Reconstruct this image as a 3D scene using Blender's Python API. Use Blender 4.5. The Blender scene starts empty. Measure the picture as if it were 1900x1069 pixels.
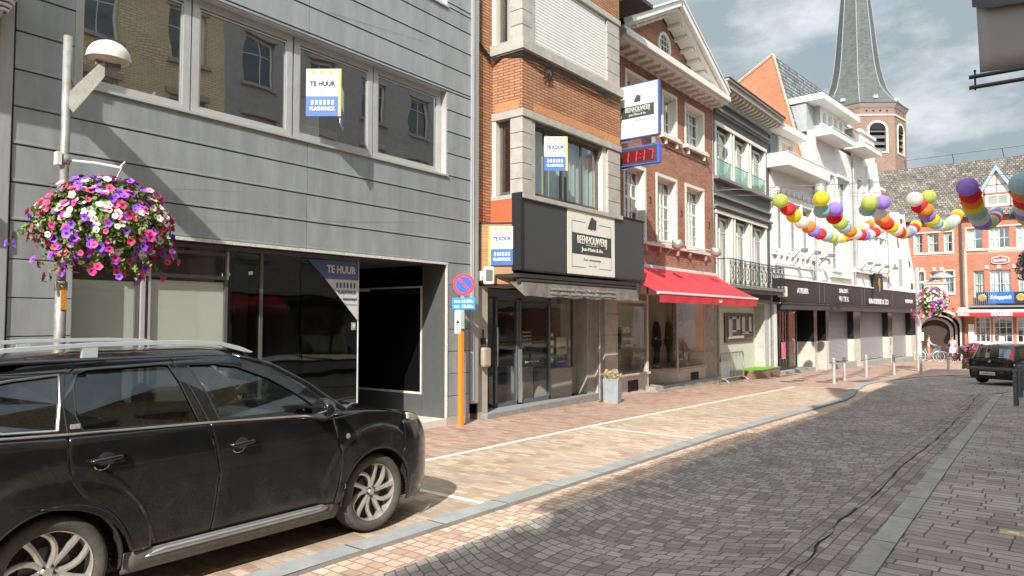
import bpy, bmesh, math, random
from mathutils import Vector, Matrix
from mathutils.geometry import tessellate_polygon
R = math.radians
random.seed(7)
S = bpy.context.scene
COL = S.collection

# ---------------------------------------------------------------- camera, sky, sun, exposure
EYE = 1.93
cam = bpy.data.objects.new('camera', bpy.data.cameras.new('camera'))
COL.objects.link(cam)
cam.location = (0, 0, EYE)
cam.rotation_euler = (R(90 + 2.55), 0, R(37.8))
cam.data.sensor_width = 36
cam.data.lens = 1310 / 1900 * 36
cam.data.clip_start = 0.05
cam.data.clip_end = 2000
S.camera = cam
SUN = Vector((1, -2.2, 1.85)).normalized()
w = bpy.data.worlds.new('World'); S.world = w; w.use_nodes = True
nt = w.node_tree; nt.nodes.clear()
out = nt.nodes.new('ShaderNodeOutputWorld'); bg = nt.nodes.new('ShaderNodeBackground')
sky = nt.nodes.new('ShaderNodeTexSky'); sky.sky_type = 'NISHITA'; sky.sun_disc = False
sky.sun_elevation = R(37.4); sky.sun_rotation = R(155.6); sky.air_density = 1.2; sky.dust_density = 1.5; sky.ozone_density = 1.5
tc = nt.nodes.new('ShaderNodeTexCoord'); mp = nt.nodes.new('ShaderNodeMapping'); mp.inputs['Scale'].default_value = (1.5, 1.5, 3.2)
mp.inputs['Location'].default_value = (3.1, 0.4, 0.2)
n1 = nt.nodes.new('ShaderNodeTexNoise'); n1.inputs['Scale'].default_value = 1.5; n1.inputs['Detail'].default_value = 7; n1.inputs['Roughness'].default_value = .55
n2 = nt.nodes.new('ShaderNodeTexNoise'); n2.inputs['Scale'].default_value = 2.8; n2.inputs['Detail'].default_value = 8; n2.inputs['Roughness'].default_value = .6
r1 = nt.nodes.new('ShaderNodeValToRGB'); r1.color_ramp.elements[0].position = .22; r1.color_ramp.elements[1].position = .42
r2 = nt.nodes.new('ShaderNodeValToRGB')
r2.color_ramp.elements[0].position = .42; r2.color_ramp.elements[0].color = (3.1, 3.7, 4.1, 1)
r2.color_ramp.elements[1].position = .63; r2.color_ramp.elements[1].color = (6.9, 7.3, 7.5, 1)
mx = nt.nodes.new('ShaderNodeMixRGB')
L = nt.links.new
L(tc.outputs['Generated'], mp.inputs[0]); L(mp.outputs[0], n1.inputs['Vector']); L(mp.outputs[0], n2.inputs['Vector'])
L(n1.outputs['Fac'], r1.inputs[0]); L(n2.outputs['Fac'], r2.inputs[0])
L(r1.outputs[0], mx.inputs['Fac']); L(sky.outputs[0], mx.inputs['Color1']); L(r2.outputs[0], mx.inputs['Color2'])
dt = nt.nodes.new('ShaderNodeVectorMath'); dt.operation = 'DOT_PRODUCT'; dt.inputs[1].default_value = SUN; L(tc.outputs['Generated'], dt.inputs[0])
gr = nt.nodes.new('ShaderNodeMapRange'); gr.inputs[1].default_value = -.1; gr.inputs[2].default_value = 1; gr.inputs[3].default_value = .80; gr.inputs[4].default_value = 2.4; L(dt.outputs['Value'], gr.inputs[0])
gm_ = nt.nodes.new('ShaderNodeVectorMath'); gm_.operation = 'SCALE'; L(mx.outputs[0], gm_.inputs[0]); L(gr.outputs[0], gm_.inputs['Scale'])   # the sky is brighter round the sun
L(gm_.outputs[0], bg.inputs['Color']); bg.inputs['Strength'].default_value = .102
L(bg.outputs[0], out.inputs[0])
sl = bpy.data.lights.new('sun', 'SUN'); sl.energy = 4.3; sl.angle = R(.5); sl.color = (1, .95, .87)
so = bpy.data.objects.new('sun', sl); COL.objects.link(so); so.rotation_euler = SUN.to_track_quat('Z', 'Y').to_euler()
so.location = (20, -40, 60)
S.view_settings.view_transform = 'Standard'; S.view_settings.look = 'None'; S.view_settings.gamma = 1
S.view_settings.use_curve_mapping = False; S.view_settings.exposure = .68
S.cycles.max_bounces = 8; S.cycles.transparent_max_bounces = 12
S.cycles.sample_clamp_indirect = 6

def gz(y):
    return -0.0095 * y if y < 12 else -0.114 - 0.018 * (y - 12)

# ---------------------------------------------------------------- materials
MATS = {}
def M_(name, col, rough=.6, metal=0., var=.12, vscale=6., bump=0., bscale=40., spec=.5, streak=None, coat=0., emit=None, dirt=None, island=0.):
    """principled material with procedural variation: noise tint, optional fine bump, vertical streaks, dirt patches"""
    if name in MATS: return MATS[name]
    m = bpy.data.materials.new(name); m.use_nodes = True; nt = m.node_tree
    b = nt.nodes['Principled BSDF']; L = nt.links.new
    b.inputs['Roughness'].default_value = rough; b.inputs['Metallic'].default_value = metal
    b.inputs['Specular IOR Level'].default_value = spec; b.inputs['Coat Weight'].default_value = coat; b.inputs['Coat Roughness'].default_value = .04
    tc = nt.nodes.new('ShaderNodeTexCoord')
    nz = nt.nodes.new('ShaderNodeTexNoise'); nz.inputs['Scale'].default_value = vscale; nz.inputs['Detail'].default_value = 6; nz.inputs['Roughness'].default_value = .65
    if streak:
        mpp = nt.nodes.new('ShaderNodeMapping'); mpp.inputs['Scale'].default_value = streak
        L(tc.outputs['Object'], mpp.inputs[0]); L(mpp.outputs[0], nz.inputs['Vector'])
    else:
        L(tc.outputs['Object'], nz.inputs['Vector'])
    mr = nt.nodes.new('ShaderNodeMapRange'); mr.inputs[1].default_value = .3; mr.inputs[2].default_value = .7
    mr.inputs[3].default_value = 1 - var; mr.inputs[4].default_value = 1 + var
    L(nz.outputs['Fac'], mr.inputs[0])
    mul = nt.nodes.new('ShaderNodeVectorMath'); mul.operation = 'SCALE'; mul.inputs[0].default_value = col[:3]
    L(mr.outputs[0], mul.inputs['Scale'])
    last = mul.outputs[0]
    if island:                                # each panel its own slight tone
        ge = nt.nodes.new('ShaderNodeNewGeometry'); mi = nt.nodes.new('ShaderNodeMapRange'); mi.inputs[3].default_value = 1 - island; mi.inputs[4].default_value = 1 + island
        L(ge.outputs['Random Per Island'], mi.inputs[0]); mv = nt.nodes.new('ShaderNodeVectorMath'); mv.operation = 'SCALE'; L(last, mv.inputs[0]); L(mi.outputs[0], mv.inputs['Scale']); last = mv.outputs[0]
    if dirt:
        n3 = nt.nodes.new('ShaderNodeTexNoise'); n3.inputs['Scale'].default_value = dirt[1]; n3.inputs['Detail'].default_value = 8; n3.inputs['Roughness'].default_value = .75
        L(tc.outputs['Object'], n3.inputs['Vector'])
        rr = nt.nodes.new('ShaderNodeMapRange'); rr.inputs[1].default_value = dirt[2]; rr.inputs[2].default_value = dirt[2] + .2; rr.inputs[4].default_value = dirt[3]
        L(n3.outputs['Fac'], rr.inputs[0])
        mm = nt.nodes.new('ShaderNodeMixRGB'); mm.inputs['Color2'].default_value = (*dirt[0], 1)
        L(rr.outputs[0], mm.inputs['Fac']); L(last, mm.inputs['Color1']); last = mm.outputs[0]
    L(last, b.inputs['Base Color'])
    if bump:
        n2 = nt.nodes.new('ShaderNodeTexNoise'); n2.inputs['Scale'].default_value = bscale; n2.inputs['Detail'].default_value = 5
        L(tc.outputs['Object'], n2.inputs['Vector'])
        bp = nt.nodes.new('ShaderNodeBump'); bp.inputs['Strength'].default_value = bump; bp.inputs['Distance'].default_value = .01
        L(n2.outputs['Fac'], bp.inputs['Height']); L(bp.outputs[0], b.inputs['Normal'])
    if emit:
        b.inputs['Emission Color'].default_value = (*emit[0], 1); b.inputs['Emission Strength'].default_value = emit[1]
    MATS[name] = m
    return m

def brick(name, c1, c2, mortar, bw=.22, bh=.075, ms=.012, rough=.85, bump=.6, offset=.5, arc=None, wob=.006, dirt=.25, dscale=.7, rot=0, spread=.0, bias=0., c3=None, rnd=False, bd=.012):
    """courses of bricks, setts, pavers or tiles in metres on UVMap"""
    if name in MATS: return MATS[name]
    m = bpy.data.materials.new(name); m.use_nodes = True; nt = m.node_tree; L = nt.links.new
    b = nt.nodes['Principled BSDF']; b.inputs['Roughness'].default_value = rough; b.inputs['Specular IOR Level'].default_value = .3
    uv = nt.nodes.new('ShaderNodeUVMap'); uv.uv_map = 'UVMap'
    vec = uv.outputs[0]
    if rot:
        mp = nt.nodes.new('ShaderNodeMapping'); mp.inputs['Rotation'].default_value = (0, 0, rot); L(vec, mp.inputs[0]); vec = mp.outputs[0]
    nz = nt.nodes.new('ShaderNodeTexNoise'); nz.inputs['Scale'].default_value = 5; nz.inputs['Detail'].default_value = 2
    L(vec, nz.inputs['Vector'])
    sub = nt.nodes.new('ShaderNodeVectorMath'); sub.operation = 'SUBTRACT'; sub.inputs[1].default_value = (.5, .5, .5); L(nz.outputs['Color'], sub.inputs[0])
    sc = nt.nodes.new('ShaderNodeVectorMath'); sc.operation = 'SCALE'; sc.inputs['Scale'].default_value = wob; L(sub.outputs[0], sc.inputs[0])
    add = nt.nodes.new('ShaderNodeVectorMath'); add.operation = 'ADD'; L(vec, add.inputs[0]); L(sc.outputs[0], add.inputs[1]); vec2 = add.outputs[0]
    if arc:                                   # segmental-arc bond of road setts: arc=(period, rise)
        sp = nt.nodes.new('ShaderNodeSeparateXYZ'); L(vec2, sp.inputs[0])
        def mth(op, a, bb=None, c=None):
            n = nt.nodes.new('ShaderNodeMath'); n.operation = op
            for i, v in enumerate((a, bb, c)):
                if v is None: continue
                if isinstance(v, (int, float)): n.inputs[i].default_value = v
                else: L(v, n.inputs[i])
            return n.outputs[0]
        q = mth('FRACT', mth('DIVIDE', mth('ADD', sp.outputs[0], arc[2]), arc[0]))
        q = mth('SUBTRACT', mth('MULTIPLY', q, 2), 1)
        yy = mth('SUBTRACT', sp.outputs[1], mth('MULTIPLY', mth('MULTIPLY', q, q), arc[1]))
        cb = nt.nodes.new('ShaderNodeCombineXYZ'); L(sp.outputs[0], cb.inputs[0]); L(yy, cb.inputs[1]); vec2 = cb.outputs[0]
    if rnd:                                   # every course starts at its own random offset
        sp = nt.nodes.new('ShaderNodeSeparateXYZ'); L(vec2, sp.inputs[0]); dv = nt.nodes.new('ShaderNodeMath'); dv.operation = 'DIVIDE'; dv.inputs[1].default_value = bh; L(sp.outputs[1], dv.inputs[0])
        fl_ = nt.nodes.new('ShaderNodeMath'); fl_.operation = 'FLOOR'; L(dv.outputs[0], fl_.inputs[0]); wn = nt.nodes.new('ShaderNodeTexWhiteNoise'); wn.noise_dimensions = '1D'; L(fl_.outputs[0], wn.inputs['W'])
        ma = nt.nodes.new('ShaderNodeMath'); ma.operation = 'MULTIPLY_ADD'; ma.inputs[1].default_value = bw * 3; L(wn.outputs['Value'], ma.inputs[0]); L(sp.outputs[0], ma.inputs[2])
        cb = nt.nodes.new('ShaderNodeCombineXYZ'); L(ma.outputs[0], cb.inputs[0]); L(sp.outputs[1], cb.inputs[1]); vec2 = cb.outputs[0]; offset = 0
    bt = nt.nodes.new('ShaderNodeTexBrick'); bt.offset = offset
    bt.inputs['Color1'].default_value = (*c1, 1); bt.inputs['Color2'].default_value = (*c2, 1); bt.inputs['Mortar'].default_value = (*mortar, 1)
    bt.inputs['Scale'].default_value = 1; bt.inputs['Mortar Size'].default_value = ms; bt.inputs['Mortar Smooth'].default_value = .3
    bt.inputs['Bias'].default_value = bias; bt.inputs['Brick Width'].default_value = bw; bt.inputs['Row Height'].default_value = bh
    L(vec2, bt.inputs['Vector'])
    last = bt.outputs['Color']
    if c3:                                    # patches of a third colour
        n4 = nt.nodes.new('ShaderNodeTexNoise'); n4.inputs['Scale'].default_value = 1.1; n4.inputs['Detail'].default_value = 5; n4.inputs['Roughness'].default_value = .8
        L(vec, n4.inputs['Vector'])
        rr = nt.nodes.new('ShaderNodeMapRange'); rr.inputs[1].default_value = .47; rr.inputs[2].default_value = .62; rr.inputs[4].default_value = .75
        L(n4.outputs['Fac'], rr.inputs[0])
        mm = nt.nodes.new('ShaderNodeMixRGB'); mm.inputs['Color2'].default_value = (*c3, 1); L(rr.outputs[0], mm.inputs['Fac']); L(last, mm.inputs['Color1'])
        m2 = nt.nodes.new('ShaderNodeMixRGB'); L(bt.outputs['Fac'], m2.inputs['Fac']); L(mm.outputs[0], m2.inputs['Color1']); m2.inputs['Color2'].default_value = (*mortar, 1)
        last = m2.outputs[0]
    n5 = nt.nodes.new('ShaderNodeTexNoise'); n5.inputs['Scale'].default_value = dscale; n5.inputs['Detail'].default_value = 9; n5.inputs['Roughness'].default_value = .7; L(vec, n5.inputs['Vector'])
    mr = nt.nodes.new('ShaderNodeMapRange'); mr.inputs[1].default_value = .25; mr.inputs[2].default_value = .75; mr.inputs[3].default_value = 1 - dirt; mr.inputs[4].default_value = 1 + dirt
    L(n5.outputs['Fac'], mr.inputs[0])
    n6 = nt.nodes.new('ShaderNodeTexNoise'); n6.inputs['Scale'].default_value = 60; n6.inputs['Detail'].default_value = 4; L(vec, n6.inputs['Vector'])
    mr2 = nt.nodes.new('ShaderNodeMapRange'); mr2.inputs[1].default_value = .25; mr2.inputs[2].default_value = .75; mr2.inputs[3].default_value = .85; mr2.inputs[4].default_value = 1.15
    L(n6.outputs['Fac'], mr2.inputs[0])
    mu = nt.nodes.new('ShaderNodeMath'); mu.operation = 'MULTIPLY'; L(mr.outputs[0], mu.inputs[0]); L(mr2.outputs[0], mu.inputs[1])
    s2 = nt.nodes.new('ShaderNodeVectorMath'); s2.operation = 'SCALE'; L(last, s2.inputs[0]); L(mu.outputs[0], s2.inputs['Scale'])
    L(s2.outputs[0], b.inputs['Base Color'])
    inv = nt.nodes.new('ShaderNodeMath'); inv.operation = 'MULTIPLY_ADD'; inv.inputs[1].default_value = -1; inv.inputs[2].default_value = 1; L(bt.outputs['Fac'], inv.inputs[0])
    ad = nt.nodes.new('ShaderNodeMath'); ad.operation = 'MULTIPLY_ADD'; ad.inputs[1].default_value = .35; L(n6.outputs['Fac'], ad.inputs[0]); L(inv.outputs[0], ad.inputs[2])
    bp = nt.nodes.new('ShaderNodeBump'); bp.inputs['Strength'].default_value = bump; bp.inputs['Distance'].default_value = bd
    L(ad.outputs[0], bp.inputs['Height']); L(bp.outputs[0], b.inputs['Normal'])
    MATS[name] = m
    return m

def glass(name, tint=(.8, .85, .85), refl=.12, ior=1.5, rough=.02):
    if name in MATS: return MATS[name]
    m = bpy.data.materials.new(name); m.use_nodes = True; nt = m.node_tree; L = nt.links.new; nt.nodes.clear()
    o = nt.nodes.new('ShaderNodeOutputMaterial'); t = nt.nodes.new('ShaderNodeBsdfTransparent'); t.inputs[0].default_value = (*tint, 1)
    g = nt.nodes.new('ShaderNodeBsdfGlossy'); g.inputs['Roughness'].default_value = rough; g.inputs['Color'].default_value = (.95, .98, 1, 1)
    ge = nt.nodes.new('ShaderNodeNewGeometry'); dt = nt.nodes.new('ShaderNodeVectorMath'); dt.operation = 'DOT_PRODUCT'; L(ge.outputs['Incoming'], dt.inputs[0]); L(ge.outputs['Normal'], dt.inputs[1])
    def mt(op, a, b=None):
        n = nt.nodes.new('ShaderNodeMath'); n.operation = op; n.use_clamp = op != 'POWER'
        for i, v in enumerate((a, b)):
            if v is None: continue
            if isinstance(v, (int, float)): n.inputs[i].default_value = v
            else: L(v, n.inputs[i])
        return n.outputs[0]
    f0 = ((ior - 1) / (ior + 1)) ** 2
    fr = mt('ADD', mt('MULTIPLY', mt('POWER', mt('SUBTRACT', 1., mt('ABSOLUTE', dt.outputs['Value'])), 5.), 1 - f0), f0 * 1.8)
    tc = nt.nodes.new('ShaderNodeTexCoord'); nz = nt.nodes.new('ShaderNodeTexNoise'); nz.inputs['Scale'].default_value = 1.2; nz.inputs['Detail'].default_value = 1
    L(tc.outputs['Object'], nz.inputs['Vector']); bp = nt.nodes.new('ShaderNodeBump'); bp.inputs['Strength'].default_value = .035; bp.inputs['Distance'].default_value = .1
    L(nz.outputs['Fac'], bp.inputs['Height']); L(bp.outputs[0], g.inputs['Normal'])
    a = nt.nodes.new('ShaderNodeMath'); a.operation = 'ADD'; a.use_clamp = True; a.inputs[1].default_value = refl; L(fr, a.inputs[0])
    x = nt.nodes.new('ShaderNodeMixShader'); L(a.outputs[0], x.inputs[0]); L(t.outputs[0], x.inputs[1]); L(g.outputs[0], x.inputs[2]); L(x.outputs[0], o.inputs[0])
    MATS[name] = m
    return m

# ---------------------------------------------------------------- mesh building
ORG = {}
def origin(p): return ORG.get(p.name, Vector((0, 0, 0))) if p else Vector((0, 0, 0))

def root(name, label, cat, loc=(0, 0, 0), group=None, kind=None):
    o = bpy.data.objects.new(name, None); COL.objects.link(o); o.location = loc; o.empty_display_size = .1
    ORG[o.name] = Vector(loc)
    tag(o, label, cat, group, kind)
    return o

def tag(o, label=None, cat=None, group=None, kind=None):
    if label: o['label'] = label
    if cat: o['category'] = cat
    if group: o['group'] = group
    if kind: o['kind'] = kind
    return o

class Frame:
    """local axes of a wall: u along it, d out of it, z up"""
    def __init__(s, ox, oy, rdeg=0., u=None, n=None):
        r = R(rdeg); s.o = Vector((ox, oy, 0))
        s.u = Vector(u) if u else Vector((math.sin(r), math.cos(r), 0))
        s.n = Vector(n) if n else Vector((math.cos(r), -math.sin(r), 0))
    def P(s, u, d, z): return s.o + s.u * u + s.n * d + Vector((0, 0, z))
    def g(s, u, d=0): return gz(s.P(u, d, 0).y)
WORLD = Frame(0, 0, u=(1, 0, 0), n=(0, 1, 0))      # here u = x, d = y

NOSPLIT = {'tread', 'logo_bars', 'yellow_squares', 'digits', 'rule', 'trailing_leaves', 'dry_plant', 'stock', 'wheel_nuts', 'lettering', 'window_trim', 'spokes', 'lintels', 'louvre_rings', 'opposite', 'parking_lines', 'road_crack', 'gold_emblem', 'hair', 'shell', 'underbody', 'crank', 'street_wall', 'eyes', 'reveal_lining', 'wall_light', 'slatted_screen'}
class MB:
    def pieces(s):
        """groups of faces that touch each other (within 3 cm)"""
        p = list(range(len(s.v)))
        def f(a):
            while p[a] != a: p[a] = p[p[a]]; a = p[a]
            return a
        for q in s.f:
            for a in q[1:]: p[f(a)] = f(q[0])
        bb = {}
        for q in s.f:
            r = f(q[0]); b = bb.setdefault(r, [1e9] * 3 + [-1e9] * 3)
            for i in q:
                for t in range(3): b[t] = min(b[t], s.v[i][t]); b[t + 3] = max(b[t + 3], s.v[i][t])
            if len(bb) > 300: return None
        ks = list(bb); B = [bb[k] for k in ks]; g_ = list(range(len(B)))
        def g(a):
            while g_[a] != a: g_[a] = g_[g_[a]]; a = g_[a]
            return a
        for i in range(len(B)):
            for j in range(i):
                if g(i) != g(j) and all(B[i][t] - .03 <= B[j][t + 3] and B[j][t] - .03 <= B[i][t + 3] for t in range(3)): g_[g(i)] = g(j)
        grp = {k: g(i) for i, k in enumerate(ks)}
        if len(set(grp.values())) < 2 or len(set(grp.values())) > 60: return None
        res = {}
        for q in s.f: res.setdefault(grp[f(q[0])], []).append(q)
        return list(res.values())
    def __init__(s): s.v = []; s.f = []; s.m = []
    def cut(s):
        """what follows is another piece: build() then makes an object of each"""
        s.m.append((len(s.v), len(s.f))); return s
    def face(s, pts):
        n = len(s.v); s.v += [Vector(p) for p in pts]; s.f.append(tuple(range(n, n + len(pts))))
    def box(s, F, u0, u1, d0, d1, z0, z1):
        c = [F.P(u, d, z) for z in (z0, z1) for u, d in ((u0, d0), (u1, d0), (u1, d1), (u0, d1))]
        n = len(s.v); s.v += c
        for q in ((0, 3, 2, 1), (4, 5, 6, 7), (0, 1, 5, 4), (1, 2, 6, 5), (2, 3, 7, 6), (3, 0, 4, 7)): s.f.append(tuple(n + i for i in q))
        return s
    def quad(s, F, u0, u1, z0, z1, d):
        s.face([F.P(u0, d, z0), F.P(u1, d, z0), F.P(u1, d, z1), F.P(u0, d, z1)]); return s
    def prism(s, F, poly, d0, d1):
        """polygon in (u, z) extruded from depth d0 to d1"""
        a = [F.P(u, d0, z) for u, z in poly]; b = [F.P(u, d1, z) for u, z in poly]; k = len(poly)
        n = len(s.v); s.v += a + b
        for tri in tessellate_polygon([[Vector((u, z, 0)) for u, z in poly]]):
            s.f.append(tuple(n + i for i in tri)); s.f.append(tuple(n + k + i for i in reversed(tri)))
        for i in range(k): s.f.append((n + i, n + (i + 1) % k, n + k + (i + 1) % k, n + k + i))
        return s
    def hprism(s, pts, z0, z1):
        """plan polygon (x, y) extruded z0..z1"""
        a = [Vector((x, y, z0)) for x, y in pts]; b = [Vector((x, y, z1)) for x, y in pts]; k = len(pts)
        n = len(s.v); s.v += a + b
        for tri in tessellate_polygon([[Vector((x, y, 0)) for x, y in pts]]):
            s.f.append(tuple(n + i for i in tri)); s.f.append(tuple(n + k + i for i in tri))
        for i in range(k): s.f.append((n + i, n + (i + 1) % k, n + k + (i + 1) % k, n + k + i))
        return s
    def tube(s, pts, r, n=10, cap=True):
        pts = [Vector(p) for p in pts]; rs = r if isinstance(r, (list, tuple)) else [r] * len(pts)
        rings = []; ref = Vector((0, 0, 1))
        for i, p in enumerate(pts):
            t = (pts[min(i + 1, len(pts) - 1)] - pts[max(i - 1, 0)]).normalized()
            q = ref if abs(t.dot(ref)) < .95 else Vector((1, 0, 0))
            a = t.cross(q).normalized(); b = t.cross(a)
            k = len(s.v)
            for j in range(n):
                an = 2 * math.pi * j / n; s.v.append(p + (a * math.cos(an) + b * math.sin(an)) * rs[i])
            rings.append(k)
        for i in range(len(rings) - 1):
            for j in range(n): s.f.append((rings[i] + j, rings[i] + (j + 1) % n, rings[i + 1] + (j + 1) % n, rings[i + 1] + j))
        if cap:
            s.f.append(tuple(rings[0] + j for j in range(n))); s.f.append(tuple(rings[-1] + j for j in reversed(range(n))))
        return s
    def lathe(s, c, prof, axis=(0, 0, 1), n=24, a0=0, a1=2 * math.pi):
        """profile of (radius, height along axis) spun about axis through c"""
        ax = Vector(axis).normalized(); q = Vector((1, 0, 0)) if abs(ax.x) < .9 else Vector((0, 1, 0))
        e1 = ax.cross(q).normalized(); e2 = ax.cross(e1); c = Vector(c); full = abs(a1 - a0 - 2 * math.pi) < 1e-6
        m = n if full else n + 1; k = len(s.v)
        for j in range(m):
            an = a0 + (a1 - a0) * j / n
            for r, h in prof: s.v.append(c + ax * h + (e1 * math.cos(an) + e2 * math.sin(an)) * r)
        p = len(prof)
        for j in range(n):
            j2 = (j + 1) % m
            for i in range(p - 1): s.f.append((k + j * p + i, k + j * p + i + 1, k + j2 * p + i + 1, k + j2 * p + i))
        return s
    def ell(s, c, r, nu=14, nv=8, zmin=-1.):
        c = Vector(c); rr = (r, r, r) if isinstance(r, (int, float)) else r; k = len(s.v)
        for i in range(nv + 1):
            t = math.asin(max(-1, zmin)) + (math.pi / 2 - math.asin(max(-1, zmin))) * i / nv
            for j in range(nu):
                a = 2 * math.pi * j / nu; s.v.append(c + Vector((rr[0] * math.cos(t) * math.cos(a), rr[1] * math.cos(t) * math.sin(a), rr[2] * math.sin(t))))
        for i in range(nv):
            for j in range(nu): s.f.append((k + i * nu + j, k + i * nu + (j + 1) % nu, k + (i + 1) * nu + (j + 1) % nu, k + (i + 1) * nu + j))
        return s
    def grid(s, fn, nu, nv):
        k = len(s.v)
        for i in range(nv + 1):
            for j in range(nu + 1): s.v.append(Vector(fn(j / nu, i / nv)))
        for i in range(nv):
            for j in range(nu): s.f.append((k + i * (nu + 1) + j, k + i * (nu + 1) + j + 1, k + (i + 1) * (nu + 1) + j + 1, k + (i + 1) * (nu + 1) + j))
        return s
    def wall(s, F, u0, u1, z0, z1, holes=(), d=0., rev=.2):
        """wall face with real openings and their reveals; holes = (u0, u1, z0, z1)"""
        us = sorted({u0, u1, *[min(max(h[i], u0), u1) for h in holes for i in (0, 1)]}); zs = sorted({z0, z1, *[min(max(h[i], z0), z1) for h in holes for i in (2, 3)]})
        for a, b in zip(us, us[1:]):
            for c, e in zip(zs, zs[1:]):
                mu, mz = (a + b) / 2, (c + e) / 2
                if any(h[0] < mu < h[1] and h[2] < mz < h[3] for h in holes): continue
                s.quad(F, a, b, c, e, d)
        for a, b, c, e in holes:
            P = F.P
            s.face([P(a, d, c), P(a, d, e), P(a, d - rev, e), P(a, d - rev, c)]); s.face([P(b, d, c), P(b, d - rev, c), P(b, d - rev, e), P(b, d, e)])
            s.face([P(a, d, e), P(b, d, e), P(b, d - rev, e), P(a, d - rev, e)]); s.face([P(a, d, c), P(a, d - rev, c), P(b, d - rev, c), P(b, d, c)])
        return s
    def build(s, name, mat, parent=None, smooth=False, label=None, bevel=0., solid=0., flip=False, at=None):
        if s.m:
            ms = [(0, 0)] + s.m + [(len(s.v), len(s.f))]; o = None
            for (a, b), (c, d) in zip(ms, ms[1:]):
                if d == b: continue
                q = MB(); q.v = s.v[a:c]; q.f = [tuple(i - a for i in f) for f in s.f[b:d]]; o = q.build(name, mat, parent, smooth, label, bevel, solid, flip, at)
            return o
        pc = s.pieces() if name not in NOSPLIT and (parent or at is not None) else None
        if pc:
            best = None
            for fs in pc:
                ids = sorted({i for f in fs for i in f}); mp_ = {k: j for j, k in enumerate(ids)}
                q = MB(); q.v = [s.v[i] for i in ids]; q.f = [tuple(mp_[i] for i in f) for f in fs]
                NOSPLIT.add(name); o = q.build(name, mat, parent, smooth, label, bevel, solid, flip, at); NOSPLIT.discard(name)
                if best is None or len(o.data.vertices) > len(best.data.vertices): best = o
            return best
        me = bpy.data.meshes.new(name); o0 = origin(parent) if at is None else Vector(at)
        vs = [v - o0 for v in s.v]
        me.from_pydata([tuple(v) for v in vs], [], s.f)
        bm = bmesh.new(); bm.from_mesh(me); bmesh.ops.remove_doubles(bm, verts=bm.verts, dist=1e-5)
        bmesh.ops.recalc_face_normals(bm, faces=bm.faces)
        uvl = bm.loops.layers.uv.new('UVMap'); Z = Vector((0, 0, 1))
        for f in bm.faces:
            n = f.normal
            if abs(n.z) > .96: t = Vector((1, 0, 0)); b = Vector((0, 1, 0))
            else: t = Z.cross(n).normalized(); b = n.cross(t)
            for lp in f.loops:
                p = lp.vert.co + o0; lp[uvl].uv = (p.dot(t), p.dot(b))
            f.smooth = smooth
        bm.to_mesh(me); bm.free()
        o = bpy.data.objects.new(name, me); COL.objects.link(o)
        if parent: o.parent = parent; ORG[o.name] = o0
        else:
            o.location = o0; ORG[o.name] = o0
        me.materials.append(mat)
        if label: o['label'] = label
        if solid:
            md = o.modifiers.new('thickness', 'SOLIDIFY'); md.thickness = solid; md.offset = -1
        if bevel:
            md = o.modifiers.new('bevel', 'BEVEL'); md.width = bevel; md.segments = 2; md.limit_method = 'ANGLE'; md.angle_limit = R(40)
        return o

def copy_tree(o, parent=None):
    c = o.copy(); COL.objects.link(c)
    if parent: c.parent = parent
    for ch in [k for k in o.children]: copy_tree(ch, c)
    return c

FONT = None
def text(name, s, F, u, d, z, h, mat, parent, wid=None, align='CENTER', shear=0., bold=0., ext=.004, at=None):
    """lettering as flat extruded mesh; u is its centre (or left), z its base line"""
    cu = bpy.data.curves.new('t', 'FONT'); cu.body = s; cu.size = h / .7; cu.align_x = align; cu.extrude = ext; cu.shear = shear; cu.offset = bold; cu.resolution_u = 3
    to = bpy.data.objects.new('t', cu); COL.objects.link(to)
    dg = bpy.context.evaluated_depsgraph_get(); me = bpy.data.meshes.new_from_object(to.evaluated_get(dg)); bpy.data.objects.remove(to); bpy.data.curves.remove(cu)
    me.name = name
    xs = [v.co.x for v in me.vertices] or [0, 1]
    k = 1. if not wid else wid / max(1e-4, max(xs) - min(xs))
    o0 = origin(parent) if at is None else Vector(at)
    for v in me.vertices:
        p = F.P(u + v.co.x * k, d + v.co.z + ext, z + v.co.y) - o0; v.co = p
    me.materials.clear(); me.materials.append(mat); me.uv_layers.new(name='UVMap')
    o = bpy.data.objects.new(name, me); COL.objects.link(o); o.parent = parent; ORG[o.name] = o0
    return o

def sheet(name, mat, left, right, dz, ys, parent=None, thick=None):
    """strip of ground following the slope between x=left(y) and x=right(y)"""
    mb = MB(); n = 6
    for a, b in zip(ys, ys[1:]):
        mb.face([(left(a), a, gz(a) + dz), (right(a), a, gz(a) + dz), (right(b), b, gz(b) + dz), (left(b), b, gz(b) + dz)])
        if thick:
            mb.face([(right(a), a, gz(a) + dz), (right(a), a, gz(a) + dz - thick), (right(b), b, gz(b) + dz - thick), (right(b), b, gz(b) + dz)])
            mb.face([(left(a), a, gz(a) + dz - thick), (left(a), a, gz(a) + dz), (left(b), b, gz(b) + dz), (left(b), b, gz(b) + dz - thick)])
    o = mb.build(name, mat, parent)
    if not parent: o['kind'] = 'structure'
    return o

def poly(pts):
    def f(y):
        if y <= pts[0][1]: return pts[0][0]
        for (x0, y0), (x1, y1) in zip(pts, pts[1:]):
            if y <= y1: return x0 + (x1 - x0) * (y - y0) / (y1 - y0)
        return pts[-1][0]
    return f

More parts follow.
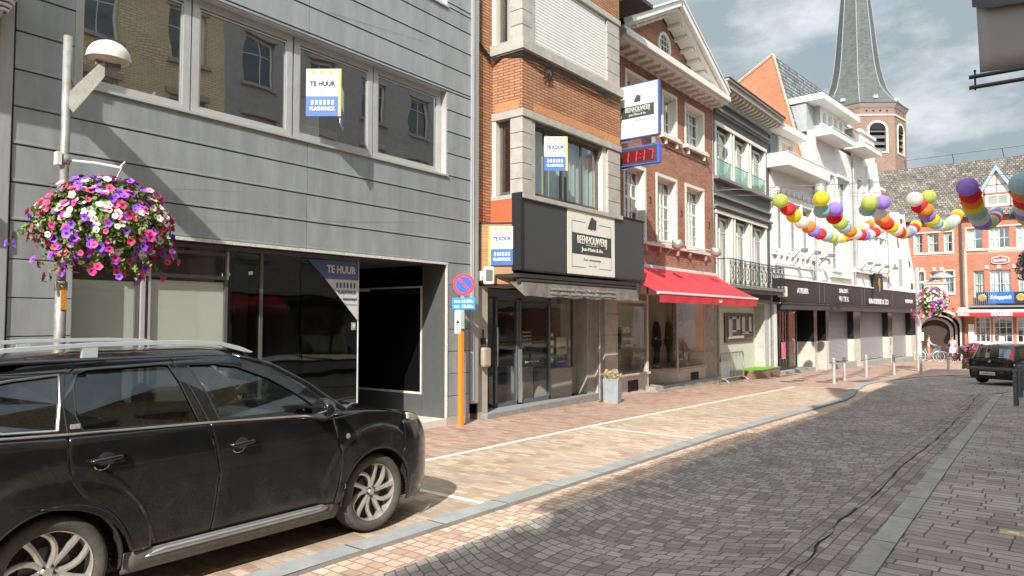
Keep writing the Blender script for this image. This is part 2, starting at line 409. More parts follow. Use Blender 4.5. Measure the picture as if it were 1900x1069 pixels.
# common materials
WHITE = M_('white_paint', (.70, .69, .645), .5, var=.05, vscale=1.5)
CREAM = M_('cream_paint', (.66, .63, .55), .55, var=.06, vscale=2)
BLACKM = M_('black_metal', (.02, .02, .022), .4, var=.1)
STEEL = M_('steel', (.55, .56, .57), .3, 1., var=.1)
GALV = M_('galvanised', (.38, .39, .39), .45, .7, var=.25, vscale=9)
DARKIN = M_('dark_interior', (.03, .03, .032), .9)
CURT = M_('net_curtain', (.62, .66, .62), .9, var=.1, vscale=2)
LEAD = M_('lead_grey', (.16, .17, .17), .6, var=.15)
PANE = glass('window_glass', (.8, .85, .83), .10, 1.5)
SHOPGL = glass('shop_glass', (.86, .88, .86), .02, 1.45)
MIRR = glass('coated_glass', (.42, .45, .43), .34, 1.6, .01)
DGLASS = glass('dark_shop_glass', (.22, .24, .24), .04, 1.45)

def curtain(F, u0, u1, z0, z1, d, parent, mat=None, gap=0.):
    mb = MB(); n = max(6, int((u1 - u0) / .06))
    pts = [(u0 + (u1 - u0) * i / n, d + .025 * math.sin(i * 1.9) + .012 * math.sin(i * .7)) for i in range(n + 1)]
    for i, (a, b) in enumerate(zip(pts, pts[1:])):
        if gap and abs((i + .5) / n - .5) < gap / 2: continue
        mb.face([F.P(a[0], a[1], z0), F.P(b[0], b[1], z0), F.P(b[0], b[1], z1), F.P(a[0], a[1], z1)])
    return mb.build('curtain', mat or CURT, parent, smooth=True)

def window(F, rt, u0, u1, z0, z1, d=-.12, fm=None, gm=None, cols=(), rows=(), fw=.06, bar=.025, curt=0, sill=None, sillm=None, label=None, gap=0., surround=0., sm=None, heavy=()):
    """one window: frame with its bars (part), pane, curtain and sill (sub-parts)"""
    fm = fm or WHITE; gm = gm or PANE
    mb = MB(); t = .05
    mb.box(F, u0, u0 + fw, d - t, d, z0, z1).box(F, u1 - fw, u1, d - t, d, z0, z1)
    mb.box(F, u0 + fw, u1 - fw, d - t, d, z0, z0 + fw).box(F, u0 + fw, u1 - fw, d - t, d, z1 - fw, z1)
    for i, c in enumerate(cols):
        bw = fw * .8 if i in heavy else bar
        uc = u0 + (u1 - u0) * c; mb.box(F, uc - bw / 2, uc + bw / 2, d - t + .012, d - .006, z0 + fw, z1 - fw)
    for r in rows:
        rz, rb = (r, bar) if not isinstance(r, tuple) else r
        zc = z0 + (z1 - z0) * rz; mb.box(F, u0 + fw, u1 - fw, d - t + .008, d - .01, zc - rb / 2, zc + rb / 2)
    if surround:
        q = surround
        mb.box(F, u0 - q, u0 + .004, d, .03, z0, z1).box(F, u1 - .004, u1 + q, d, .03, z0, z1).box(F, u0 - q, u1 + q, d, .034, z1, z1 + q)
    w_ = mb.build('window', fm, rt, label=label)
    p = MB().quad(F, u0 + fw * .5, u1 - fw * .5, z0 + fw * .5, z1 - fw * .5, d - t * .6).build('pane', gm, w_)
    if curt: curtain(F, u0 + fw, u1 - fw, z0 + fw if curt == 1 else z0 + (z1 - z0) * (1 - curt), z1 - fw, d - .16, w_, gap=gap)
    if sill:
        MB().box(F, u0 - sill[0], u1 + sill[0], d, sill[1], z0 - sill[2], z0 - .002).build('sill', sillm or fm, w_, bevel=.008)
    return w_

# ================================================================= SETTING: ground, road, pavements, kerbs
def frange(a, b, st):
    n = int(round((b - a) / st)); return [a + (b - a) * i / n for i in range(n + 1)]
SETT = brick('road_setts', (.205, .177, .160), (.385, .342, .313), (.125, .110, .100), .145, .115, .008, .8, .7, arc=(2.75, .62, 4.55), wob=.06, dirt=.25, dscale=.5, rnd=True)
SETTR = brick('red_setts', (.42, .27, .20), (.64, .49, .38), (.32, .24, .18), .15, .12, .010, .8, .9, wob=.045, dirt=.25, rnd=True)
GUT = brick('gutter_setts', (.185, .158, .143), (.35, .31, .285), (.10, .088, .08), .17, .12, .007, .8, .6, wob=.035, dirt=.25, rot=R(90), rnd=True)
PAVR = brick('grey_pavers', (.27, .235, .215), (.43, .385, .355), (.12, .105, .096), .32, .140, .009, .85, .6, wob=.035, dirt=.25, offset=.37, rnd=True)
PAVL = brick('red_pavers', (.30, .155, .115), (.50, .34, .265), (.34, .26, .20), .22, .105, .009, .85, .8, wob=.03, dirt=.25, c3=(.36, .29, .235), dscale=.35, rnd=True)
BAYM = brick('yellow_pavers', (.34, .225, .16), (.58, .46, .345), (.42, .34, .26), .22, .105, .009, .85, .9, wob=.035, dirt=.25, dscale=.3, c3=(.40, .34, .27), rnd=True)
KERBM = brick('bluestone', (.25, .25, .245), (.33, .335, .33), (.08, .08, .08), 1.0, 40., .012, .7, .5, offset=0, wob=.01, dirt=.25, dscale=2.5, rot=R(90))
KERBR = brick('dark_bluestone', (.29, .275, .25), (.36, .345, .32), (.09, .085, .08), 1.0, 40., .012, .75, .5, offset=0, wob=.01, dirt=.3, dscale=3, rot=R(90))
LINE = M_('white_stone_line', (.74, .69, .60), .75, var=.15, vscale=12, bump=.2)
YS = frange(-60, 12, 3) + frange(12, 80, 2)[1:]
base = MB()
yy = [-200, -60] + frange(-60, 80, 4)[1:] + [120, 400, 1500]
_gz = gz
def gz(y): return _gz(min(y, 80.))
for a, b in zip(yy, yy[1:]):
    base.face([(-400, a, gz(a) - .06), (400, a, gz(a) - .06), (400, b, gz(b) - .06), (-400, b, gz(b) - .06)])
tag(base.build('ground', SETT), kind='structure')
kl = poly([(-4.93, -60), (-4.93, 5), (-4.98, 12), (-4.9, 21.0), (-5.05, 22.5), (-5.40, 24.6), (-5.66, 27), (-5.76, 28.4), (-5.62, 30), (-5.38, 31.8), (-4.95, 34.6), (-4.17, 36.6), (-3.3, 38.3), (0, 42), (20, 55), (60, 75)])
kr = poly([(-1.12, -60), (-1.17, 6), (-1.36, 20), (-1.44, 25.5), (-1.0, 27.2), (.5, 29), (4, 32), (40, 50), (60, 75)])
ks = poly([(-4.22, -60), (-4.22, 15), (-4.35, 20), (-4.7, 24), (-5.0, 28), (-4.9, 32), (-4.5, 34.6), (-3.7, 36.6), (-2.8, 38.3), (.5, 42), (20.5, 55), (61, 75)])
ysf = frange(-60, 0, 5) + frange(0, 45, .75)[1:] + frange(45, 75, 3)[1:]
sheet('road', SETT, lambda y: ks(y), lambda y: min(-1.95 + (kr(y) + 1.17), 60), -.012, ysf)
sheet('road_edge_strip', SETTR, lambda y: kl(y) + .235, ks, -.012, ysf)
sheet('gutter', GUT, lambda y: -1.95 + (kr(y) + 1.17), lambda y: kr(y) - .19, -.012, frange(-60, 0, 5) + frange(0, 27, 1)[1:])
sheet('left_kerb', KERBM, kl, lambda y: kl(y) + .235, .028, ysf, thick=.1)
sheet('right_kerb', KERBR, lambda y: kr(y) - .19, kr, .045, ysf, thick=.12)
sheet('left_pavement', PAVL, lambda y: -16., kl, .0, [y for y in ysf if y <= 60])
sheet('right_pavement', PAVR, kr, lambda y: kr(y) + 60 if y > 27 else 2.6, .03, ysf)
sheet('parking_bay', BAYM, lambda y: -7.12, lambda y: kl(y) if y < 24.0 else -7.12 + (kl(24.0) + 7.12) * max(0, (24.9 - y) / .9), .004, frange(-20, 24, 1) + [24.4, 24.9])
ln = MB()
def flat(x0, x1, y0, y1, dz): ln.face([(x0, y0, gz(y0) + dz), (x1, y0, gz(y0) + dz), (x1, y1, gz(y1) + dz), (x0, y1, gz(y1) + dz)])
for a, b in zip(frange(-20, 24.8, 1), frange(-20, 24.8, 1)[1:]):
    flat(-7.19, -7.09, a, b, .008)
for y in (-.2, 5.85, 11.5): flat(-7.09, -4.95, y, y + .10, .008)
ln.face([(-7.19, 24.8, gz(24.8) + .008), (-7.12, 24.7, gz(24.7) + .008), (-5.4, 25.3, gz(25.3) + .008), (-5.4, 25.42, gz(25.42) + .008)])
tag(ln.build('parking_lines', LINE), kind='structure')
cr = MB(); cp = [(-1.70, 4.6), (-1.74, 5.9), (-1.71, 6.3), (-1.77, 6.8), (-1.75, 7.2), (-1.81, 7.67), (-1.74, 8.6), (-1.75, 9.5), (-1.80, 10.8), (-1.79, 12.5), (-1.76, 14.2), (-1.79, 16.1), (-1.84, 18.5), (-1.88, 21.3), (-2.0, 24), (-2.04, 26.5)]
for (x0, y0), (x1, y1) in zip(cp, cp[1:]):
    for k in range(3):
        a, b = k / 3, (k + 1) / 3; j0 = .012 * math.sin(y0 * 9 + k * 2.1) if k else 0; j1 = .012 * math.sin(y0 * 9 + (k + 1) * 2.1) if k < 2 else 0
        xa, ya, xb, yb = x0 + (x1 - x0) * a + j0, y0 + (y1 - y0) * a, x0 + (x1 - x0) * b + j1, y0 + (y1 - y0) * b
        wd = .007 + .005 * math.sin(ya * 5)
        cr.face([(xa - wd, ya, gz(ya) - .006), (xa + wd, ya, gz(ya) - .006), (xb + wd, yb, gz(yb) - .006), (xb - wd, yb, gz(yb) - .006)])
tag(cr.build('road_crack', M_('open_joint', (.012, .011, .01), .95)), kind='structure')
# tactile cover with a yellow ring on the right pavement
rt = root('service_cover', 'small worn yellow painted service cover set in the grey right pavement', 'service cover', (-.36, 8.05, gz(8.05) + .034))
MB().box(WORLD, -.50, -.2, 7.98, 8.14, gz(8) + .028, gz(8) + .038).build('plate', M_('worn_yellow', (.50, .44, .16), .7, var=.4, vscale=30), rt)
MB().box(WORLD, -.43, -.35, 8.03, 8.09, gz(8) + .038, gz(8) + .042).build('key_hole', LINE, rt)

# ================================================================= METAL CLAD BUILDING
M = Frame(-9.36, 10.8, -1.5)
ZINC = M_('zinc_cladding', (.315, .335, .345), .42, .25, var=.16, vscale=2.2, streak=(2.2, 2.2, .35), spec=.5, dirt=((.38, .395, .40), 1.1, .5, .4), island=.07, bump=.12, bscale=2.2)
ZINCD = M_('zinc_dark', (.10, .10, .105), .5, .2, var=.1)
ZTRIM = M_('zinc_trim', (.36, .37, .37), .5, .2, var=.1, streak=(3, 3, .3))
ANOD = M_('anodised_frame', (.50, .50, .49), .4, .35, var=.06)
DARKP = M_('dark_grey_panel', (.085, .088, .088), .5, var=.08)
mb_ = root('metal_clad_building', 'building clad in grey zinc panels with a long ribbon window and dark shop front', 'building', (-9.5, 6.8, 0))
WU0, WU1, WZ0, WZ1 = -7.46, -.83, 4.73, 6.39
VU0, VU1, VZ0, VZ1 = -7.46, -.83, 8.07, 9.6
SU0, SU1 = -7.42, -.83
MB().wall(M, -8.07, -.12, 0.0, 10.6, [(WU0, WU1, WZ0, WZ1), (SU0, SU1, -.3, 3.03), (VU0, VU1, VZ0, VZ1)], d=-.035, rev=.02).build('backing', ZINCD, mb_)
pn = MB(); rows = [3.03 + .4275 * k for k in range(18)]; rows[4] = 4.73
rows[0] = 3.03
def prow(z0, z1, segs):
    for a, b in segs:
        pn.box(M, a + .004, b - .004, -.03, 0, z0 + .007, z1 - .007)
        if z1 < 10: pn.box(M, a + .004, b - .004, 0, .012, z0 + .007, z0 + .035)      # folded lip along the seam
for z0, z1 in zip(rows, rows[1:]):
    if z0 > 10.3: break
    mid = (z0 + z1) / 2
    if WZ0 - .05 < mid < WZ1 - .1: segs = [(-8.07, WU0), (WU1, -.12)]
    elif VZ0 < mid < VZ1: segs = [(-8.07, VU0), (VU1, -.12)]
    else: segs = [(-8.07, -4.1), (-4.1, -.12)]
    if mid > WZ0 - .1 and z0 < WZ1 < z1 - .01:                                   # row cut by the window head
        prow(z0, WZ1, [(-8.07, WU0), (WU1, -.12)]); prow(WZ1, z1, [(-8.07, -4.1), (-4.1, -.12)])
    elif z0 < VZ0 < z1 - .01:
        prow(z0, VZ0, [(-8.07, -4.1), (-4.1, -.12)]); prow(VZ0, z1, [(-8.07, VU0), (VU1, -.12)])
    else: prow(z0, z1, segs)
z = 3.03
while z > .1:
    z0 = max(z - .43, .06); pn.box(M, -.83 + .03, -.124, -.03, 0, z0 + .006, z - .006); pn.box(M, -8.066, SU0, -.03, 0, z0 + .006, z - .006); z = z0
    if z <= .07: break
pn.build('cladding', ZINC, mb_, bevel=.004)
MB().box(M, -8.225, -8.09, -.2, .03, 0, 10.6).build('corner_strip', ZTRIM, mb_, bevel=.01)
MB().box(M, -.115, .1, -.3, .05, .25, 10.6).box(M, -.09, -.06, .05, .07, .3, 10.6).build('end_profile', ZTRIM, mb_, bevel=.006)
MB().box(M, SU0, SU1 + .03, -.02, .022, 2.985, 3.03).box(M, SU1, SU1 + .03, -.03, .02, .05, 2.985).build('opening_trim', M_('pale_flashing', (.55, .54, .50), .7, var=.3, vscale=30), mb_)
MB().box(M, WU0 - .02, WU1 + .02, -.03, .035, WZ0 - .03, WZ0 + .005).box(M, VU0, VU1 + .02, -.03, .035, VZ0 - .03, VZ0 + .005).build('sill_flashing', ANOD, mb_)
rv = MB()
for a, b, c, e in ((WU0, WU1, WZ0, WZ1), (VU0, VU1, VZ0, VZ1)):
    rv.box(M, a, a + .012, -.22, -.003, c, e).box(M, b - .012, b, -.22, -.003, c, e).box(M, a, b, -.22, -.003, e - .012, e).box(M, a, b, -.22, -.003, c, c + .012)
rv.build('reveal_lining', ANOD, mb_)
for (za, zb) in ((WZ0, WZ1), (VZ0, VZ1)):
    for a, b in ((-7.44, -5.96), (-5.94, -4.30), (-4.27, -2.63), (-2.61, -.85)):
        w_ = window(M, mb_, a, b, za + .015, zb - .014, d=-.14, fm=ANOD, gm=MIRR, fw=.105)
        MB().box(M, a + .105, b - .105, -.165, -.15, za + .12, za + .15).box(M, a + .105, a + .13, -.165, -.15, za + .15, zb - .14).box(M, b - .13, b - .105, -.165, -.15, za + .15, zb - .14).box(M, a + .13, b - .13, -.165, -.15, zb - .16, zb - .14).build('sash', ANOD, w_)
        if a > -4.4 and za < 6: MB().box(M, a + .3 if a < -4 else a + .75, b - .15, -.9, -.88, za + .12, za + .55).build('stored_panel', CREAM, w_)
# shell behind
sh = MB().box(M, -8.07, -.1, -9, -8.9, 0, 10.6).box(M, -8.07, -8.03, -8.9, -.05, 0, 10.6).box(M, -.16, -.12, -8.9, -.66, 3.2, 10.6).box(M, -8.3, .08, -9, .06, 10.6, 10.8)
sh.box(M, -8.05, -.16, -8.9, -.3, 4.2, 4.3).box(M, -8.05, -.16, -8.9, -.3, 7.4, 7.5).build('shell', M_('plain_grey_wall', (.3, .3, .29), .9), mb_)
# shop front
MB().box(M, SU0, SU1, -3.6, -.025, 3.0, 3.1).build('soffit', M_('soffit', (.055, .055, .058), .6), mb_)
MB().box(M, -7.40, -2.76, -.34, -.26, -.05, .12).box(M, -2.76, -.83, -3.5, .02, -.2, .035).build('doorstep', M_('pale_stone', (.58, .56, .50), .7, var=.12, vscale=5, bump=.2), mb_)
MB().box(M, -.83, -.12, -.02, .012, -.2, .062).build('plinth', M_('plinth_stone', (.42, .38, .34), .8, var=.15), mb_)
sf = MB()
for u in (-7.40, -6.56, -6.44, -5.30, -4.72): sf.box(M, u, u + .05, -.34, -.28, .12, 2.98)
sf.box(M, -7.4, -2.78, -.34, -.28, 2.93, 2.99).box(M, -6.43, -5.27, -.33, -.27, 2.50, 2.55).box(M, -6.43, -5.27, -.33, -.27, 2.84, 2.88)
sf.build('shop_frame', M_('dark_alu', (.16, .16, .16), .4, .5), mb_)
MB().box(M, -6.50, -6.45, -.36, -.24, .12, 2.98).box(M, -6.40, -6.37, -.36, -.26, .12, 2.98).box(M, -5.28, -5.25, -.35, -.26, 2.5, 2.9).box(M, -6.43, -6.40, -.35, -.26, 2.5, 2.9).build('frame_post', ANOD, mb_)
FOIL = M_('grey_foil', (.60, .62, .57), .5, var=.05, vscale=1)
MB().quad(M, -7.35, -6.56, .12, 2.42, -.315).quad(M, -6.39, -5.30, .12, 2.46, -.315).build('window_foil', FOIL, mb_)
MB().quad(M, -7.36, -5.28, .12, 2.94, -.30).build('shop_glass', SHOPGL, mb_)
gl = MB().quad(M, -5.26, -3.985, .12, 2.94, -.30).quad(M, -3.975, -2.785, .12, 2.94, -.30); gl.face([M.P(-2.78, -.30, .12), M.P(-2.78, -3.3, .12), M.P(-2.78, -3.3, 2.94), M.P(-2.78, -.30, 2.94)])
gl.build('shop_glass', DGLASS, mb_)
MB().box(M, -2.79, -2.77, -.31, -.29, .12, 2.96).build('glass_edge', M_('glass_edge', (.6, .68, .66), .3), mb_)
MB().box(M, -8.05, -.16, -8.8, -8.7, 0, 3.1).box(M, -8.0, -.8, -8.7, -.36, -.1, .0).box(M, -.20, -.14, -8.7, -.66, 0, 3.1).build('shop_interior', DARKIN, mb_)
MB().box(M, -5.2, -4.8, -1.5, -1.4, 0, 2.9).box(M, -3.9, -3.6, -2.4, -2.3, 0, 2.9).build('partition', M_('grey_plaster', (.25, .25, .22), .9), mb_)
# right side wall of the entrance
MB().box(M, -.842, -.80, -.62, -.03, .035, 3.0).box(M, -.85, -.80, -3.3, -.62, .035, .46).build('entrance_panel', DARKP, mb_)
ef = MB().box(M, -.862, -.82, -3.3, -.62, .46, .50).box(M, -.862, -.82, -3.3, -.62, 2.56, 2.59).box(M, -.862, -.82, -.65, -.62, .50, 2.56)
ef.build('display_frame', M_('white_frame', (.66, .66, .62), .5), mb_)
MB().box(M, -.83, -.82, -3.3, -.65, .5, 2.56).box(M, -.85, -.8, -3.3, -.62, 2.59, 3.0).build('display_glass', M_('black_glass', (.006, .006, .007), .05), mb_)
MB().box(M, -2.78, -.8, -3.4, -3.3, 0, 3.0).build('entrance_door', M_('black_door', (.01, .01, .011), .3), mb_)
MB().box(M, -2.3, -1.1, -1.9, -1.84, 2.50, 2.54).build('door_rail', ANOD, mb_)
# window sticker TE HUUR
BLUE = M_('agent_blue', (.045, .13, .42), .5, var=.04); BLUE2 = M_('faded_blue', (.09, .13, .30), .5, var=.06); INK = M_('ink_blue', (.03, .05, .15), .6)
PAPER = M_('sign_white', (.78, .78, .75), .5, var=.03); YEL = M_('agent_yellow', (.80, .72, .04), .5); GREYT = M_('grey_print', (.42, .44, .46), .6)
st = root('window_sticker', 'triangular blue and white TE HUUR sticker in the corner of the dark shop window', 'sticker', M.P(-3.2, -.27, 2.0))
MB().prism(M, [(-3.86, 2.90), (-2.79, 2.92), (-2.79, 2.60), (-3.50, 2.60)], -.285, -.281).build('blue_field', BLUE2, st)
MB().prism(M, [(-3.50, 2.60), (-2.79, 2.60), (-2.79, 1.90)], -.285, -.281).build('white_field', M_('sticker_white', (.55, .54, .52), .5), st)
text('lettering', 'TE HUUR', M, -3.17, -.279, 2.71, .12, PAPER, st, wid=.62, bold=.004)
b6 = MB()
for i in range(6): b6.box(M, -3.27 + i * .075, -3.235 + i * .075, -.281, -.277, 2.46, 2.55)
b6.build('logo_bars', INK, st); text('name', 'VLAEMYNCK', M, -3.05, -.279, 2.37, .05, INK, st, wid=.41)
text('question', 'interesse?', M, -2.98, -.279, 2.26, .045, INK, st, wid=.3); text('phone', '051 40 40 10', M, -2.97, -.279, 2.18, .03, GREYT, st, wid=.25)
hn = root('house_number', 'small grey house number 9 plate at the edge of the dark shop glass', 'house number', M.P(-2.9, -.28, 1.8))
MB().box(M, -2.94, -2.84, -.285, -.28, 1.75, 1.88).build('plate', M_('mid_grey', (.25, .26, .26), .5), hn); text('digit', '9', M, -2.89, -.278, 1.78, .075, PAPER, hn)

# estate agent boards
def board(fr, name, label, u, z, w_, h, head, extra=None, group=None, strip='right', off=0.02, back=True):
    g = root('estate_agent_board', label, 'estate board', fr.P(u, 0, z), group)
    d = off
    MB().box(fr, u, u + w_, d - .012, d, z, z + h).build('panel', PAPER, g)
    sx = (u + w_ * .93, u + w_) if strip == 'right' else (u, u + w_ * .08)
    bx = (u, u + w_ * .93) if strip == 'right' else (u + w_ * .08, u + w_)
    MB().box(fr, sx[0], sx[1], d, d + .003, z, z + h).build('yellow_strip', YEL, g)
    MB().box(fr, bx[0], bx[1], d, d + .003, z, z + h * .42).build('blue_field', BLUE, g)
    q = MB(); bw = bx[1] - bx[0]
    for i in range(3): q.box(fr, bx[0] + bw * (.16 + .27 * i), bx[0] + bw * (.28 + .27 * i), d, d + .003, z + h * .88, z + h * .975)
    q.build('yellow_squares', YEL, g)
    q = MB()
    for i in range(6): q.box(fr, bx[0] + bw * (.16 + .125 * i), bx[0] + bw * (.225 + .125 * i), d + .003, d + .006, z + h * .24, z + h * .335)
    q.build('logo_bars', PAPER, g)
    c = (bx[0] + bx[1]) / 2
    text('name', 'VLAEMYNCK', fr, c, d + .004, z + h * .115, h * .075, PAPER, g, wid=bw * .80, bold=.003)
    text('headline', head, fr, c, d, z + h * .64, h * .095, INK, g, wid=bw * .80, bold=.004)
    text('web_address', 'www.vlaemynck.be', fr, c, d, z + h * .76, h * .03, GREYT, g, wid=bw * .72)
    text('phone', '051 40 40 10', fr, c, d, z + h * .55, h * .06, GREYT, g, wid=bw * .76)
    if extra: text('use', extra, fr, c, d, z + h * .455, h * .05, GREYT, g, wid=bw * .76)
    return g
p0 = M.P(-4.16, .03, 0); cu_ = (math.cos(R(37.8)), math.sin(R(37.8)), 0); cn_ = (math.sin(R(37.8)), -math.cos(R(37.8)), 0)
fb = Frame(p0.x, p0.y, u=cu_, n=cn_)
bd = board(fb, 'b', 'blue, white and yellow TE HUUR board angled off the grey ribbon window', 0, 5.10, .545, .745, 'TE HUUR', 'WINKELRUIMTE')
p1 = fb.P(.545, 0, 0); fb2 = Frame(p1.x - .02, p1.y, u=(-.70, .71, 0), n=(.71, .70, 0))
MB().box(fb2, 0, .45, -.012, 0, 5.0, 5.62).build('rear_panel', PAPER, bd); MB().box(fb2, 0, .45, 0, .003, 5.0, 5.28).build('rear_blue', BLUE, bd)

# ================================================================= BUTCHER'S BUILDING
B = Frame(-9.45, 11.0, 0)
BRK = brick('long_orange_brick', (.42, .17, .085), (.56, .27, .13), (.16, .10, .07), .30, .062, .012, .85, .9, dirt=.2, c3=(.48, .26, .15))
STONE = M_('grey_stone', (.40, .375, .335), .8, var=.16, vscale=4, bump=.3, dirt=((.16, .15, .14), 2.5, .58, .6))
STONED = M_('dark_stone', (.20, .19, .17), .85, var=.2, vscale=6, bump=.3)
BRN = M_('brown_frame', (.12, .095, .08), .5, var=.1)
bt = root('brick_bay_building', 'orange brick house with a boxed bay over the black butcher shop sign', 'building', (-9.45, 14.3, -.2))
BD = .8
Bs = Frame(B.P(.5, 0, 0).x, B.P(.5, 0, 0).y, u=(1, 0, 0), n=(0, -1, 0))        # side face of the bay, u = out from the wall
MB().wall(B, .02, .5, 3.9, 11.5).wall(B, 4.6, 5.86, 2.7, 11.5).build('wall', BRK, bt)
bw = MB()
for F, a, b in ((B, .5, 4.6), (Bs, 0, BD)):
    d = BD if F is B else 0
    bw.wall(F, a, b, 6.30, 7.50, d=d).wall(F, a, b, 9.50, 11.0, d=d)
bw.build('bay_brickwork', BRK, bt)
sol = MB()
for i in range(58): sol.box(B, .9 + i * .064, .9 + i * .064 + .054, BD, BD + .004, 6.31, 6.50)
for i in range(10): sol.box(Bs, .08 + i * .064, .08 + i * .064 + .054, 0, .004, 6.31, 6.50)
sol.build('soldier_course', M_('orange_brick_plain', (.50, .23, .10), .85, var=.25, vscale=14), bt)
lt = MB()
for z0, z1, o in ((6.13, 6.29, .03), (9.36, 9.5, .03), (7.52, 7.75, .08), (4.42, 4.52, .05)):
    lt.box(B, .5 - o, 4.6 + o, -.1, BD + o, z0, z1)
lt.build('stone_band', STONE, bt, bevel=.01)
MB().box(B, .45, 4.66, .1, BD + .06, 7.49, 7.52).build('sill_underside', STONED, bt)
pl = MB()
for z0, z1 in ((4.52, 6.13), (7.75, 9.36)):
    for F, a, b, d in ((B, .5, .97, BD), (B, 3.99, 4.6, BD)):
        n = 5; h = (z1 - z0) / n
        for i in range(n): pl.box(F, a + (.004 if i % 2 else 0), b - .14 if F is B and a < 1 else b, d - .32, d - (.012 if 0 else 0), z0 + i * h, z0 + (i + 1) * h - .014)
        pl.box(F, a + .01, b, d - .33, d - .014, z0, z1)
    n = 5; h = (z1 - z0) / n
    for i in range(n): pl.box(Bs, BD - .30, BD - .004, -.1, .006, z0 + i * h, z0 + (i + 1) * h - .014)
pl.build('pillar', STONE, bt, bevel=.006)
MB().box(Bs, 0, .10, -.2, .01, 4.52, 6.13).box(Bs, 0, .10, -.2, .01, 7.75, 9.36).box(B, 3.80, 3.99, BD - .3, BD - .05, 4.52, 6.13).box(B, 3.92, 3.99, BD - .3, BD - .05, 7.75, 9.36).build('jamb', CREAM, bt)
wl = window(B, bt, .97, 3.78, 4.56, 6.10, d=BD - .16, fm=BRN, cols=(.20, .43, .50, .73), heavy=(0, 1, 2, 3), fw=.07)
curtain(B, 1.03, 3.72, 4.62, 6.05, BD - .30, wl, gap=.0)
window(Bs, bt, .12, .50, 4.56, 6.10, d=-.12, fm=BRN, fw=.06, gm=PANE)
window(Bs, bt, .12, .50, 7.78, 9.33, d=-.12, fm=BRN, fw=.06, gm=PANE, curt=1)
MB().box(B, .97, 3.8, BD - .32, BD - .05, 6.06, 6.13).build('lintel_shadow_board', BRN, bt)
shu = MB(); z = 7.78
while z < 9.36:
    shu.box(B, .96, 3.92, BD - .07, BD - .035, z, z + .058); shu.box(B, .96, 3.92, BD - .075, BD - .06, z + .058, z + .072); z += .072
shu.build('roller_shutter', WHITE, bt)
MB().box(B, 0.02, 5.86, -8, -.02, 11.5, 11.6).box(B, .3, 5.5, .0, 1.15, 11.0, 11.14).box(B, 0.02, .06, -8, -.01, 0, 11.5).box(B, 5.845, 5.858, -8, -.01, 0, 11.5).box(B, .02, 5.86, -8.1, -8, 0, 11.5).box(B, .08, 5.8, -8, -.36, 2.75, 4.0).build('shell', M_('roof_dark', (.05, .05, .05), .8), bt)
MB().box(B, 4.75, 5.7, .2, 1.2, 10.1, 10.2).build('eave', M_('roof_dark', (.05, .05, .05), .8), bt)
MB().box(B, .5, 4.6, 0, .7, 4.3, 4.42).build('bay_underside', STONED, bt)
# cables clipped along the bay
wr = MB(); random.seed(3)
for k in range(5):
    pts = [B.P(.02, .03, 7.72 - .02 * k), B.P(.4, .04, 7.50 - .03 * k), B.P(.5, .3, 7.46), B.P(.47, BD + .03, 7.44 - .02 * k)] + [B.P(.5 + .4 * j, BD + .04 + .01 * k, 7.42 - .02 * k + random.uniform(-.02, .02)) for j in range(1, 11)]
    wr.tube(pts, .009, 5)
for k in range(9):
    u = 1.0 + random.random() * .45; wr.tube([B.P(u, BD + .04, 7.42), B.P(u + random.uniform(-.1, .1), BD + .1, 7.2), B.P(u + random.uniform(-.12, .12), BD + .05, 7.05 + random.random() * .2), B.P(u + .1, BD + .06, 7.3), B.P(u + .2, BD + .04, 7.42)], .008, 5)
wr.tube([B.P(.1, .02, 7.72), B.P(.1, .02, 9), B.P(.1, .02, 11)], .008, 5)
wr.build('cable_bundle', M_('cable_black', (.02, .02, .02), .6), bt)
MB().tube([B.P(4.72, .1, 0 - .1), B.P(4.72, .1, 4)], .04, 8).build('rain_pipe', GALV, bt)
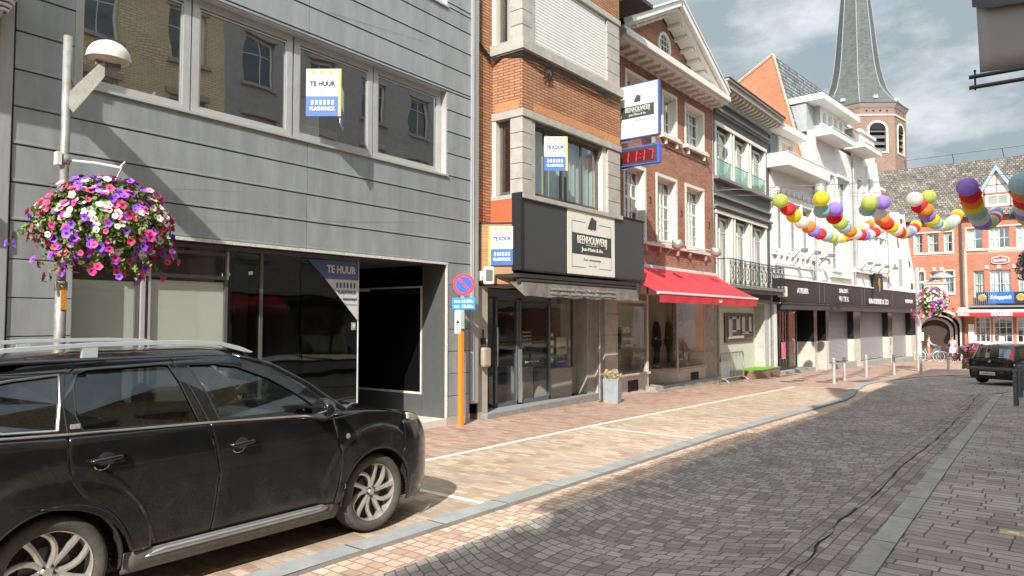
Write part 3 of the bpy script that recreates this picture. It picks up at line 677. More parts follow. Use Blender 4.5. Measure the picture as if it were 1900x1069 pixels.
# butcher sign box
SIGNM = M_('anthracite_panel', (.052, .055, .058), .45, var=.06)
sg = root('shop_sign', 'wide anthracite box sign reading BEENHOUWERIJ over the butcher shop', 'shop sign', B.P(3.2, .8, 2.92))
MB().box(B, .5, 5.86, .15, BD, 2.95, 4.50).build('box', SIGNM, sg, bevel=.01)
MB().box(B, .47, 5.89, .13, BD + .02, 4.50, 4.53).box(B, .48, 5.88, .14, BD + .01, 2.92, 2.95).build('edge_trim', BLACKM, sg)
for u in (2.15, 4.28): MB().box(B, u - .005, u + .005, BD, BD + .003, 2.96, 4.49).build('panel_joint', BLACKM, sg)
SW = M_('sign_cream', (.72, .70, .62), .5, var=.03); a, b = 2.16, 4.27
MB().box(B, a, b, BD + .002, BD + .012, 2.96, 4.49).build('cream_panel', SW, sg)
def butcher_logo(F, g, u0, u1, z0, z1, d, sc):
    w_ = u1 - u0; h = z1 - z0; c = (u0 + u1) / 2
    MB().box(F, u0 + .09 * w_, u1 - .09 * w_, d, d + .004, z0 + .30 * h, z0 + .62 * h).build('dark_band', SIGNM, g)
    t = .006 * sc; f = MB()
    for ua in (u0 + .085 * w_, u1 - .085 * w_): f.box(F, ua - t, ua + t, d, d + .003, z0 + .10 * h, z0 + .80 * h)
    for za in (z0 + .10 * h, z0 + .80 * h): f.box(F, u0 + .085 * w_, c - .15 * w_, d, d + .003, za - t, za + t).box(F, c + .15 * w_, u1 - .085 * w_, d, d + .003, za - t, za + t)
    f.build('rule', SIGNM, g)
    e = [(-.10, -.10), (-.03, .09), (0, .12), (.03, .09), (.09, .07), (.08, -.09), (.05, -.12), (.02, -.09), (-.02, -.12), (-.06, -.10)]
    MB().prism(F, [(c + x * w_, z0 + .80 * h + y * h * .9) for x, y in e], d, d + .005).build('bull_emblem', SIGNM, g)
    text('lettering', 'BEENHOUWERIJ', F, c, d + .004, z0 + .465 * h, .125 * h, SW, g, wid=.62 * w_, bold=0)
    MB().box(F, c - .13 * w_, c + .13 * w_, d + .004, d + .006, z0 + .445 * h, z0 + .452 * h).build('divider', SW, g)
    text('owners', 'Jean-Marie & An', F, c, d + .004, z0 + .355 * h, .06 * h, SW, g, wid=.44 * w_)
    text('motto', 'Puur vakmanschap', F, c, d, z0 + .21 * h, .035 * h, M_('print_brown', (.22, .2, .12), .6), g, wid=.36 * w_)
    text('year', 'since 1987', F, c, d, z0 + .125 * h, .025 * h, GREYT, g, wid=.17 * w_)
butcher_logo(B, sg, a, b, 2.98, 4.47, BD + .012, 1.)
for u in (1.3, 5.2): MB().box(B, u, u + .05, -.0, .2, 3.4, 3.5).build('bracket', BLACKM, sg)
MB().box(B, .40, .48, .6, .84, 2.94, 4.53).build('end_cap', BLACKM, sg)
op = MB(); op.hprism([(-9.45, 11.46), (-8.86, 11.46), (-8.86, 11.5), (-9.45, 11.5)], 3.93, 4.42)
op.build('orange_panel', M_('orange_red_panel', (.62, .13, .06), .5, var=.05), bt)
wd = root('wood_fascia', 'wood grain fascia panel beside the butcher sign, over the glass door', 'fascia', (-9.1, 11.3, 2.6))
MB().hprism([(-9.45, 11.08), (-8.84, 11.42), (-8.84, 11.46), (-9.45, 11.5)], 2.66, 3.90).build('panel', M_('wood_panel', (.36, .20, .095), .55, var=.3, vscale=1.6, streak=(1, 1, 28)), wd)
MB().hprism([(-9.47, 11.06), (-8.82, 11.41), (-8.82, 11.43), (-9.47, 11.09)], 3.9, 3.93).hprism([(-9.47, 11.06), (-8.82, 11.41), (-8.82, 11.43), (-9.47, 11.09)], 2.63, 2.66).build('trim', BLACKM, wd)
fwl = Frame(-9.30, 11.155, u=(.873, .487, 0), n=(.487, -.873, 0))
board(fwl, 'b', 'TE KOOP board with yellow left edge fixed on the wood fascia panel', .04, 3.04, .50, .80, 'TE KOOP', strip='left', off=.03)
p2 = B.P(1.35, BD - .05, 0); fk = Frame(p2.x, p2.y, u=cu_, n=cn_)
board(fk, 'b', 'TE KOOP board hung in front of the brown bay window', 0, 5.13, .50, .74, 'TE KOOP', off=.02)
fl = root('flood_light', 'white boxed flood light on the wall beside the wood fascia', 'wall light', B.P(.05, .1, 2.8))
MB().box(B, -.02, .16, 0, .14, 2.72, 2.92).tube([B.P(.05, .1, 2.82), B.P(.0, .28, 2.82)], .05, 8).build('housing', M_('white_plastic', (.70, .68, .62), .5, var=.05), fl, bevel=.02)
fll = Frame(B.P(-.04, .28, 0).x, B.P(-.04, .28, 0).y, u=cu_, n=cn_)
MB().box(fll, -.05, .17, -.04, .04, 2.64, 3.0).build('bezel', M_('white_plastic', (.70, .68, .62), .5, var=.05), fl, bevel=.03)
MB().box(fll, .0, .14, .035, .045, 2.70, 2.94).build('lens', M_('grey_lens', (.13, .14, .14), .3), fl)
# shopfront
sp = MB().hprism([(-9.27, 11.13), (-9.62, 16.2), (-10.3, 16.2), (-10.3, 11.13)], -.25, -.0); sp.build('step', M_('step_stone', (.26, .26, .25), .75, var=.2, vscale=8, bump=.2), bt, bevel=.01)
MB().box(B, .02, .33, -.4, .02, -.3, 2.7).box(B, .02, 1.3, -.3, .02, 2.62, 2.72).build('end_pier', M_('beige_render', (.38, .34, .29), .85, var=.14, vscale=3, bump=.2), bt)
BLUEG = M_('blue_grey_alu', (.13, .155, .175), .4, .4, var=.05)
fr = MB()
for u in (1.03, 1.80, 1.90, 3.08): fr.box(B, u, u + .075, -.42, -.34, .0, 2.5)
fr.box(B, 1.05, 3.15, -.42, -.34, 2.36, 2.44).box(B, 1.05, 3.15, -.42, -.34, .0, .10).box(B, .4, 5.16, -.45, -.33, 2.44, 2.6)
fr.build('door_frame', BLUEG, bt, bevel=.006)
MB().quad(B, 1.09, 1.82, .1, 2.36, -.38).quad(B, 1.96, 3.09, .1, 2.36, -.38).build('door_glass', SHOPGL, bt)
sd = MB(); sd.face([B.P(.36, -1.25, 0), B.P(1.04, -.4, 0), B.P(1.04, -.4, 2.44), B.P(.36, -1.25, 2.44)]); sd.build('side_glass', SHOPGL, bt)
MB().box(B, 1.84, 1.92, -.33, -.28, .05, 1.25).box(B, 1.045, 1.08, -.33, -.30, .9, 1.75).build('door_handle', M_('brushed_steel', (.55, .6, .62), .3, .8), bt)
# interior seen through the glass
ins = MB().box(B, .35, 5.8, -4.5, -4.4, 0, 2.8).box(B, .35, 5.8, -4.4, -.45, -.02, .0)
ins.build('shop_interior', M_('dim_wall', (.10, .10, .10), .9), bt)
slt = MB(); z = .9
while z < 2.4: slt.box(B, .5, 2.6, -1.75, -1.72, z, z + .045); z += .055
slt.box(B, .5, 2.6, -1.9, -1.7, 0, .75).build('slatted_screen', M_('dull_grey', (.34, .33, .31), .7), bt)
MB().box(B, 2.15, 3.05, -.9, -.8, 0, .82).build('counter', M_('counter_white', (.42, .41, .38), .6), bt)
MB().box(B, 2.05, 3.0, -.47, -.44, .82, 1.42).build('opening_hours_panel', M_('panel_black', (.012, .012, .013), .4), bt)
for i, s_ in enumerate(('Openingsuren', 'ma di 8-12', 'wo 8-12', 'do vr 8-18')): text('hours', s_, B, 2.3, -.43, 1.62 - i * .09, .035, PAPER, bt, wid=.34)
text('owner_lettering', 'Jean-Marie & An', B, 2.5, -.42, .92, .045, PAPER, bt, wid=.55)
bd2 = MB(); bd2.hprism([(-9.83, 14.15), (-9.80, 15.1), (-9.95, 15.32), (-10.3, 15.35), (-10.3, 14.15)], 0, .72); bd2.build('curved_base', M_('grey_wood_base', (.27, .25, .225), .7, var=.12, streak=(8, 8, .5)), bt)
MB().quad(B, 3.16, 4.2, .74, 2.44, -.40).build('side_window', SHOPGL, bt); MB().box(B, 4.18, 4.22, -.44, -.36, .72, 2.44).box(B, 3.16, 4.2, -.43, -.38, .715, .75).build('side_window_frame', BLUEG, bt)
MB().box(B, 4.0, 5.16, -.9, -.62, 0, 2.6).build('concrete_panel', M_('concrete', (.33, .32, .29), .8, var=.15, vscale=3), bt)
MB().box(B, 4.75, 5.16, -.9, -.30, 0, 2.6).build('side_door', M_('concrete_light', (.40, .385, .345), .8, var=.12, vscale=3), bt)
MB().box(B, 4.86, 4.90, -.30, -.27, 1.1, 1.9).build('pull_bar', ANOD, bt)
q = MB()
for i in range(5): q.box(B, 5.16, 5.84, -.4, .0 + .004 * (i % 2), -.15 + i * .56, -.15 + (i + 1) * .56 - .015)
q.box(B, 5.17, 5.83, -.41, -.012, -.2, 2.7).build('stone_pier', M_('rusticated_stone', (.46, .40, .35), .8, var=.15, vscale=4, bump=.2), bt, bevel=.008)
lb = root('agent_poster', 'TE KOOP poster leaning behind the glass beside the butcher door', 'poster', B.P(3.9, -.5, .75))
fp = Frame(B.P(3.62, -.48, 0).x, B.P(3.62, -.48, 0).y, 0)
MB().box(fp, 0, .44, -.02, 0, .78, 1.48).build('sheet', M_('poster_pale', (.55, .53, .38), .6), lb); MB().box(fp, 0, .44, 0, .004, .78, 1.05).build('blue_field', INK, lb)
text('headline', 'TE KOOP', fp, .22, .002, 1.2, .06, INK, lb, wid=.34); text('name', 'VLAEMYNCK', fp, .22, .006, .86, .04, PAPER, lb, wid=.34)
stc = [('red sticker', 3.27, 1.55, (.5, .1, .08)), ('white sticker', 3.27, 1.36, (.55, .55, .5)), ('yellow round sticker', 3.27, 1.16, (.5, .4, .15)), ('blue round sticker', 3.27, .95, (.15, .3, .5))]
for n_, u, z, c in stc:
    g = root('door_sticker', f'{n_} on the glass beside the leaning poster', 'sticker', B.P(u, -.39, z)); mm_ = MB()
    if 'round' in n_: mm_.lathe(B.P(u, -.385, z), [(0, .003), (.075, .003), (.075, 0), (0, 0)], (1, 0, 0), 16)
    else: mm_.box(B, u - .07, u + .07, -.39, -.386, z - .06, z + .06)
    mm_.build('disc' if 'round' in n_ else 'label_face', M_(n_.replace(' ', '_'), c, .5), g)
    MB().box(B, u - .04, u + .04, -.385, -.381, z - .012, z + .012).build('print', PAPER, g)
# rolled awning with lettering
aw = root('awning', 'rolled grey brown awning with faded lettering under the butcher sign', 'awning', B.P(2.6, .9, 2.4))
AWM = M_('faded_awning', (.15, .135, .12), .85, var=.25, vscale=3, bump=.3, bscale=8)
va = MB(); N = 60
for i in range(N):
    u0, u1 = .35 + 4.85 * i / N, .35 + 4.85 * (i + 1) / N; f0, f1 = .012 * math.sin(i * 1.1), .012 * math.sin((i + 1) * 1.1)
    va.face([B.P(u0, .98 + f0, 2.40 + .01 * math.sin(i * .5)), B.P(u1, .98 + f1, 2.40 + .01 * math.sin((i + 1) * .5)), B.P(u1, .93, 2.68), B.P(u0, .93, 2.68)])
va.face([B.P(.35, .98, 2.40), B.P(.35, .93, 2.68), B.P(.35, .55, 2.72)])
va.build('valance', AWM, aw, solid=.006)
MB().tube([B.P(.3, .85, 2.72), B.P(5.2, .85, 2.72)], .055, 12).box(B, .25, 5.3, .3, .9, 2.78, 2.86).box(B, 5.2, 5.3, .3, .98, 2.5, 2.86).build('cassette', M_('brown_black', (.035, .03, .028), .5), aw)
FT_ = M_('faded_print', (.30, .28, .25), .8)
text('lettering', 'Speciaalzaak voor fijne vleeswaren', B, 2.6, .975, 2.56, .06, FT_, aw, wid=2.8); text('lettering', 'Vers vlees, kazen en bereide gerechten', B, 2.6, .99, 2.46, .06, FT_, aw, wid=2.8)
mtb = root('meter_box', 'rounded beige metal box on the pier left of the butcher door', 'wall box', B.P(.15, .03, 1.15))
MB().box(B, .05, .30, .02, .16, .95, 1.36).build('cover', M_('beige_metal', (.45, .38, .32), .5, .3), mtb, bevel=.05)
MB().box(B, .1, .2, .02, .08, 1.42, 1.55).tube([B.P(.15, .05, 1.55), B.P(.15, .05, 1.72)], .02, 6).build('lock', BLACKM, mtb)
# projecting signs
Y9 = Frame(0, 15.9, u=(1, 0, 0), n=(0, -1, 0))
BLUF = M_('blue_sign_frame', (.07, .13, .38), .45)
ps = root('projecting_sign', 'white BEENHOUWERIJ light box sign with blue edge sticking out from the brick bay', 'projecting sign', (-8.3, 15.9, 7.2))
MB().box(Y9, -8.89, -7.73, -.13, 0, 6.52, 7.91).build('case', BLUF, ps, bevel=.008); MB().box(Y9, -8.86, -7.76, 0, .006, 6.55, 7.88).build('face', M_('lightbox_white', (.80, .80, .74), .4, var=.02), ps)
butcher_logo(Y9, ps, -8.86, -7.76, 6.75, 7.72, .006, .7)
MB().box(Y9, -8.9, -8.60, -.1, -.04, 6.45, 6.51).box(Y9, -7.95, -7.85, -.1, -.04, 6.33, 6.51).box(Y9, -8.95, -8.65, -.1, -.04, 7.6, 7.66).build('bracket', GALV, ps)
ck = root('digital_clock', 'blue framed digital clock sign showing red 11:17 below the white sign', 'digital clock', (-8.3, 15.9, 6.05))
MB().box(Y9, -8.89, -7.73, -.14, 0, 5.82, 6.31).build('case', M_('bright_blue_case', (.05, .12, .50), .4), ck, bevel=.01)
MB().box(Y9, -8.84, -7.78, 0, .006, 5.86, 6.27).build('dark_face', M_('clock_face', (.05, .05, .055), .5), ck)
MB().box(Y9, -8.76, -7.86, .006, .010, 5.90, 6.20).build('display', M_('display_red', (.10, .008, .012), .4), ck)
RED = M_('led_red', (.5, .02, .03), .4, emit=((1, .03, .04), 1.6))
sgm = MB()
for uc in (-8.58, -8.35, -8.13, -7.90):
    sgm.prism(Y9, [(uc - .02, 5.93), (uc + .0, 5.93), (uc + .012, 6.04), (uc - .008, 6.04)], .010, .013).prism(Y9, [(uc - .006, 6.06), (uc + .014, 6.06), (uc + .026, 6.17), (uc + .006, 6.17)], .010, .013)
sgm.box(Y9, -8.0, -7.9, .010, .013, 6.16, 6.175).box(Y9, -8.25, -8.235, .010, .013, 5.99, 6.01).box(Y9, -8.245, -8.23, .010, .013, 6.08, 6.1)
sgm.build('digits', RED, ck); MB().box(Y9, -8.95, -8.6, -.1, -.05, 5.76, 5.82).build('bracket', GALV, ck)
# planter
pt = root('planter', 'tall square grey metal planter with dry twigs by the butcher pier', 'planter', (-9.15, 15.75, gz(15.75)))
FPp = Frame(-9.10, 15.45, u=cu_, n=cn_); zb = gz(15.7)
zz = zb
po = MB(); cx, cy = -9.0, 15.76
for (h0, h1, s0, s1) in ((0, .62, .172, .20),):
    for k in range(4):
        a0, a1 = R(45 + 90 * k + 14), R(135 + 90 * k + 14)
        q_ = lambda a, s_, h: (cx + s_ * 1.414 * math.cos(a), cy + s_ * 1.414 * math.sin(a), zb + h)
        po.face([q_(a0, s0, h0), q_(a1, s0, h0), q_(a1, s1, h1), q_(a0, s1, h1)]); po.face([q_(a0, s1, h1), q_(a1, s1, h1), q_(a1, s1 - .03, h1), q_(a0, s1 - .03, h1)])
po.build('pot', M_('planter_grey', (.30, .335, .36), .5, .1, var=.14, vscale=5), pt)
MB().box(WORLD, cx - .145, cx + .145, cy - .145, cy + .145, zb + .5, zb + .54).build('soil', M_('soil', (.06, .04, .03), .9), pt)
tw = MB(); random.seed(5)
for k in range(70):
    a = random.random() * 6.28; r_ = random.random() * .16; p = Vector((cx + r_ * math.cos(a), cy + r_ * math.sin(a), zb + .54)); q_ = p + Vector((math.cos(a) * .1, math.sin(a) * .1, .1 + random.random() * .16))
    tw.tube([p, q_], .004, 4)
    for j in range(3):
        v = q_ + Vector((random.uniform(-.05, .05), random.uniform(-.05, .05), random.uniform(-.05, .04))); e1 = Vector((random.uniform(-1, 1), random.uniform(-1, 1), random.uniform(-1, 1))).normalized() * .03; e2 = e1.orthogonal().normalized() * .018
        tw.face([v - e1, v + e2, v + e1, v - e2])
tw.build('dry_plant', M_('dry_plant', (.42, .34, .18), .8, var=.4, vscale=20), pt)

# ================================================================= PEDIMENT BRICK HOUSE
T = Frame(-9.85, 17.6, 0)
BRK2 = brick('red_brown_brick', (.29, .105, .065), (.43, .185, .115), (.27, .19, .145), .22, .067, .012, .85, .7, dirt=.22)
th = root('pediment_brick_house', 'red brick house with a white pediment gable and round window over a red awning', 'building', (-9.85, 21.1, -.3))
TU0, TU1 = -.73, 7.03
up = [(.45, 2.0), (2.86, 4.0), (4.6, 6.25)]
lo = [(.30, 1.72), (2.40, 3.94), (4.57, 6.18)]
holes = [(a + .05, b - .05, 7.82, 9.23) for a, b in up] + [(a + .05, b - .06, 4.35, 6.47) for a, b in lo]
MB().wall(T, TU0, TU1, 2.95, 9.78, holes, rev=.26).build('wall', BRK2, th)
for i, (a, b) in enumerate(up):
    window(T, th, a + .10, b - .10, 7.85, 9.18, d=-.20, fm=WHITE, cols=(.33, .5, .67), heavy=(1,), rows=(.36, .70), fw=.09, curt=1, sill=(.16, .12, .07), surround=0, gap=.12)
    q = MB(); q.box(T, a, a + .10, -.26, .03, 7.80, 9.28).box(T, b - .10, b, -.26, .03, 7.80, 9.28).box(T, a + .1, b - .1, -.26, .03, 9.18, 9.28)
    q.build('window_surround', CREAM, th)
    MB().box(T, a - .14, b + .14, .0, .14, 7.70, 7.79).prism(T, [(a + .1, 7.7), (a + .22, 7.7), (a + .20, 7.52), (a + .12, 7.52)], 0, .10).prism(T, [(b - .22, 7.7), (b - .1, 7.7), (b - .12, 7.52), (b - .20, 7.52)], 0, .10).build('window_sill', CREAM, th)
for i, (a, b) in enumerate(lo):
    window(T, th, a + .10, b - .12, 4.40, 6.42, d=-.20, fm=WHITE, cols=(.33, .5, .67), heavy=(1,), rows=(.20, .38, (.58, .07), .78), fw=.09, curt=1, gap=.25)
    q = MB(); q.box(T, a, a + .10, -.26, .03, 4.30, 6.52).box(T, b - .12, b, -.26, .03, 4.30, 6.52).box(T, a + .1, b - .12, -.26, .03, 6.42, 6.52).box(T, a, b, -.2, .04, 4.30, 4.40)
    q.build('window_surround', CREAM, th)
sb = MB().box(T, TU0, 6.5, .0, .12, 4.19, 4.27)
sb.build('sill_course', CREAM, th)
q = MB()
for u in (.3, 1.5, 2.45, 3.75, 4.7, 6.05): q.prism(T, [(u, 4.19), (u + .14, 4.19), (u + .12, 4.0), (u + .05, 4.0)], 0, .1)
q.build('sill_bracket', M_('pink_stone', (.46, .30, .26), .8), th)
an = MB()
for u, z in ((2.0, 5.6), (4.25, 5.45), (6.6, 5.3)): an.tube([T.P(u - .03, .02, z + .1), T.P(u + .04, .03, z), T.P(u - .03, .02, z - .1)], .015, 5)
an.build('wall_anchor', BLACKM, th)
MB().tube([T.P(7.0, .02, 4.3), T.P(7.0, .02, 9.8)], .012, 6).tube([T.P(.0, .03, 7.5), T.P(2.6, .03, 7.48), T.P(6.4, .03, 7.46), T.P(6.9, .03, 7.2), T.P(7.0, .03, 4.6)], .012, 5).build('facade_cable', GALV, th)
ct = MB()
ct.box(T, TU0, 7.02, -.02, .62, 9.66, 9.73).box(T, TU0, 7.02, .5, .72, 9.73, 9.90).box(T, TU0, 7.02, .0, .66, 9.90, 9.98).box(T, TU0, 7.0, 0, .05, 9.56, 9.66)
ct.build('cornice', WHITE, th, bevel=.01)
q = MB()
for i in range(15): q.box(T, -.1 + i * .48, .08 + i * .48, .0, .50, 9.56, 9.66)
q.build('cornice_bracket', CREAM, th)
# pediment: rakes over the facade
AP = (2.92, 11.95); Lf = (-1.05, 9.98); Rt = (6.89, 9.98)
MB().prism(T, [(-.35, 9.98), (6.30, 9.98), (2.92, 11.62), (.2, 10.35)], -.3, 0).build('gable_wall', BRK2, th)
def rake(p, q_, w0, w1, d0, d1, mbx):
    dx, dz = q_[0] - p[0], q_[1] - p[1]; l = math.hypot(dx, dz); nx, nz = -dz / l, dx / l
    if nz < 0: nx, nz = -nx, -nz
    mbx.prism(T, [(p[0] + nx * w0, p[1] + nz * w0), (q_[0] + nx * w0, q_[1] + nz * w0), (q_[0] + nx * w1, q_[1] + nz * w1), (p[0] + nx * w1, p[1] + nz * w1)], d0, d1)
rk = MB()
for e in (Lf, Rt):
    if e is Lf: e = (-.40, AP[1] - (AP[0] + .40) * (AP[1] - Lf[1]) / (AP[0] - Lf[0]))
    rake(e, AP, -.14, .04, .45, .72, rk); rake(e, AP, -.22, -.14, 0, .60, rk); rake(e, AP, .04, .10, .0, .76, rk)
rk.build('pediment_rake', WHITE, th, bevel=.008)
q = MB()
for e in (Lf, Rt):
    for i in range(1, 8):
        t = i / 8; p = (e[0] + (AP[0] - e[0]) * t, e[1] + (AP[1] - e[1]) * t)
        if p[0] < -.2: continue
        q.box(T, p[0] - .08, p[0] + .08, 0, .45, p[1] - .34, p[1] - .24)
q.build('pediment_bracket', CREAM, th)
rd = MB(); c_ = T.P(3.25, 0, 10.68); c_ = T.P(3.05, .0, 10.72)
rd.lathe(c_, [(.44, -.1), (.44, .06), (.36, .06), (.33, -.1)], (1, 0, 0), 32)
rw = rd.build('round_window', WHITE, th, smooth=False)
MB().lathe(c_, [(0, .005), (.34, .005)], (1, 0, 0), 32).build('pane', M_('dark_pane', (.05, .06, .065), .08), rw)
MB().box(T, 2.71, 3.39, .006, .02, 10.71, 10.73).box(T, 3.04, 3.06, .006, .02, 10.38, 11.06).box(T, 2.85, 2.87, .006, .018, 10.42, 11.02).box(T, 3.23, 3.25, .006, .018, 10.42, 11.02).box(T, 2.75, 3.35, .006, .018, 10.52, 10.54).box(T, 2.75, 3.35, .006, .018, 10.9, 10.92).build('glazing_bar', WHITE, rw)
TILE = brick('roof_tile', (.16, .14, .12), (.24, .21, .17), (.06, .05, .045), .22, .26, .02, .8, 1.0, dirt=.35, wob=.02)
rf = MB()
for sgn, e in ((1, Lf), (-1, Rt)):
    e2 = (e[0] - .0, e[1] + .06); a2 = (AP[0], AP[1] + .10)
    rf.face([T.P(e2[0], .1, e2[1]), T.P(a2[0], .1, a2[1]), T.P(a2[0], -9, a2[1]), T.P(e2[0], -9, e2[1])])
rf.build('roof', TILE, th)
MB().box(T, TU0, TU0 + .04, -9, -.3, 0, 9.8).box(T, 7.0, 7.04, -9, -.02, 0, 9.8).box(T, TU0, 7, -9.05, -9, 0, 11).box(T, TU0, 7, -9, -.3, 2.9, 2.97).box(T, TU0, 7, -9, -.3, 6.9, 7.0).build('shell', M_('plain_grey_wall', (.3, .3, .29), .9), th)
# ground floor shop
q = MB()
for i in range(6): q.box(T, 6.18, 7.02, -.4, -.0 - .003 * (i % 2), -.25 + i * .54, -.25 + (i + 1) * .54 - .02)
q.box(T, 6.19, 7.01, -.4, -.012, -.3, 2.95)
q.build('stone_pier', M_('weathered_stone', (.36, .32, .29), .85, var=.25, vscale=4, bump=.3, dirt=((.2, .1, .08), 3, .6, .5)), th, bevel=.01)
SST = M_('plinth_pale', (.55, .50, .45), .75, var=.12, vscale=5, bump=.2)
ps_ = MB().box(T, -.72, 1.82, -.5, .0, -.4, .30).box(T, -.72, 1.87, -.5, .05, .30, .37)
ps_.hprism([(T.P(3.9, 0, 0).x, T.P(3.9, 0, 0).y), (T.P(6.18, 0, 0).x, T.P(6.18, 0, 0).y), (T.P(6.18, -1.6, 0).x, T.P(6.18, -1.6, 0).y), (T.P(2.6, -1.6, 0).x, T.P(2.6, -1.6, 0).y), (T.P(2.8, -.75, 0).x, T.P(2.8, -.75, 0).y)], -.35, .24)
ps_.hprism([(T.P(3.9, .04, 0).x, T.P(3.9, .04, 0).y), (T.P(6.18, .04, 0).x, T.P(6.18, .04, 0).y), (T.P(6.18, -1.6, 0).x, T.P(6.18, -1.6, 0).y), (T.P(2.55, -1.6, 0).x, T.P(2.55, -1.6, 0).y), (T.P(2.76, -.73, 0).x, T.P(2.76, -.73, 0).y)], .24, .29)
ps_.build('plinth', SST, th)
MB().box(T, 1.82, 7.0, -1.6, .22, -.4, -.10).box(T, 1.7, 3.5, -.2, .36, -.4, -.19).build('shop_step', M_('step_grey', (.30, .30, .28), .8, var=.15), th)
grl = MB()
for u0 in (.52, 4.9):
    for i in range(10): grl.box(T, u0 + i * .065, u0 + i * .065 + .018, .001, .01, -.14, .16)
    for i in range(5): grl.box(T, u0, u0 + .62, .01, .016, -.12 + i * .06, -.106 + i * .06)
grl.build('vent_grille', M_('rusty_black', (.05, .045, .04), .7), th)
MB().box(T, .52, 1.15, -.01, .002, -.15, .17).box(T, 4.88, 5.55, -.01, .002, -.15, .14).build('vent_recess', DARKIN, th)
FRM = M_('cream_shop_frame', (.56, .51, .43), .5, var=.05)
f_ = MB().box(T, 1.74, 1.84, -.12, .0, .37, 2.95).box(T, -.7, 1.84, -.1, -.02, 2.42, 2.50)
P3 = [T.P(2.80, -.75, 0), T.P(3.90, -.02, 0), T.P(6.14, -.02, 0)]
f_.tube([P3[1] + Vector((0, 0, .29)), P3[1] + Vector((0, 0, 2.7))], .045, 4).tube([P3[2] + Vector((0, 0, .29)), P3[2] + Vector((0, 0, 2.7))], .04, 4).tube([P3[0] + Vector((0, 0, .29)), P3[0] + Vector((0, 0, 2.7))], .03, 4)
f_.tube([P3[0] + Vector((0, 0, .31)), P3[1] + Vector((0, 0, .31)), P3[2] + Vector((0, 0, .31))], .035, 4)
f_.box(T, TU0, 7.0, -.3, -.0, 2.70, 2.95)
f_.build('shop_frame', FRM, th)
g_ = MB().quad(T, -.7, 1.76, .37, 2.95, -.05)
for a, b in ((P3[0], P3[1]), (P3[1], P3[2])): g_.face([a + Vector((0, 0, .3)), b + Vector((0, 0, .3)), b + Vector((0, 0, 2.7)), a + Vector((0, 0, 2.7))])
g_.face([T.P(1.79, -.05, .37), T.P(1.79, -1.5, .37), T.P(1.79, -1.5, 2.7), T.P(1.79, -.05, 2.7)])
g_.build('shop_glass', SHOPGL, th)
MB().box(T, TU0, 7.0, -1.6, -1.5, -.1, 2.9).box(T, 6.10, 6.17, -1.5, -.02, .24, 2.9).build('display_wall', M_('cream_wall', (.80, .73, .61), .8, var=.04), th)
MB().box(T, TU0, 1.72, -3.0, -.08, .28, .31).hprism([(T.P(3.9, -.05, 0).x, T.P(3.9, -.05, 0).y), (T.P(6.1, -.05, 0).x, T.P(6.1, -.05, 0).y), (T.P(6.1, -3, 0).x, T.P(6.1, -3, 0).y), (T.P(2.85, -3, 0).x, T.P(2.85, -3, 0).y), (T.P(2.85, -.78, 0).x, T.P(2.85, -.78, 0).y)], .29, .305).build('display_floor', M_('orange_wood', (.50, .24, .12), .5, var=.1), th)
text('lettering', '50%', T, .55, -.045, 1.55, .17, PAPER, th); text('lettering', 'ZOMERKLEDING', T, .6, -.045, 1.34, .06, PAPER, th); text('lettering', 'COLLECTIE', T, .7, -.045, 1.15, .06, PAPER, th)
cl = MB(); random.seed(11)
for i in range(16): cl.box(T, -.3 + random.random() * 1.7, .0 + random.random() * 1.7, -.9 - random.random() * 1.2, -.85, .5 + random.random() * .8, .7 + random.random() * 1.4)
cl.build('stock', M_('mixed_clothing', (.12, .11, .12), .9, var=.7, vscale=7), th)
# mannequins ------------------------------------------------------
def skin(name, verts, edges, rad, mat, parent, sub=2, loc=None):
    me = bpy.data.meshes.new(name); me.from_pydata([tuple(v) for v in verts], edges, [])
    o = bpy.data.objects.new(name, me); COL.objects.link(o)
    o.modifiers.new('skin', 'SKIN'); sv = me.skin_vertices[0].data
    for i, r_ in enumerate(rad):
        rr = (r_, r_) if not isinstance(r_, tuple) else r_
        sv[i].radius = rr; sv[i].use_root = (i == 0)
    m2 = o.modifiers.new('sub', 'SUBSURF'); m2.levels = m2.render_levels = sub
    dg = bpy.context.evaluated_depsgraph_get(); nm = bpy.data.meshes.new_from_object(o.evaluated_get(dg)); bpy.data.objects.remove(o); nm.name = name
    for p in nm.polygons: p.use_smooth = True
    nm.materials.clear(); nm.materials.append(mat)
    if not nm.uv_layers: nm.uv_layers.new(name='UVMap')
    o = bpy.data.objects.new(name, nm); COL.objects.link(o); o.parent = parent; ORG[o.name] = Vector((0, 0, 0))
    return o
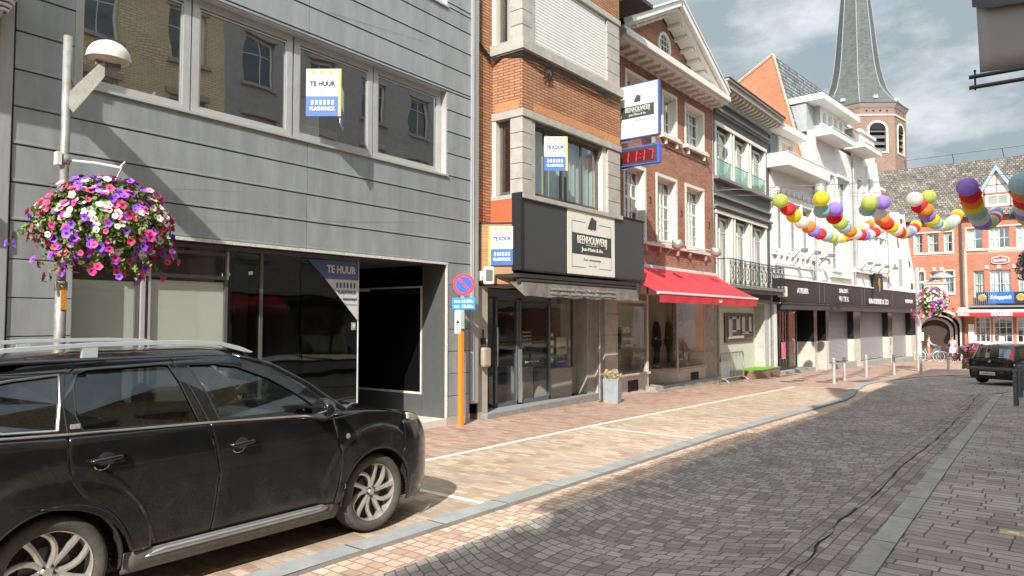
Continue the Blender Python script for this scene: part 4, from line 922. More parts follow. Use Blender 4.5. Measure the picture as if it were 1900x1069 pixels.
def mannequin(label, loc, rz, top, legs, head, h=1.78):
    g = root('mannequin', label, 'mannequin', loc, 'clothed mannequins in the shop window')
    SK = M_('mannequin_skin', (.45, .36, .30), .5)
    v = [(0, 0, .92), (0, .01, 1.12), (0, 0, 1.38), (0, 0, 1.50), (.17, 0, 1.42), (.22, .02, 1.15), (.20, .08, .90), (-.17, 0, 1.42), (-.22, .0, 1.15), (-.21, .04, .90), (.09, 0, .85), (.10, .02, .48), (.10, 0, .08), (.10, .1, .03), (-.09, 0, .85), (-.09, .0, .48), (-.10, -.05, .08), (-.10, .06, .03)]
    e = [(0, 1), (1, 2), (2, 3), (2, 4), (4, 5), (5, 6), (2, 7), (7, 8), (8, 9), (0, 10), (10, 11), (11, 12), (12, 13), (0, 14), (14, 15), (15, 16), (16, 17)]
    r_ = [.13, .12, .13, .05, .06, .045, .03, .06, .045, .03, .09, .065, .045, .035, .09, .065, .045, .035]
    if head: v += [(0, 0, 1.60), (0, .01, 1.72)]; e += [(3, 18), (18, 19)]; r_ += [.075, .085]
    skin('body', v, e, r_, SK, g)
    vt = [(0, 0, .90), (0, .01, 1.12), (0, 0, 1.38), (0, 0, 1.47), (.18, 0, 1.41), (.235, .02, 1.15), (.21, .08, .93), (-.18, 0, 1.41), (-.235, .0, 1.15), (-.22, .04, .93), (0, 0, .80)]
    skin('jacket', vt, [(0, 1), (1, 2), (2, 3), (2, 4), (4, 5), (5, 6), (2, 7), (7, 8), (8, 9), (0, 10)], [.155, .145, .155, .07, .08, .065, .055, .08, .065, .055, .165], top, g)
    vl = [(0, 0, .90), (.09, 0, .82), (.10, .02, .48), (.10, 0, .12), (-.09, 0, .82), (-.09, .0, .48), (-.10, -.05, .12)]
    skin('trousers', vl, [(0, 1), (1, 2), (2, 3), (0, 4), (4, 5), (5, 6)], [.14, .11, .085, .07, .11, .085, .07], legs, g)
    MB().ell((.10, .07, .04), (.05, .13, .045), 10, 5).ell((-.10, .02, .04), (.05, .13, .045), 10, 5).build('shoes', BLACKM, g, smooth=True, at=(0, 0, 0))
    g.rotation_euler = (0, 0, rz); g.scale = (h / 1.8,) * 3
    return g
mannequin('headless mannequin in a dark plum jacket and black trousers in the shop display', T.P(3.62, -.62, .30), R(-60), M_('plum_cloth', (.045, .018, .028), .9), M_('black_cloth', (.012, .012, .014), .9), False, 1.9)
mannequin('mannequin with a head in an olive suit behind the shop display glass', T.P(5.25, -.95, .30), R(-75), M_('olive_cloth', (.13, .115, .06), .9), M_('olive_cloth', (.13, .115, .06), .9), True, 1.9)
po = root('window_poster', 'leafy black and white poster panel standing behind the right display glass', 'poster', T.P(4.9, -.35, .6))
MB().box(T, 4.35, 5.1, -.4, -.37, .55, 2.5).build('sheet', M_('poster_mono', (.16, .17, .16), .5, var=.95, vscale=9), po)
text('lettering', 'OPEN', T, 4.72, -.36, .75, .14, PAPER, po)
# red awning
ra = root('red_awning', 'extended red awning with a white front bar over the clothes shop', 'awning', T.P(4.2, .8, 2.6))
RED_ = M_('awning_red', (.62, .035, .05), .75, var=.05, vscale=3, bump=.1)
aU0, aU1, aD = -.80, 6.85, 1.6
m = MB(); m.grid(lambda s, t: T.P(aU0 + (aU1 - aU0) * s, aD + (.12 - aD) * t, 2.66 + .84 * t - .05 * math.sin(math.pi * t) - .012 * math.sin(s * 31) ** 2 * math.sin(math.pi * t)), 60, 8)
m.build('canopy', RED_, ra, solid=.008)
m = MB(); n = 48
for i in range(n):
    u0, u1 = aU0 + .1 + (aU1 - .05 - aU0 - .1) * i / n, aU0 + .1 + (aU1 - .05 - aU0 - .1) * (i + 1) / n
    m.face([T.P(u0, aD + .02 + .012 * math.sin(i), 2.38), T.P(u1, aD + .02 + .012 * math.sin(i + 1), 2.38), T.P(u1, aD + .03, 2.60), T.P(u0, aD + .03, 2.60)])
m.build('valance', RED_, ra, solid=.006)
m = MB()
for k in range(1, 6):
    uu = aU0 + (aU1 - aU0) * k / 6
    m.face([T.P(uu, aD, 2.668), T.P(uu + .03, aD, 2.668), T.P(uu + .03, .86, 3.036 + .012), T.P(uu, .86, 3.036 + .012)])
    m.face([T.P(uu, .86, 3.048), T.P(uu + .03, .86, 3.048), T.P(uu + .03, .12, 3.51), T.P(uu, .12, 3.51)])
m.build('seam', M_('awning_seam', (.45, .025, .035), .8), ra)
MB().box(T, aU0, aU1, aD - .02, aD + .05, 2.60, 2.665).build('front_bar', WHITE, ra, bevel=.01)
MB().box(T, TU0, aU1 + .1, .0, .14, 3.46, 3.58).build('cassette', WHITE, ra)
for u in (.8, 5.8): MB().tube([T.P(u, .1, 3.3), T.P(u + .5, .9, 2.9), T.P(u, aD - .05, 2.65)], .02, 6).build('arm', GALV, ra)
text('lettering', 'Soef', T, 3.4, aD + .045, 2.44, .09, PAPER, ra, shear=.3)
# spot lamps over awning
for i, u in enumerate((2.0, 5.0)):
    g = root('spot_lamp', ['round metal spot lamp on an arm under the left sash windows above the red awning', 'round metal spot lamp above the right end of the red awning'][i], 'spot lamp', T.P(u, .1, 4.2), 'spot lamps above the red awning')
    MB().tube([T.P(u - .6, .05, 4.22), T.P(u - .1, .6, 4.25), T.P(u, .85, 4.2)], .018, 6).tube([T.P(u, .85, 4.2), T.P(u + .1, .5, 3.9), T.P(u + .15, .1, 3.62)], .012, 5).build('arm', GALV, g)
    MB().lathe(T.P(u, .9, 4.16), [(0, .16), (.10, .14), (.16, .04), (.17, -.06), (.15, -.08), (0, -.05)], (.6, -.1, -.75), 16).ell(T.P(u - .03, .82, 4.24), .09).build('housing', M_('spot_grey', (.42, .41, .39), .4, .5, var=.1), g, smooth=True)

# ================================================================= GREY HOUSE WITH BALCONY
D = Frame(-9.85, 24.66, 0)
dh = root('grey_balcony_house', 'dark grey stone house with white French windows and an iron balcony', 'building', (-9.85, 27.8, -.4))
GS = M_('dark_grey_render', (.115, .118, .115), .85, var=.25, vscale=9, bump=.5, bscale=25)
GS2 = M_('mid_grey_trim', (.20, .195, .185), .7, var=.15)
DU1 = 6.30
wins_u = [(.22, 1.78), (2.05, 3.65), (3.92, 5.72)]
wu = [(a, b, 7.22, 9.10) for a, b in wins_u]; wlw = [(a, b, 3.25, 5.82) for a, b in wins_u]
MB().wall(D, 0, DU1, 2.75, 10.2, wu + wlw, rev=.2).build('wall', GS, dh)
for a, b, c, e in wu:
    window(D, dh, a + .06, b - .06, c, e - .05, d=-.16, fm=WHITE, cols=(.5,), heavy=(0,), rows=(.72,), fw=.09, curt=1, gap=.3, gm=glass('green_tint_glass', (.6, .8, .7), .12))
    MB().box(D, a + .08, b - .08, .02, .03, c + .02, c + .62).build('glass_guard', glass('guard_glass', (.65, .85, .75), .15), dh)
    MB().tube([D.P(a + .02, .03, c + .64), D.P(b - .02, .03, c + .64)], .018, 6).build('guard_rail', GALV, dh)
    MB().box(D, a - .06, a + .06, -.15, .04, c, e).box(D, b - .06, b + .06, -.15, .04, c, e).box(D, a - .12, b + .12, -.1, .07, e, e + .13).build('window_surround', CREAM, dh)
for a, b, c, e in wlw:
    window(D, dh, a + .06, b - .06, c, e - .05, d=-.16, fm=WHITE, cols=(.5,), heavy=(0,), rows=(.78,), fw=.09, curt=1, gap=.3)
    MB().box(D, a - .06, a + .06, -.15, .04, c, e).box(D, b - .06, b + .06, -.15, .04, c, e).box(D, a - .12, b + .12, -.1, .07, e, e + .13).build('window_surround', CREAM, dh)
MB().box(D, -.02, DU1, 0, .22, 7.05, 7.17).box(D, .0, DU1, 0, .16, 6.05, 6.14).box(D, 0, DU1, 0, .10, 6.45, 6.52).box(D, 0, DU1, 0, .06, 5.98, 6.05).box(D, .1, 6.2, 0, .10, 9.55, 9.60).box(D, .1, 6.2, 0, .16, 9.62, 9.72).build('string_course', GS2, dh, bevel=.008)
cn = MB()
cn.box(D, -.1, DU1 + .1, 0, .12, 10.0, 10.14).box(D, -.12, DU1 + .12, 0, .62, 10.32, 10.52).box(D, -.14, DU1 + .14, -.2, .70, 10.52, 10.60)
cn.build('cornice', M_('cornice_grey', (.34, .32, .29), .7, var=.1), dh, bevel=.01)
q = MB()
for i in range(17): q.prism(Frame(D.P(.1 + i * .37, 0, 0).x, D.P(.1 + i * .37, 0, 0).y, u=(1, 0, 0), n=(0, 1, 0)), [(0, 10.32), (.5, 10.32), (.42, 10.24), (.1, 10.16), (0, 10.05)], 0, .14)
q.build('cornice_bracket', CREAM, dh)
MB().box(D, -.15, DU1 + .15, -.3, .73, 10.60, 10.64).build('gutter', M_('roof_dark', (.05, .05, .05), .8), dh)
MB().box(D, 0, .04, -8, -.02, 0, 10.5).box(D, DU1 - .04, DU1, -8, -.02, 0, 10.5).box(D, 0, DU1, -8.05, -8, 0, 10.6).box(D, .04, DU1 - .04, -8, -.3, 10.2, 10.32).box(D, .04, DU1 - .04, -8, -.3, 6.4, 6.5).build('shell', M_('plain_grey_wall', (.3, .3, .29), .9), dh)
# balcony
MB().box(D, -.05, DU1, 0, .62, 3.08, 3.2).box(D, -.05, DU1, 0, .5, 2.96, 3.08).box(D, 0, DU1, 0, .08, 2.62, 2.75).build('balcony_slab', GS2, dh, bevel=.01)
rl = root('balcony_railing', 'black wrought iron balcony railing with scroll panels on the grey house', 'railing', D.P(3.1, .6, 3.2))
m = MB()
for z in (3.24, 4.12): m.tube([D.P(.0, .02, z), D.P(.0, .58, z), D.P(DU1 - .05, .58, z), D.P(DU1 - .05, .02, z)], .018 if z > 4 else .012, 6)
m.tube([D.P(.0, .58, 4.0), D.P(DU1 - .05, .58, 4.0)], .010, 5)
k = 0; u = .0
while u < 6.26:
    m.tube([D.P(u, .58, 3.2), D.P(u, .58, 4.12)], .010 if k % 4 else .018, 5)
    if k % 4 == 2:
        m.tube([D.P(u - .24, .58, 4.0), D.P(u, .59, 3.72), D.P(u + .24, .58, 4.0)], .009, 4).tube([D.P(u - .24, .58, 3.24), D.P(u, .59, 3.52), D.P(u + .24, .58, 3.24)], .009, 4)
        m.tube([D.P(u + .07 * math.cos(t), .59, 3.62 + .10 * math.sin(t)) for t in [j * .7 for j in range(10)]], .008, 4)
    u += .13; k += 1
m.build('ironwork', BLACKM, rl)
# ground floor recess with QU sign and green bench
q = MB()
q.box(D, -.02, .42, -.45, .0, -.5, 2.62).cut().box(D, 5.5, 6.02, -.5, -.02, -.6, 2.62).cut().box(D, 6.02, 6.3, -.3, .03, -.7, 2.62)
q.build('pier', M_('pale_concrete', (.44, .43, .40), .8, var=.12, vscale=4, bump=.2), dh)
MB().tube([D.P(6.16, .08, -.5), D.P(6.16, .08, 2.6)], .05, 8).cut().tube([D.P(.16, .06, -.4), D.P(.16, .06, 2.6)], .04, 8).build('rain_pipe', GALV, dh)
MB().box(D, .42, 5.5, -.55, -.45, -.6, 2.62).box(D, .42, 5.5, -.45, -.02, 2.58, 2.64).box(D, 0, DU1, -.05, 0, 2.60, 2.66).build('recess_wall', M_('cream_render', (.56, .55, .46), .8, var=.06), dh)
MB().box(D, .42, 5.5, -.45, .0, -.9, gz(29) + .06).build('recess_floor', M_('step_grey', (.30, .30, .28), .8, var=.15), dh)
qs = root('wall_sign', 'square brown sign with large pale QU letters on the cream recess wall', 'sign', D.P(3.6, -.45, 1.6))
F_ = Frame(D.P(0, -.445, 0).x, D.P(0, -1.04, 0).y, 0)
s0, s1, t0, t1 = 2.05, 4.75, .72, 2.17
s0, s1 = 1.85 + .0, 4.6
s0, s1, t0, t1 = 1.99, 5.20, 1.03, 2.18
MB().box(F_, s0, s1, 0, .05, t0, t1).build('panel', M_('sign_brown', (.12, .06, .05), .6), qs)
SL = M_('letter_pale', (.42, .42, .38), .5); m = MB(); W_, H_ = s1 - s0, t1 - t0
def bar(a, b, c, e): m.box(F_, s0 + W_ * a, s0 + W_ * b, .05, .08, t0 + H_ * c, t0 + H_ * e)
bar(.10, .45, .80, .88); bar(.10, .22, .18, .88); bar(.10, .62, .12, .22); bar(.36, .48, .34, .88); bar(.22, .48, .34, .42)
bar(.56, .66, .30, .88); bar(.56, .90, .26, .36); bar(.80, .90, .26, .88)
m.build('lettering', SL, qs, bevel=.02)
bn = root('bench', 'low wooden box bench topped with bright green artificial grass', 'bench', D.P(3, -.4, gz(28)))
gd = gz(28)
MB().box(D, 2.6, 6.05, -.44, .42, gd - .05, gd + .30).build('box', M_('bench_wood', (.23, .13, .10), .7, var=.2, streak=(1, 1, 14)), bn, bevel=.01)
MB().box(D, 2.58, 6.07, -.44, .44, gd + .30, gd + .33).build('grass_top', M_('artificial_grass', (.15, .30, .03), .95, var=.15, vscale=30, bump=.8, bscale=150), bn)

# ================================================================= WHITE HOUSES OVER THE BLACK SHOP FRONT
Wf = Frame(-9.8, 31.0, 4.3)
WB = brick('white_brick', (.66, .655, .63), (.72, .715, .69), (.54, .54, .52), .21, .065, .008, .7, .5, dirt=.05)
WP = M_('white_render', (.70, .695, .665), .65, var=.05, vscale=1.2, dirt=((.5, .5, .47), .9, .6, .35))
FASC = M_('fascia_black', (.022, .023, .025), .5, var=.1)
def gw(u): return gz(Wf.P(u, 0, 0).y)
# black shopfront (own building part of the first white house)
bs = root('black_shop_front', 'long black shop fascia with white letters above steel shutters and stone piers', 'shop front', (-8.8, 43, -.7))
MB().box(Wf, .25, 25.0, -.1, .22, 2.70, 3.72).build('fascia', FASC, bs, bevel=.01)
MB().box(Wf, .2, 25.05, -.1, .27, 3.72, 3.79).build('fascia_cap', WHITE, bs)
MB().box(Wf, .4, 25.0, -.1, .62, 2.36, 2.62).box(Wf, .35, 25.0, .2, .66, 2.60, 2.66).build('awning_cassette', M_('cassette_grey', (.045, .047, .05), .5), bs, bevel=.01)
for u in (5.2, 5.9, 12.0, 12.5, 18.3): MB().box(Wf, u - .015, u + .015, .22, .228, 2.72, 3.7).build('joint', M_('joint_grey', (.15, .15, .15), .5), bs)
LT = M_('letter_white', (.75, .75, .72), .5)
for s_, u, z, h, wd_ in (('ATELIER', 3.0, 3.14, .22, 1.45), ('SALON.', 8.9, 3.32, .20, 1.5), ('VERZE IS', 8.9, 2.88, .24, 1.6), ('BRASSERIE & ZO', 15.0, 2.84, .28, 4.0), ('PARFUM', 22.3, 3.02, .22, 1.9)):
    text('lettering', s_, Wf, u, .222 if u != 15.0 else .302, z, h, LT, bs, wid=wd_, bold=.012)
em = MB().prism(Wf, [(13.75, 2.95), (16.6, 2.95), (16.0, 3.55), (15.9, 4.62), (14.25, 4.62), (14.15, 3.45)], .23, .30); em.build('emblem_shield', FASC, bs)
GOLD = M_('gold_emblem', (.50, .36, .10), .4, .6); m = MB()
for k in range(9): a = k * .7; m.tube([Wf.P(15.1 + .25 * math.cos(a), .31, 4.1 + .25 * math.sin(a)), Wf.P(15.1 + .12 * math.cos(a + 1), .32, 4.0 + .2 * math.sin(a + 1)), Wf.P(15.1, .31, 3.55)], .03, 4)
m.build('gold_emblem', GOLD, bs)
PST = M_('pier_stone', (.54, .50, .43), .8, var=.14, vscale=3, bump=.2)
openings = [(.30, 5.0), (5.45, 6.7), (7.1, 11.15), (12.35, 18.0), (19.0, 23.6)]
piers = [(5.0, 5.45), (6.7, 7.1), (11.15, 12.35), (18.0, 19.0), (23.6, 25.0)]
m = MB(); k_ = MB()
for a, b in piers:
    m.box(Wf, a, b, -.9, .0, gw((a + b) / 2) - .4, .85); k_.box(Wf, a + .002, b - .002, -.9, -.004, .852, 2.45)
m.box(Wf, 3.5, 5.0, -.95, -.75, -1.2, .85)
m.build('stone_pier', PST, bs, bevel=.01); k_.build('black_pier_cladding', M_('gloss_black', (.018, .018, .02), .2), bs)
SHT = M_('shutter_grey', (.36, .36, .375), .5, .3, var=.06)
for a, b in openings[2:]:
    m = MB(); z = gw((a + b) / 2) + .32; z0 = z
    while z < 2.4:
        m.face([Wf.P(a, -.33, z), Wf.P(b, -.33, z), Wf.P(b, -.312, z + .02), Wf.P(a, -.312, z + .02)]); m.face([Wf.P(a, -.312, z + .02), Wf.P(b, -.312, z + .02), Wf.P(b, -.33, z + .062), Wf.P(a, -.33, z + .062)]); z += .066
    m.build('roller_shutter', SHT, bs)
    MB().box(Wf, a, b, -.5, .12, z0 - .75, z0 - .04).build('sill', M_('step_grey', (.30, .30, .28), .8, var=.15), bs, bevel=.01)
for a, b, n in ((.35, 2.35, 2), (2.4, 3.45, 1)):
    for j in range(n):
        u0 = a + (b - a) * j / n; window(Wf, bs, u0, a + (b - a) * (j + 1) / n, gw(1) + .16, 2.35, d=-.25, fm=BLACKM, gm=DGLASS, rows=(.72,) if n == 2 else (), cols=(.33, .66) if n == 2 else (), fw=.07, bar=.02)
MB().quad(Wf, 1.45, 1.95, .15, .9, -.22).build('pink_poster', M_('pink_poster', (.6, .15, .2), .6, var=.8, vscale=12), bs)
MB().box(Wf, .25, 5.0, -1.0, .05, -1.2, gw(2) + .13).build('door_step', M_('step_grey', (.30, .30, .28), .8, var=.15), bs)
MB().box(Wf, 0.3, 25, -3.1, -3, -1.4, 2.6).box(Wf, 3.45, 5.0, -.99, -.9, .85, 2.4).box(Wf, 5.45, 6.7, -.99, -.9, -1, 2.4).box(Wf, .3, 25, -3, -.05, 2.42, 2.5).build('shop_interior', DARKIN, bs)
MB().box(Wf, -.02, .3, -.2, .06, -.9, 2.6).build('end_post', M_('white_frame', (.66, .66, .62), .5), bs)
MB().box(Wf, .02, .48, .2, .48, 2.9, 3.35).build('wall_speaker', M_('white_plastic', (.70, .68, .62), .5, var=.05), bs, bevel=.03)
MB().box(Wf, 18.3, 18.55, .0, .03, .4, .8).box(Wf, 18.35, 18.5, .0, .03, -.1, .05).build('letter_box', STEEL, bs)

# first white house
w1 = root('white_balcony_house', 'low white house with a boxed roof terrace slab and small attic window', 'building', (-9.6, 33.6, 4))
h1 = [(.35, 1.55, 5.0, 7.2), (1.85, 3.15, 5.0, 7.2), (3.45, 4.75, 5.0, 7.2)]
MB().wall(Wf, 0, 5.15, 3.79, 9.2, h1, rev=.15).build('wall', WP, w1)
for a, b, c, e in h1: window(Wf, w1, a, b, c, e, d=-.12, fm=WHITE, cols=(.5,), heavy=(0,), fw=.09, curt=1)
m = MB()
for u in (.15, 1.55, 3.15, 4.75): m.box(Wf, u, u + .25, 0, .14, 4.9, 7.35)
m.box(Wf, 0, 5.15, 0, .12, 4.75, 4.92).box(Wf, 0, 5.15, 0, .12, 7.2, 7.5).build('pilaster', WHITE, w1, bevel=.01)
m = MB()
for i in range(8): m.lathe(Wf.P(.45 + i * .6, .14, 7.62), [(0, .05), (.16, .04), (.10, 0), (.16, -.06), (0, -.1)], (1, 0, 0), 7)
for i in range(7): m.prism(Wf, [(.4 + i * .65, 4.75), (.62 + i * .65, 4.75), (.56 + i * .65, 4.4), (.46 + i * .65, 4.4)], 0, .14)
m.build('plaster_ornament', WHITE, w1)
MB().box(Wf, .15, 5.0, 0, .05, 3.95, 4.30).box(Wf, .15, 5.0, 0, .10, 4.30, 4.36).build('panel', WP, w1)
MB().box(Wf, -.3, 5.0, -.5, .9, 8.50, 9.05).box(Wf, -.32, 5.02, -.5, .92, 9.05, 9.09).build('terrace_slab', WHITE, w1, bevel=.01)
at = MB().wall(Wf, 1.0, 3.0, 9.1, 10.15, [(1.35, 2.7, 9.3, 10.0)]).box(Wf, 1.0, 1.04, -2.5, -.02, 9.1, 10.15); at.build('attic_wall', WHITE, w1)
MB().box(Wf, .2, 1.0, -2.4, -.06, 9.1, 10.1).build('attic_side', M_('slate_blue', (.16, .18, .20), .5), w1)
window(Wf, w1, 1.35, 2.7, 9.3, 10.0, d=-.08, fm=WHITE, cols=(.5,), heavy=(0,), fw=.06)
MB().box(Wf, -.1, 3.25, -3, .5, 10.2, 10.48).build('attic_roof', WHITE, w1, bevel=.01)
MB().box(Wf, 0, .04, -8, -.02, 2.5, 9.1).box(Wf, 0, 5, -8, -.3, 8.9, 9.0).build('shell', WP, w1)
# brick gable with steep tiled roof behind
rg = root('tiled_gable_roof', 'steep dark tiled roof with an orange red brick gable above the white house', 'building', (-12, 40, 8))
GB = brick('orange_gable_brick', (.46, .12, .055), (.60, .20, .10), (.34, .19, .12), .22, .075, .014, .85, .8, dirt=.22, c3=(.42, .14, .08))
Yg = Frame(0, 36.0, u=(1, 0, 0), n=(0, -1, 0))
gp = [(-22, 6), (-22, 9.9), (-11.1, 15.36), (-10.1, 11.1), (-9.65, 9.4), (-9.65, 7)]
gp = [(-22, 6), (-22, 10.2), (-13.1, 14.2), (-11.15, 15.36), (-10.15, 11.3), (-9.66, 9.4), (-9.66, 6)]
MB().prism(Yg, gp, -.22, 0).build('gable_wall', GB, rg)
m = MB()
for p, q_ in zip(gp[1:5], gp[2:6]): m.tube([Yg.P(p[0], .02, p[1] + .02), Yg.P(q_[0], .02, q_[1] + .02)], .07, 5)
m.build('verge', M_('verge_mortar', (.42, .34, .24), .9, var=.3, vscale=6, bump=.5), rg)
GT = brick('grey_pantile', (.15, .155, .165), (.36, .37, .38), (.03, .03, .035), .20, .24, .035, .6, 1.2, dirt=.3, wob=.02)
def onW(x, yoff): return x
yb0, yb1 = 36.1, 46.5
m = MB(); dx = .075 * (yb1 - yb0)
m.face([(-9.60, yb0, 9.3), (-9.6 + dx, yb1, 9.3), (-11.15 + dx, yb1, 15.3), (-11.15, yb0, 15.3)]); m.face([(-11.15, yb0, 15.3), (-11.15 + dx, yb1, 15.3), (-22 + dx, yb1, 9.8), (-22, yb0, 9.8)])
m.face([(-9.6 + dx, yb1, 6), (-9.6 + dx, yb1, 9.3), (-11.15 + dx, yb1, 15.3), (-22 + dx, yb1, 9.8), (-22, yb1, 6)])
m.build('tiled_roof', GT, rg)
MB().tube([Yg.P(-11.6, .03, 12.6), Yg.P(-11.4, .05, 12.0)], .03, 5).build('wall_anchor', BLACKM, rg)

# second white house
w2 = root('white_brick_house', 'tall white brick house with a four pane dormer box and projecting white slabs', 'building', (-9.2, 39.2, 4))
h2 = [(6.45, 8.0, 7.35, 9.35), (8.85, 10.55, 7.35, 9.42), (7.85, 9.15, 4.5, 6.3)]
MB().wall(Wf, 5.15, 11.3, 3.79, 11.0, h2, rev=.2).build('wall', WB, w2)
for a, b, c, e in h2:
    window(Wf, w2, a, b, c, e, d=-.16, fm=WHITE, cols=(.5,) if b < 11 and c > 5 else (), heavy=(0,), rows=() if c > 5 else (.5,), fw=.09, curt=1 if c > 5 else 0, sill=(.12, .12, .1))
    MB().box(Wf, a - .14, a - .003, -.1, .05, c, e + .02).box(Wf, b + .003, b + .14, -.1, .05, c, e + .02).box(Wf, a - .2, b + .2, -.1, .14, e + .02, e + .16).build('window_surround', WHITE, w2)
MB().box(Wf, 9.5, 10.6, -.05, .06, 3.9, 6.8).box(Wf, 6.2, 7.0, -.05, .08, 3.9, 6.8).box(Wf, 5.2, 5.5, 0, .1, 3.9, 10.9).build('pilaster', WHITE, w2)
MB().box(Wf, 7.4, 10.7, 0, .2, 4.10, 4.22).box(Wf, 6.0, 7.4, 0, .15, 5.0, 5.1).build('ledge', WHITE, w2)
MB().box(Wf, 5.4, 8.9, -.3, .9, 10.95, 11.25).box(Wf, 5.38, 8.92, -.3, .93, 11.25, 11.29).build('canopy_slab', WHITE, w2, bevel=.01)
dm = MB().wall(Wf, 6.5, 10.3, 11.3, 12.75, [(6.85 + i * .88, 7.35 + i * .88, 11.95, 12.55) for i in range(4)]).box(Wf, 6.5, 10.3, 0, .1, 11.75, 11.85); dm.build('dormer_front', WHITE, w2)
for i in range(4): window(Wf, w2, 6.85 + i * .88, 7.35 + i * .88, 11.95, 12.55, d=-.1, fm=WHITE, fw=.04)
MB().box(Wf, 6.44, 6.5, -2, .0, 11.3, 12.75).box(Wf, 5.4, 6.45, -1.9, -.3, 11.3, 12.7).build('dormer_side', M_('zinc_side', (.33, .34, .34), .6), w2)
MB().box(Wf, 5.3, 11.2, -2.5, .55, 12.75, 13.05).build('dormer_roof', WHITE, w2, bevel=.01)
MB().box(Wf, 5.2, 5.25, -8, -.02, 2.5, 11).box(Wf, 5.2, 11.3, -8, -.3, 10.9, 11).build('shell', WP, w2)
# third white house, scrolled gable with little turrets
w3 = root('white_gable_house', 'white gabled house with a battlement turret and curved shoulder beside the tower', 'building', (-8.8, 45.5, 4))
h3 = [(12.1, 12.9, 5.0, 6.7), (13.1, 13.9, 5.0, 6.7), (14.1, 14.9, 5.0, 6.7), (15.2, 16.1, 5.0, 6.7), (16.4, 17.3, 5.0, 6.7), (12.4, 13.2, 8.2, 9.9), (14.2, 14.9, 8.3, 10.2)]
MB().wall(Wf, 11.3, 15.9, 3.79, 11.4, [h for h in h3 if h[1] < 15.5], rev=.15).wall(Wf, 15.9, 18.1, 3.79, 8.2, [h for h in h3 if h[1] > 15.5 and h[3] < 8], rev=.15).build('wall', WB, w3)
sc_ = [(15.9, 8.2), (18.1, 8.2), (18.1, 8.4), (17.5, 9.0), (17.0, 9.9), (16.6, 10.8), (16.3, 11.4), (15.9, 11.4)]
MB().prism(Wf, sc_, -.25, .0).build('curved_shoulder', WP, w3)
for a, b, c, e in h3:
    window(Wf, w3, a, b, c, e, d=-.12, fm=WHITE, fw=.07, curt=1 if c < 7 else 0, cols=(.5,))
m = MB()
for u in (11.6, 12.95, 13.95, 14.95, 16.15, 17.35): m.box(Wf, u, u + .14, 0, .08, 4.9, 6.8)
m.box(Wf, 11.3, 18.1, 0, .2, 4.55, 4.7).box(Wf, 11.3, 18.1, 0, .14, 4.75, 4.82).box(Wf, 11.3, 18.1, 0, .1, 6.85, 6.98).box(Wf, 14.0, 14.1, 0, .1, 7.5, 10.9).box(Wf, 15.0, 15.1, 0, .1, 7.5, 10.9).build('pilaster', WHITE, w3)
m = MB(); tw_ = [(13.6, 12.0), (14.6, 12.0), (15.4, 12.0)]
m.wall(Wf, 12.9, 15.95, 11.4, 12.7, [(13.3 + i * .75, 13.62 + i * .75, 12.0, 12.35) for i in range(3)] + [(13.5 + i * .9, 13.75 + i * .9, 11.55, 11.72) for i in range(2)], rev=.1)
m.box(Wf, 12.9, 16.0, -.12, .1, 12.7, 12.86).build('turret_front', WP, w3)
MB().box(Wf, 11.7, 12.9, -1.6, -.0, 11.6, 12.6).box(Wf, 11.65, 13.0, -1.65, .03, 12.6, 12.68).build('turret_side', M_('cement_grey', (.32, .29, .25), .85, var=.15), w3)
MB().box(Wf, 13.0, 15.8, -1.4, -.2, 11.4, 12.6).build('turret_core', DARKIN, w3)
MB().box(Wf, 10.3, 13.6, -.3, 1.0, 11.2, 11.45).box(Wf, 10.28, 13.62, -.3, 1.03, 11.45, 11.49).build('canopy_slab', WHITE, w3, bevel=.01)
MB().box(Wf, 11.3, 18.1, -8, -.3, 8.0, 8.1).box(Wf, 18.05, 18.1, -8, -.02, 2.5, 8.4).box(Wf, 11.3, 15.9, -6, -.3, 11.2, 11.3).box(Wf, 16.9, 18.6, -.9, -.1, 10.0, 10.15).box(Wf, 17.2, 18.0, -.8, -.2, 8.4, 10.0).build('shell', WP, w3)
# fourth, slender white gable
w4 = root('slender_white_gable', 'slender triangular white gable with a tall chimney tip at the end of the row', 'building', (-8.2, 52.4, 4))
MB().prism(Wf, [(18.1, 3.79), (25.0, 3.79), (22.3, 8.3), (22.1, 8.9), (20.5, 8.9), (20.4, 8.3)], -.4, .0).build('gable_wall', WP, w4)
rkk = MB()
rkk.prism(Wf, [(18.1, 3.79), (18.5, 3.79), (20.75, 8.6), (20.45, 8.9), (20.4, 8.3)], 0, .14).prism(Wf, [(25.0, 3.79), (24.6, 3.79), (21.9, 8.6), (22.1, 8.9), (22.3, 8.3)], 0, .14).build('gable_edge', WHITE, w4)
MB().box(Wf, 20.8, 21.7, -.02, .01, 4.1, 5.9).build('niche', M_('grey_niche', (.40, .40, .39), .7), w4)
MB().box(Wf, 21.5, 21.9, 0, .03, 8.3, 8.6).tube([Wf.P(20.5, .03, 7.2), Wf.P(20.8, .05, 6.6)], .03, 4).tube([Wf.P(19.8, .03, 5.5), Wf.P(19.9, .05, 5.2)], .03, 4).tube([Wf.P(23.4, .03, 5.9), Wf.P(23.6, .05, 5.5)], .03, 4).box(Wf, 23.9, 24.4, .0, .03, 4.0, 4.4).build('wall_anchor', BLACKM, w4)
MB().box(Wf, 18.2, 24.9, -8, -.41, -1.2, 4.5).build('shell', WP, w4)
for u, zt_ in ((5.1, 9.0), (11.35, 11.0), (18.05, 8.0)): MB().tube([Wf.P(u, .1, 3.8), Wf.P(u, .1, zt_)], .05, 8).build('rain_pipe', GALV, w2)
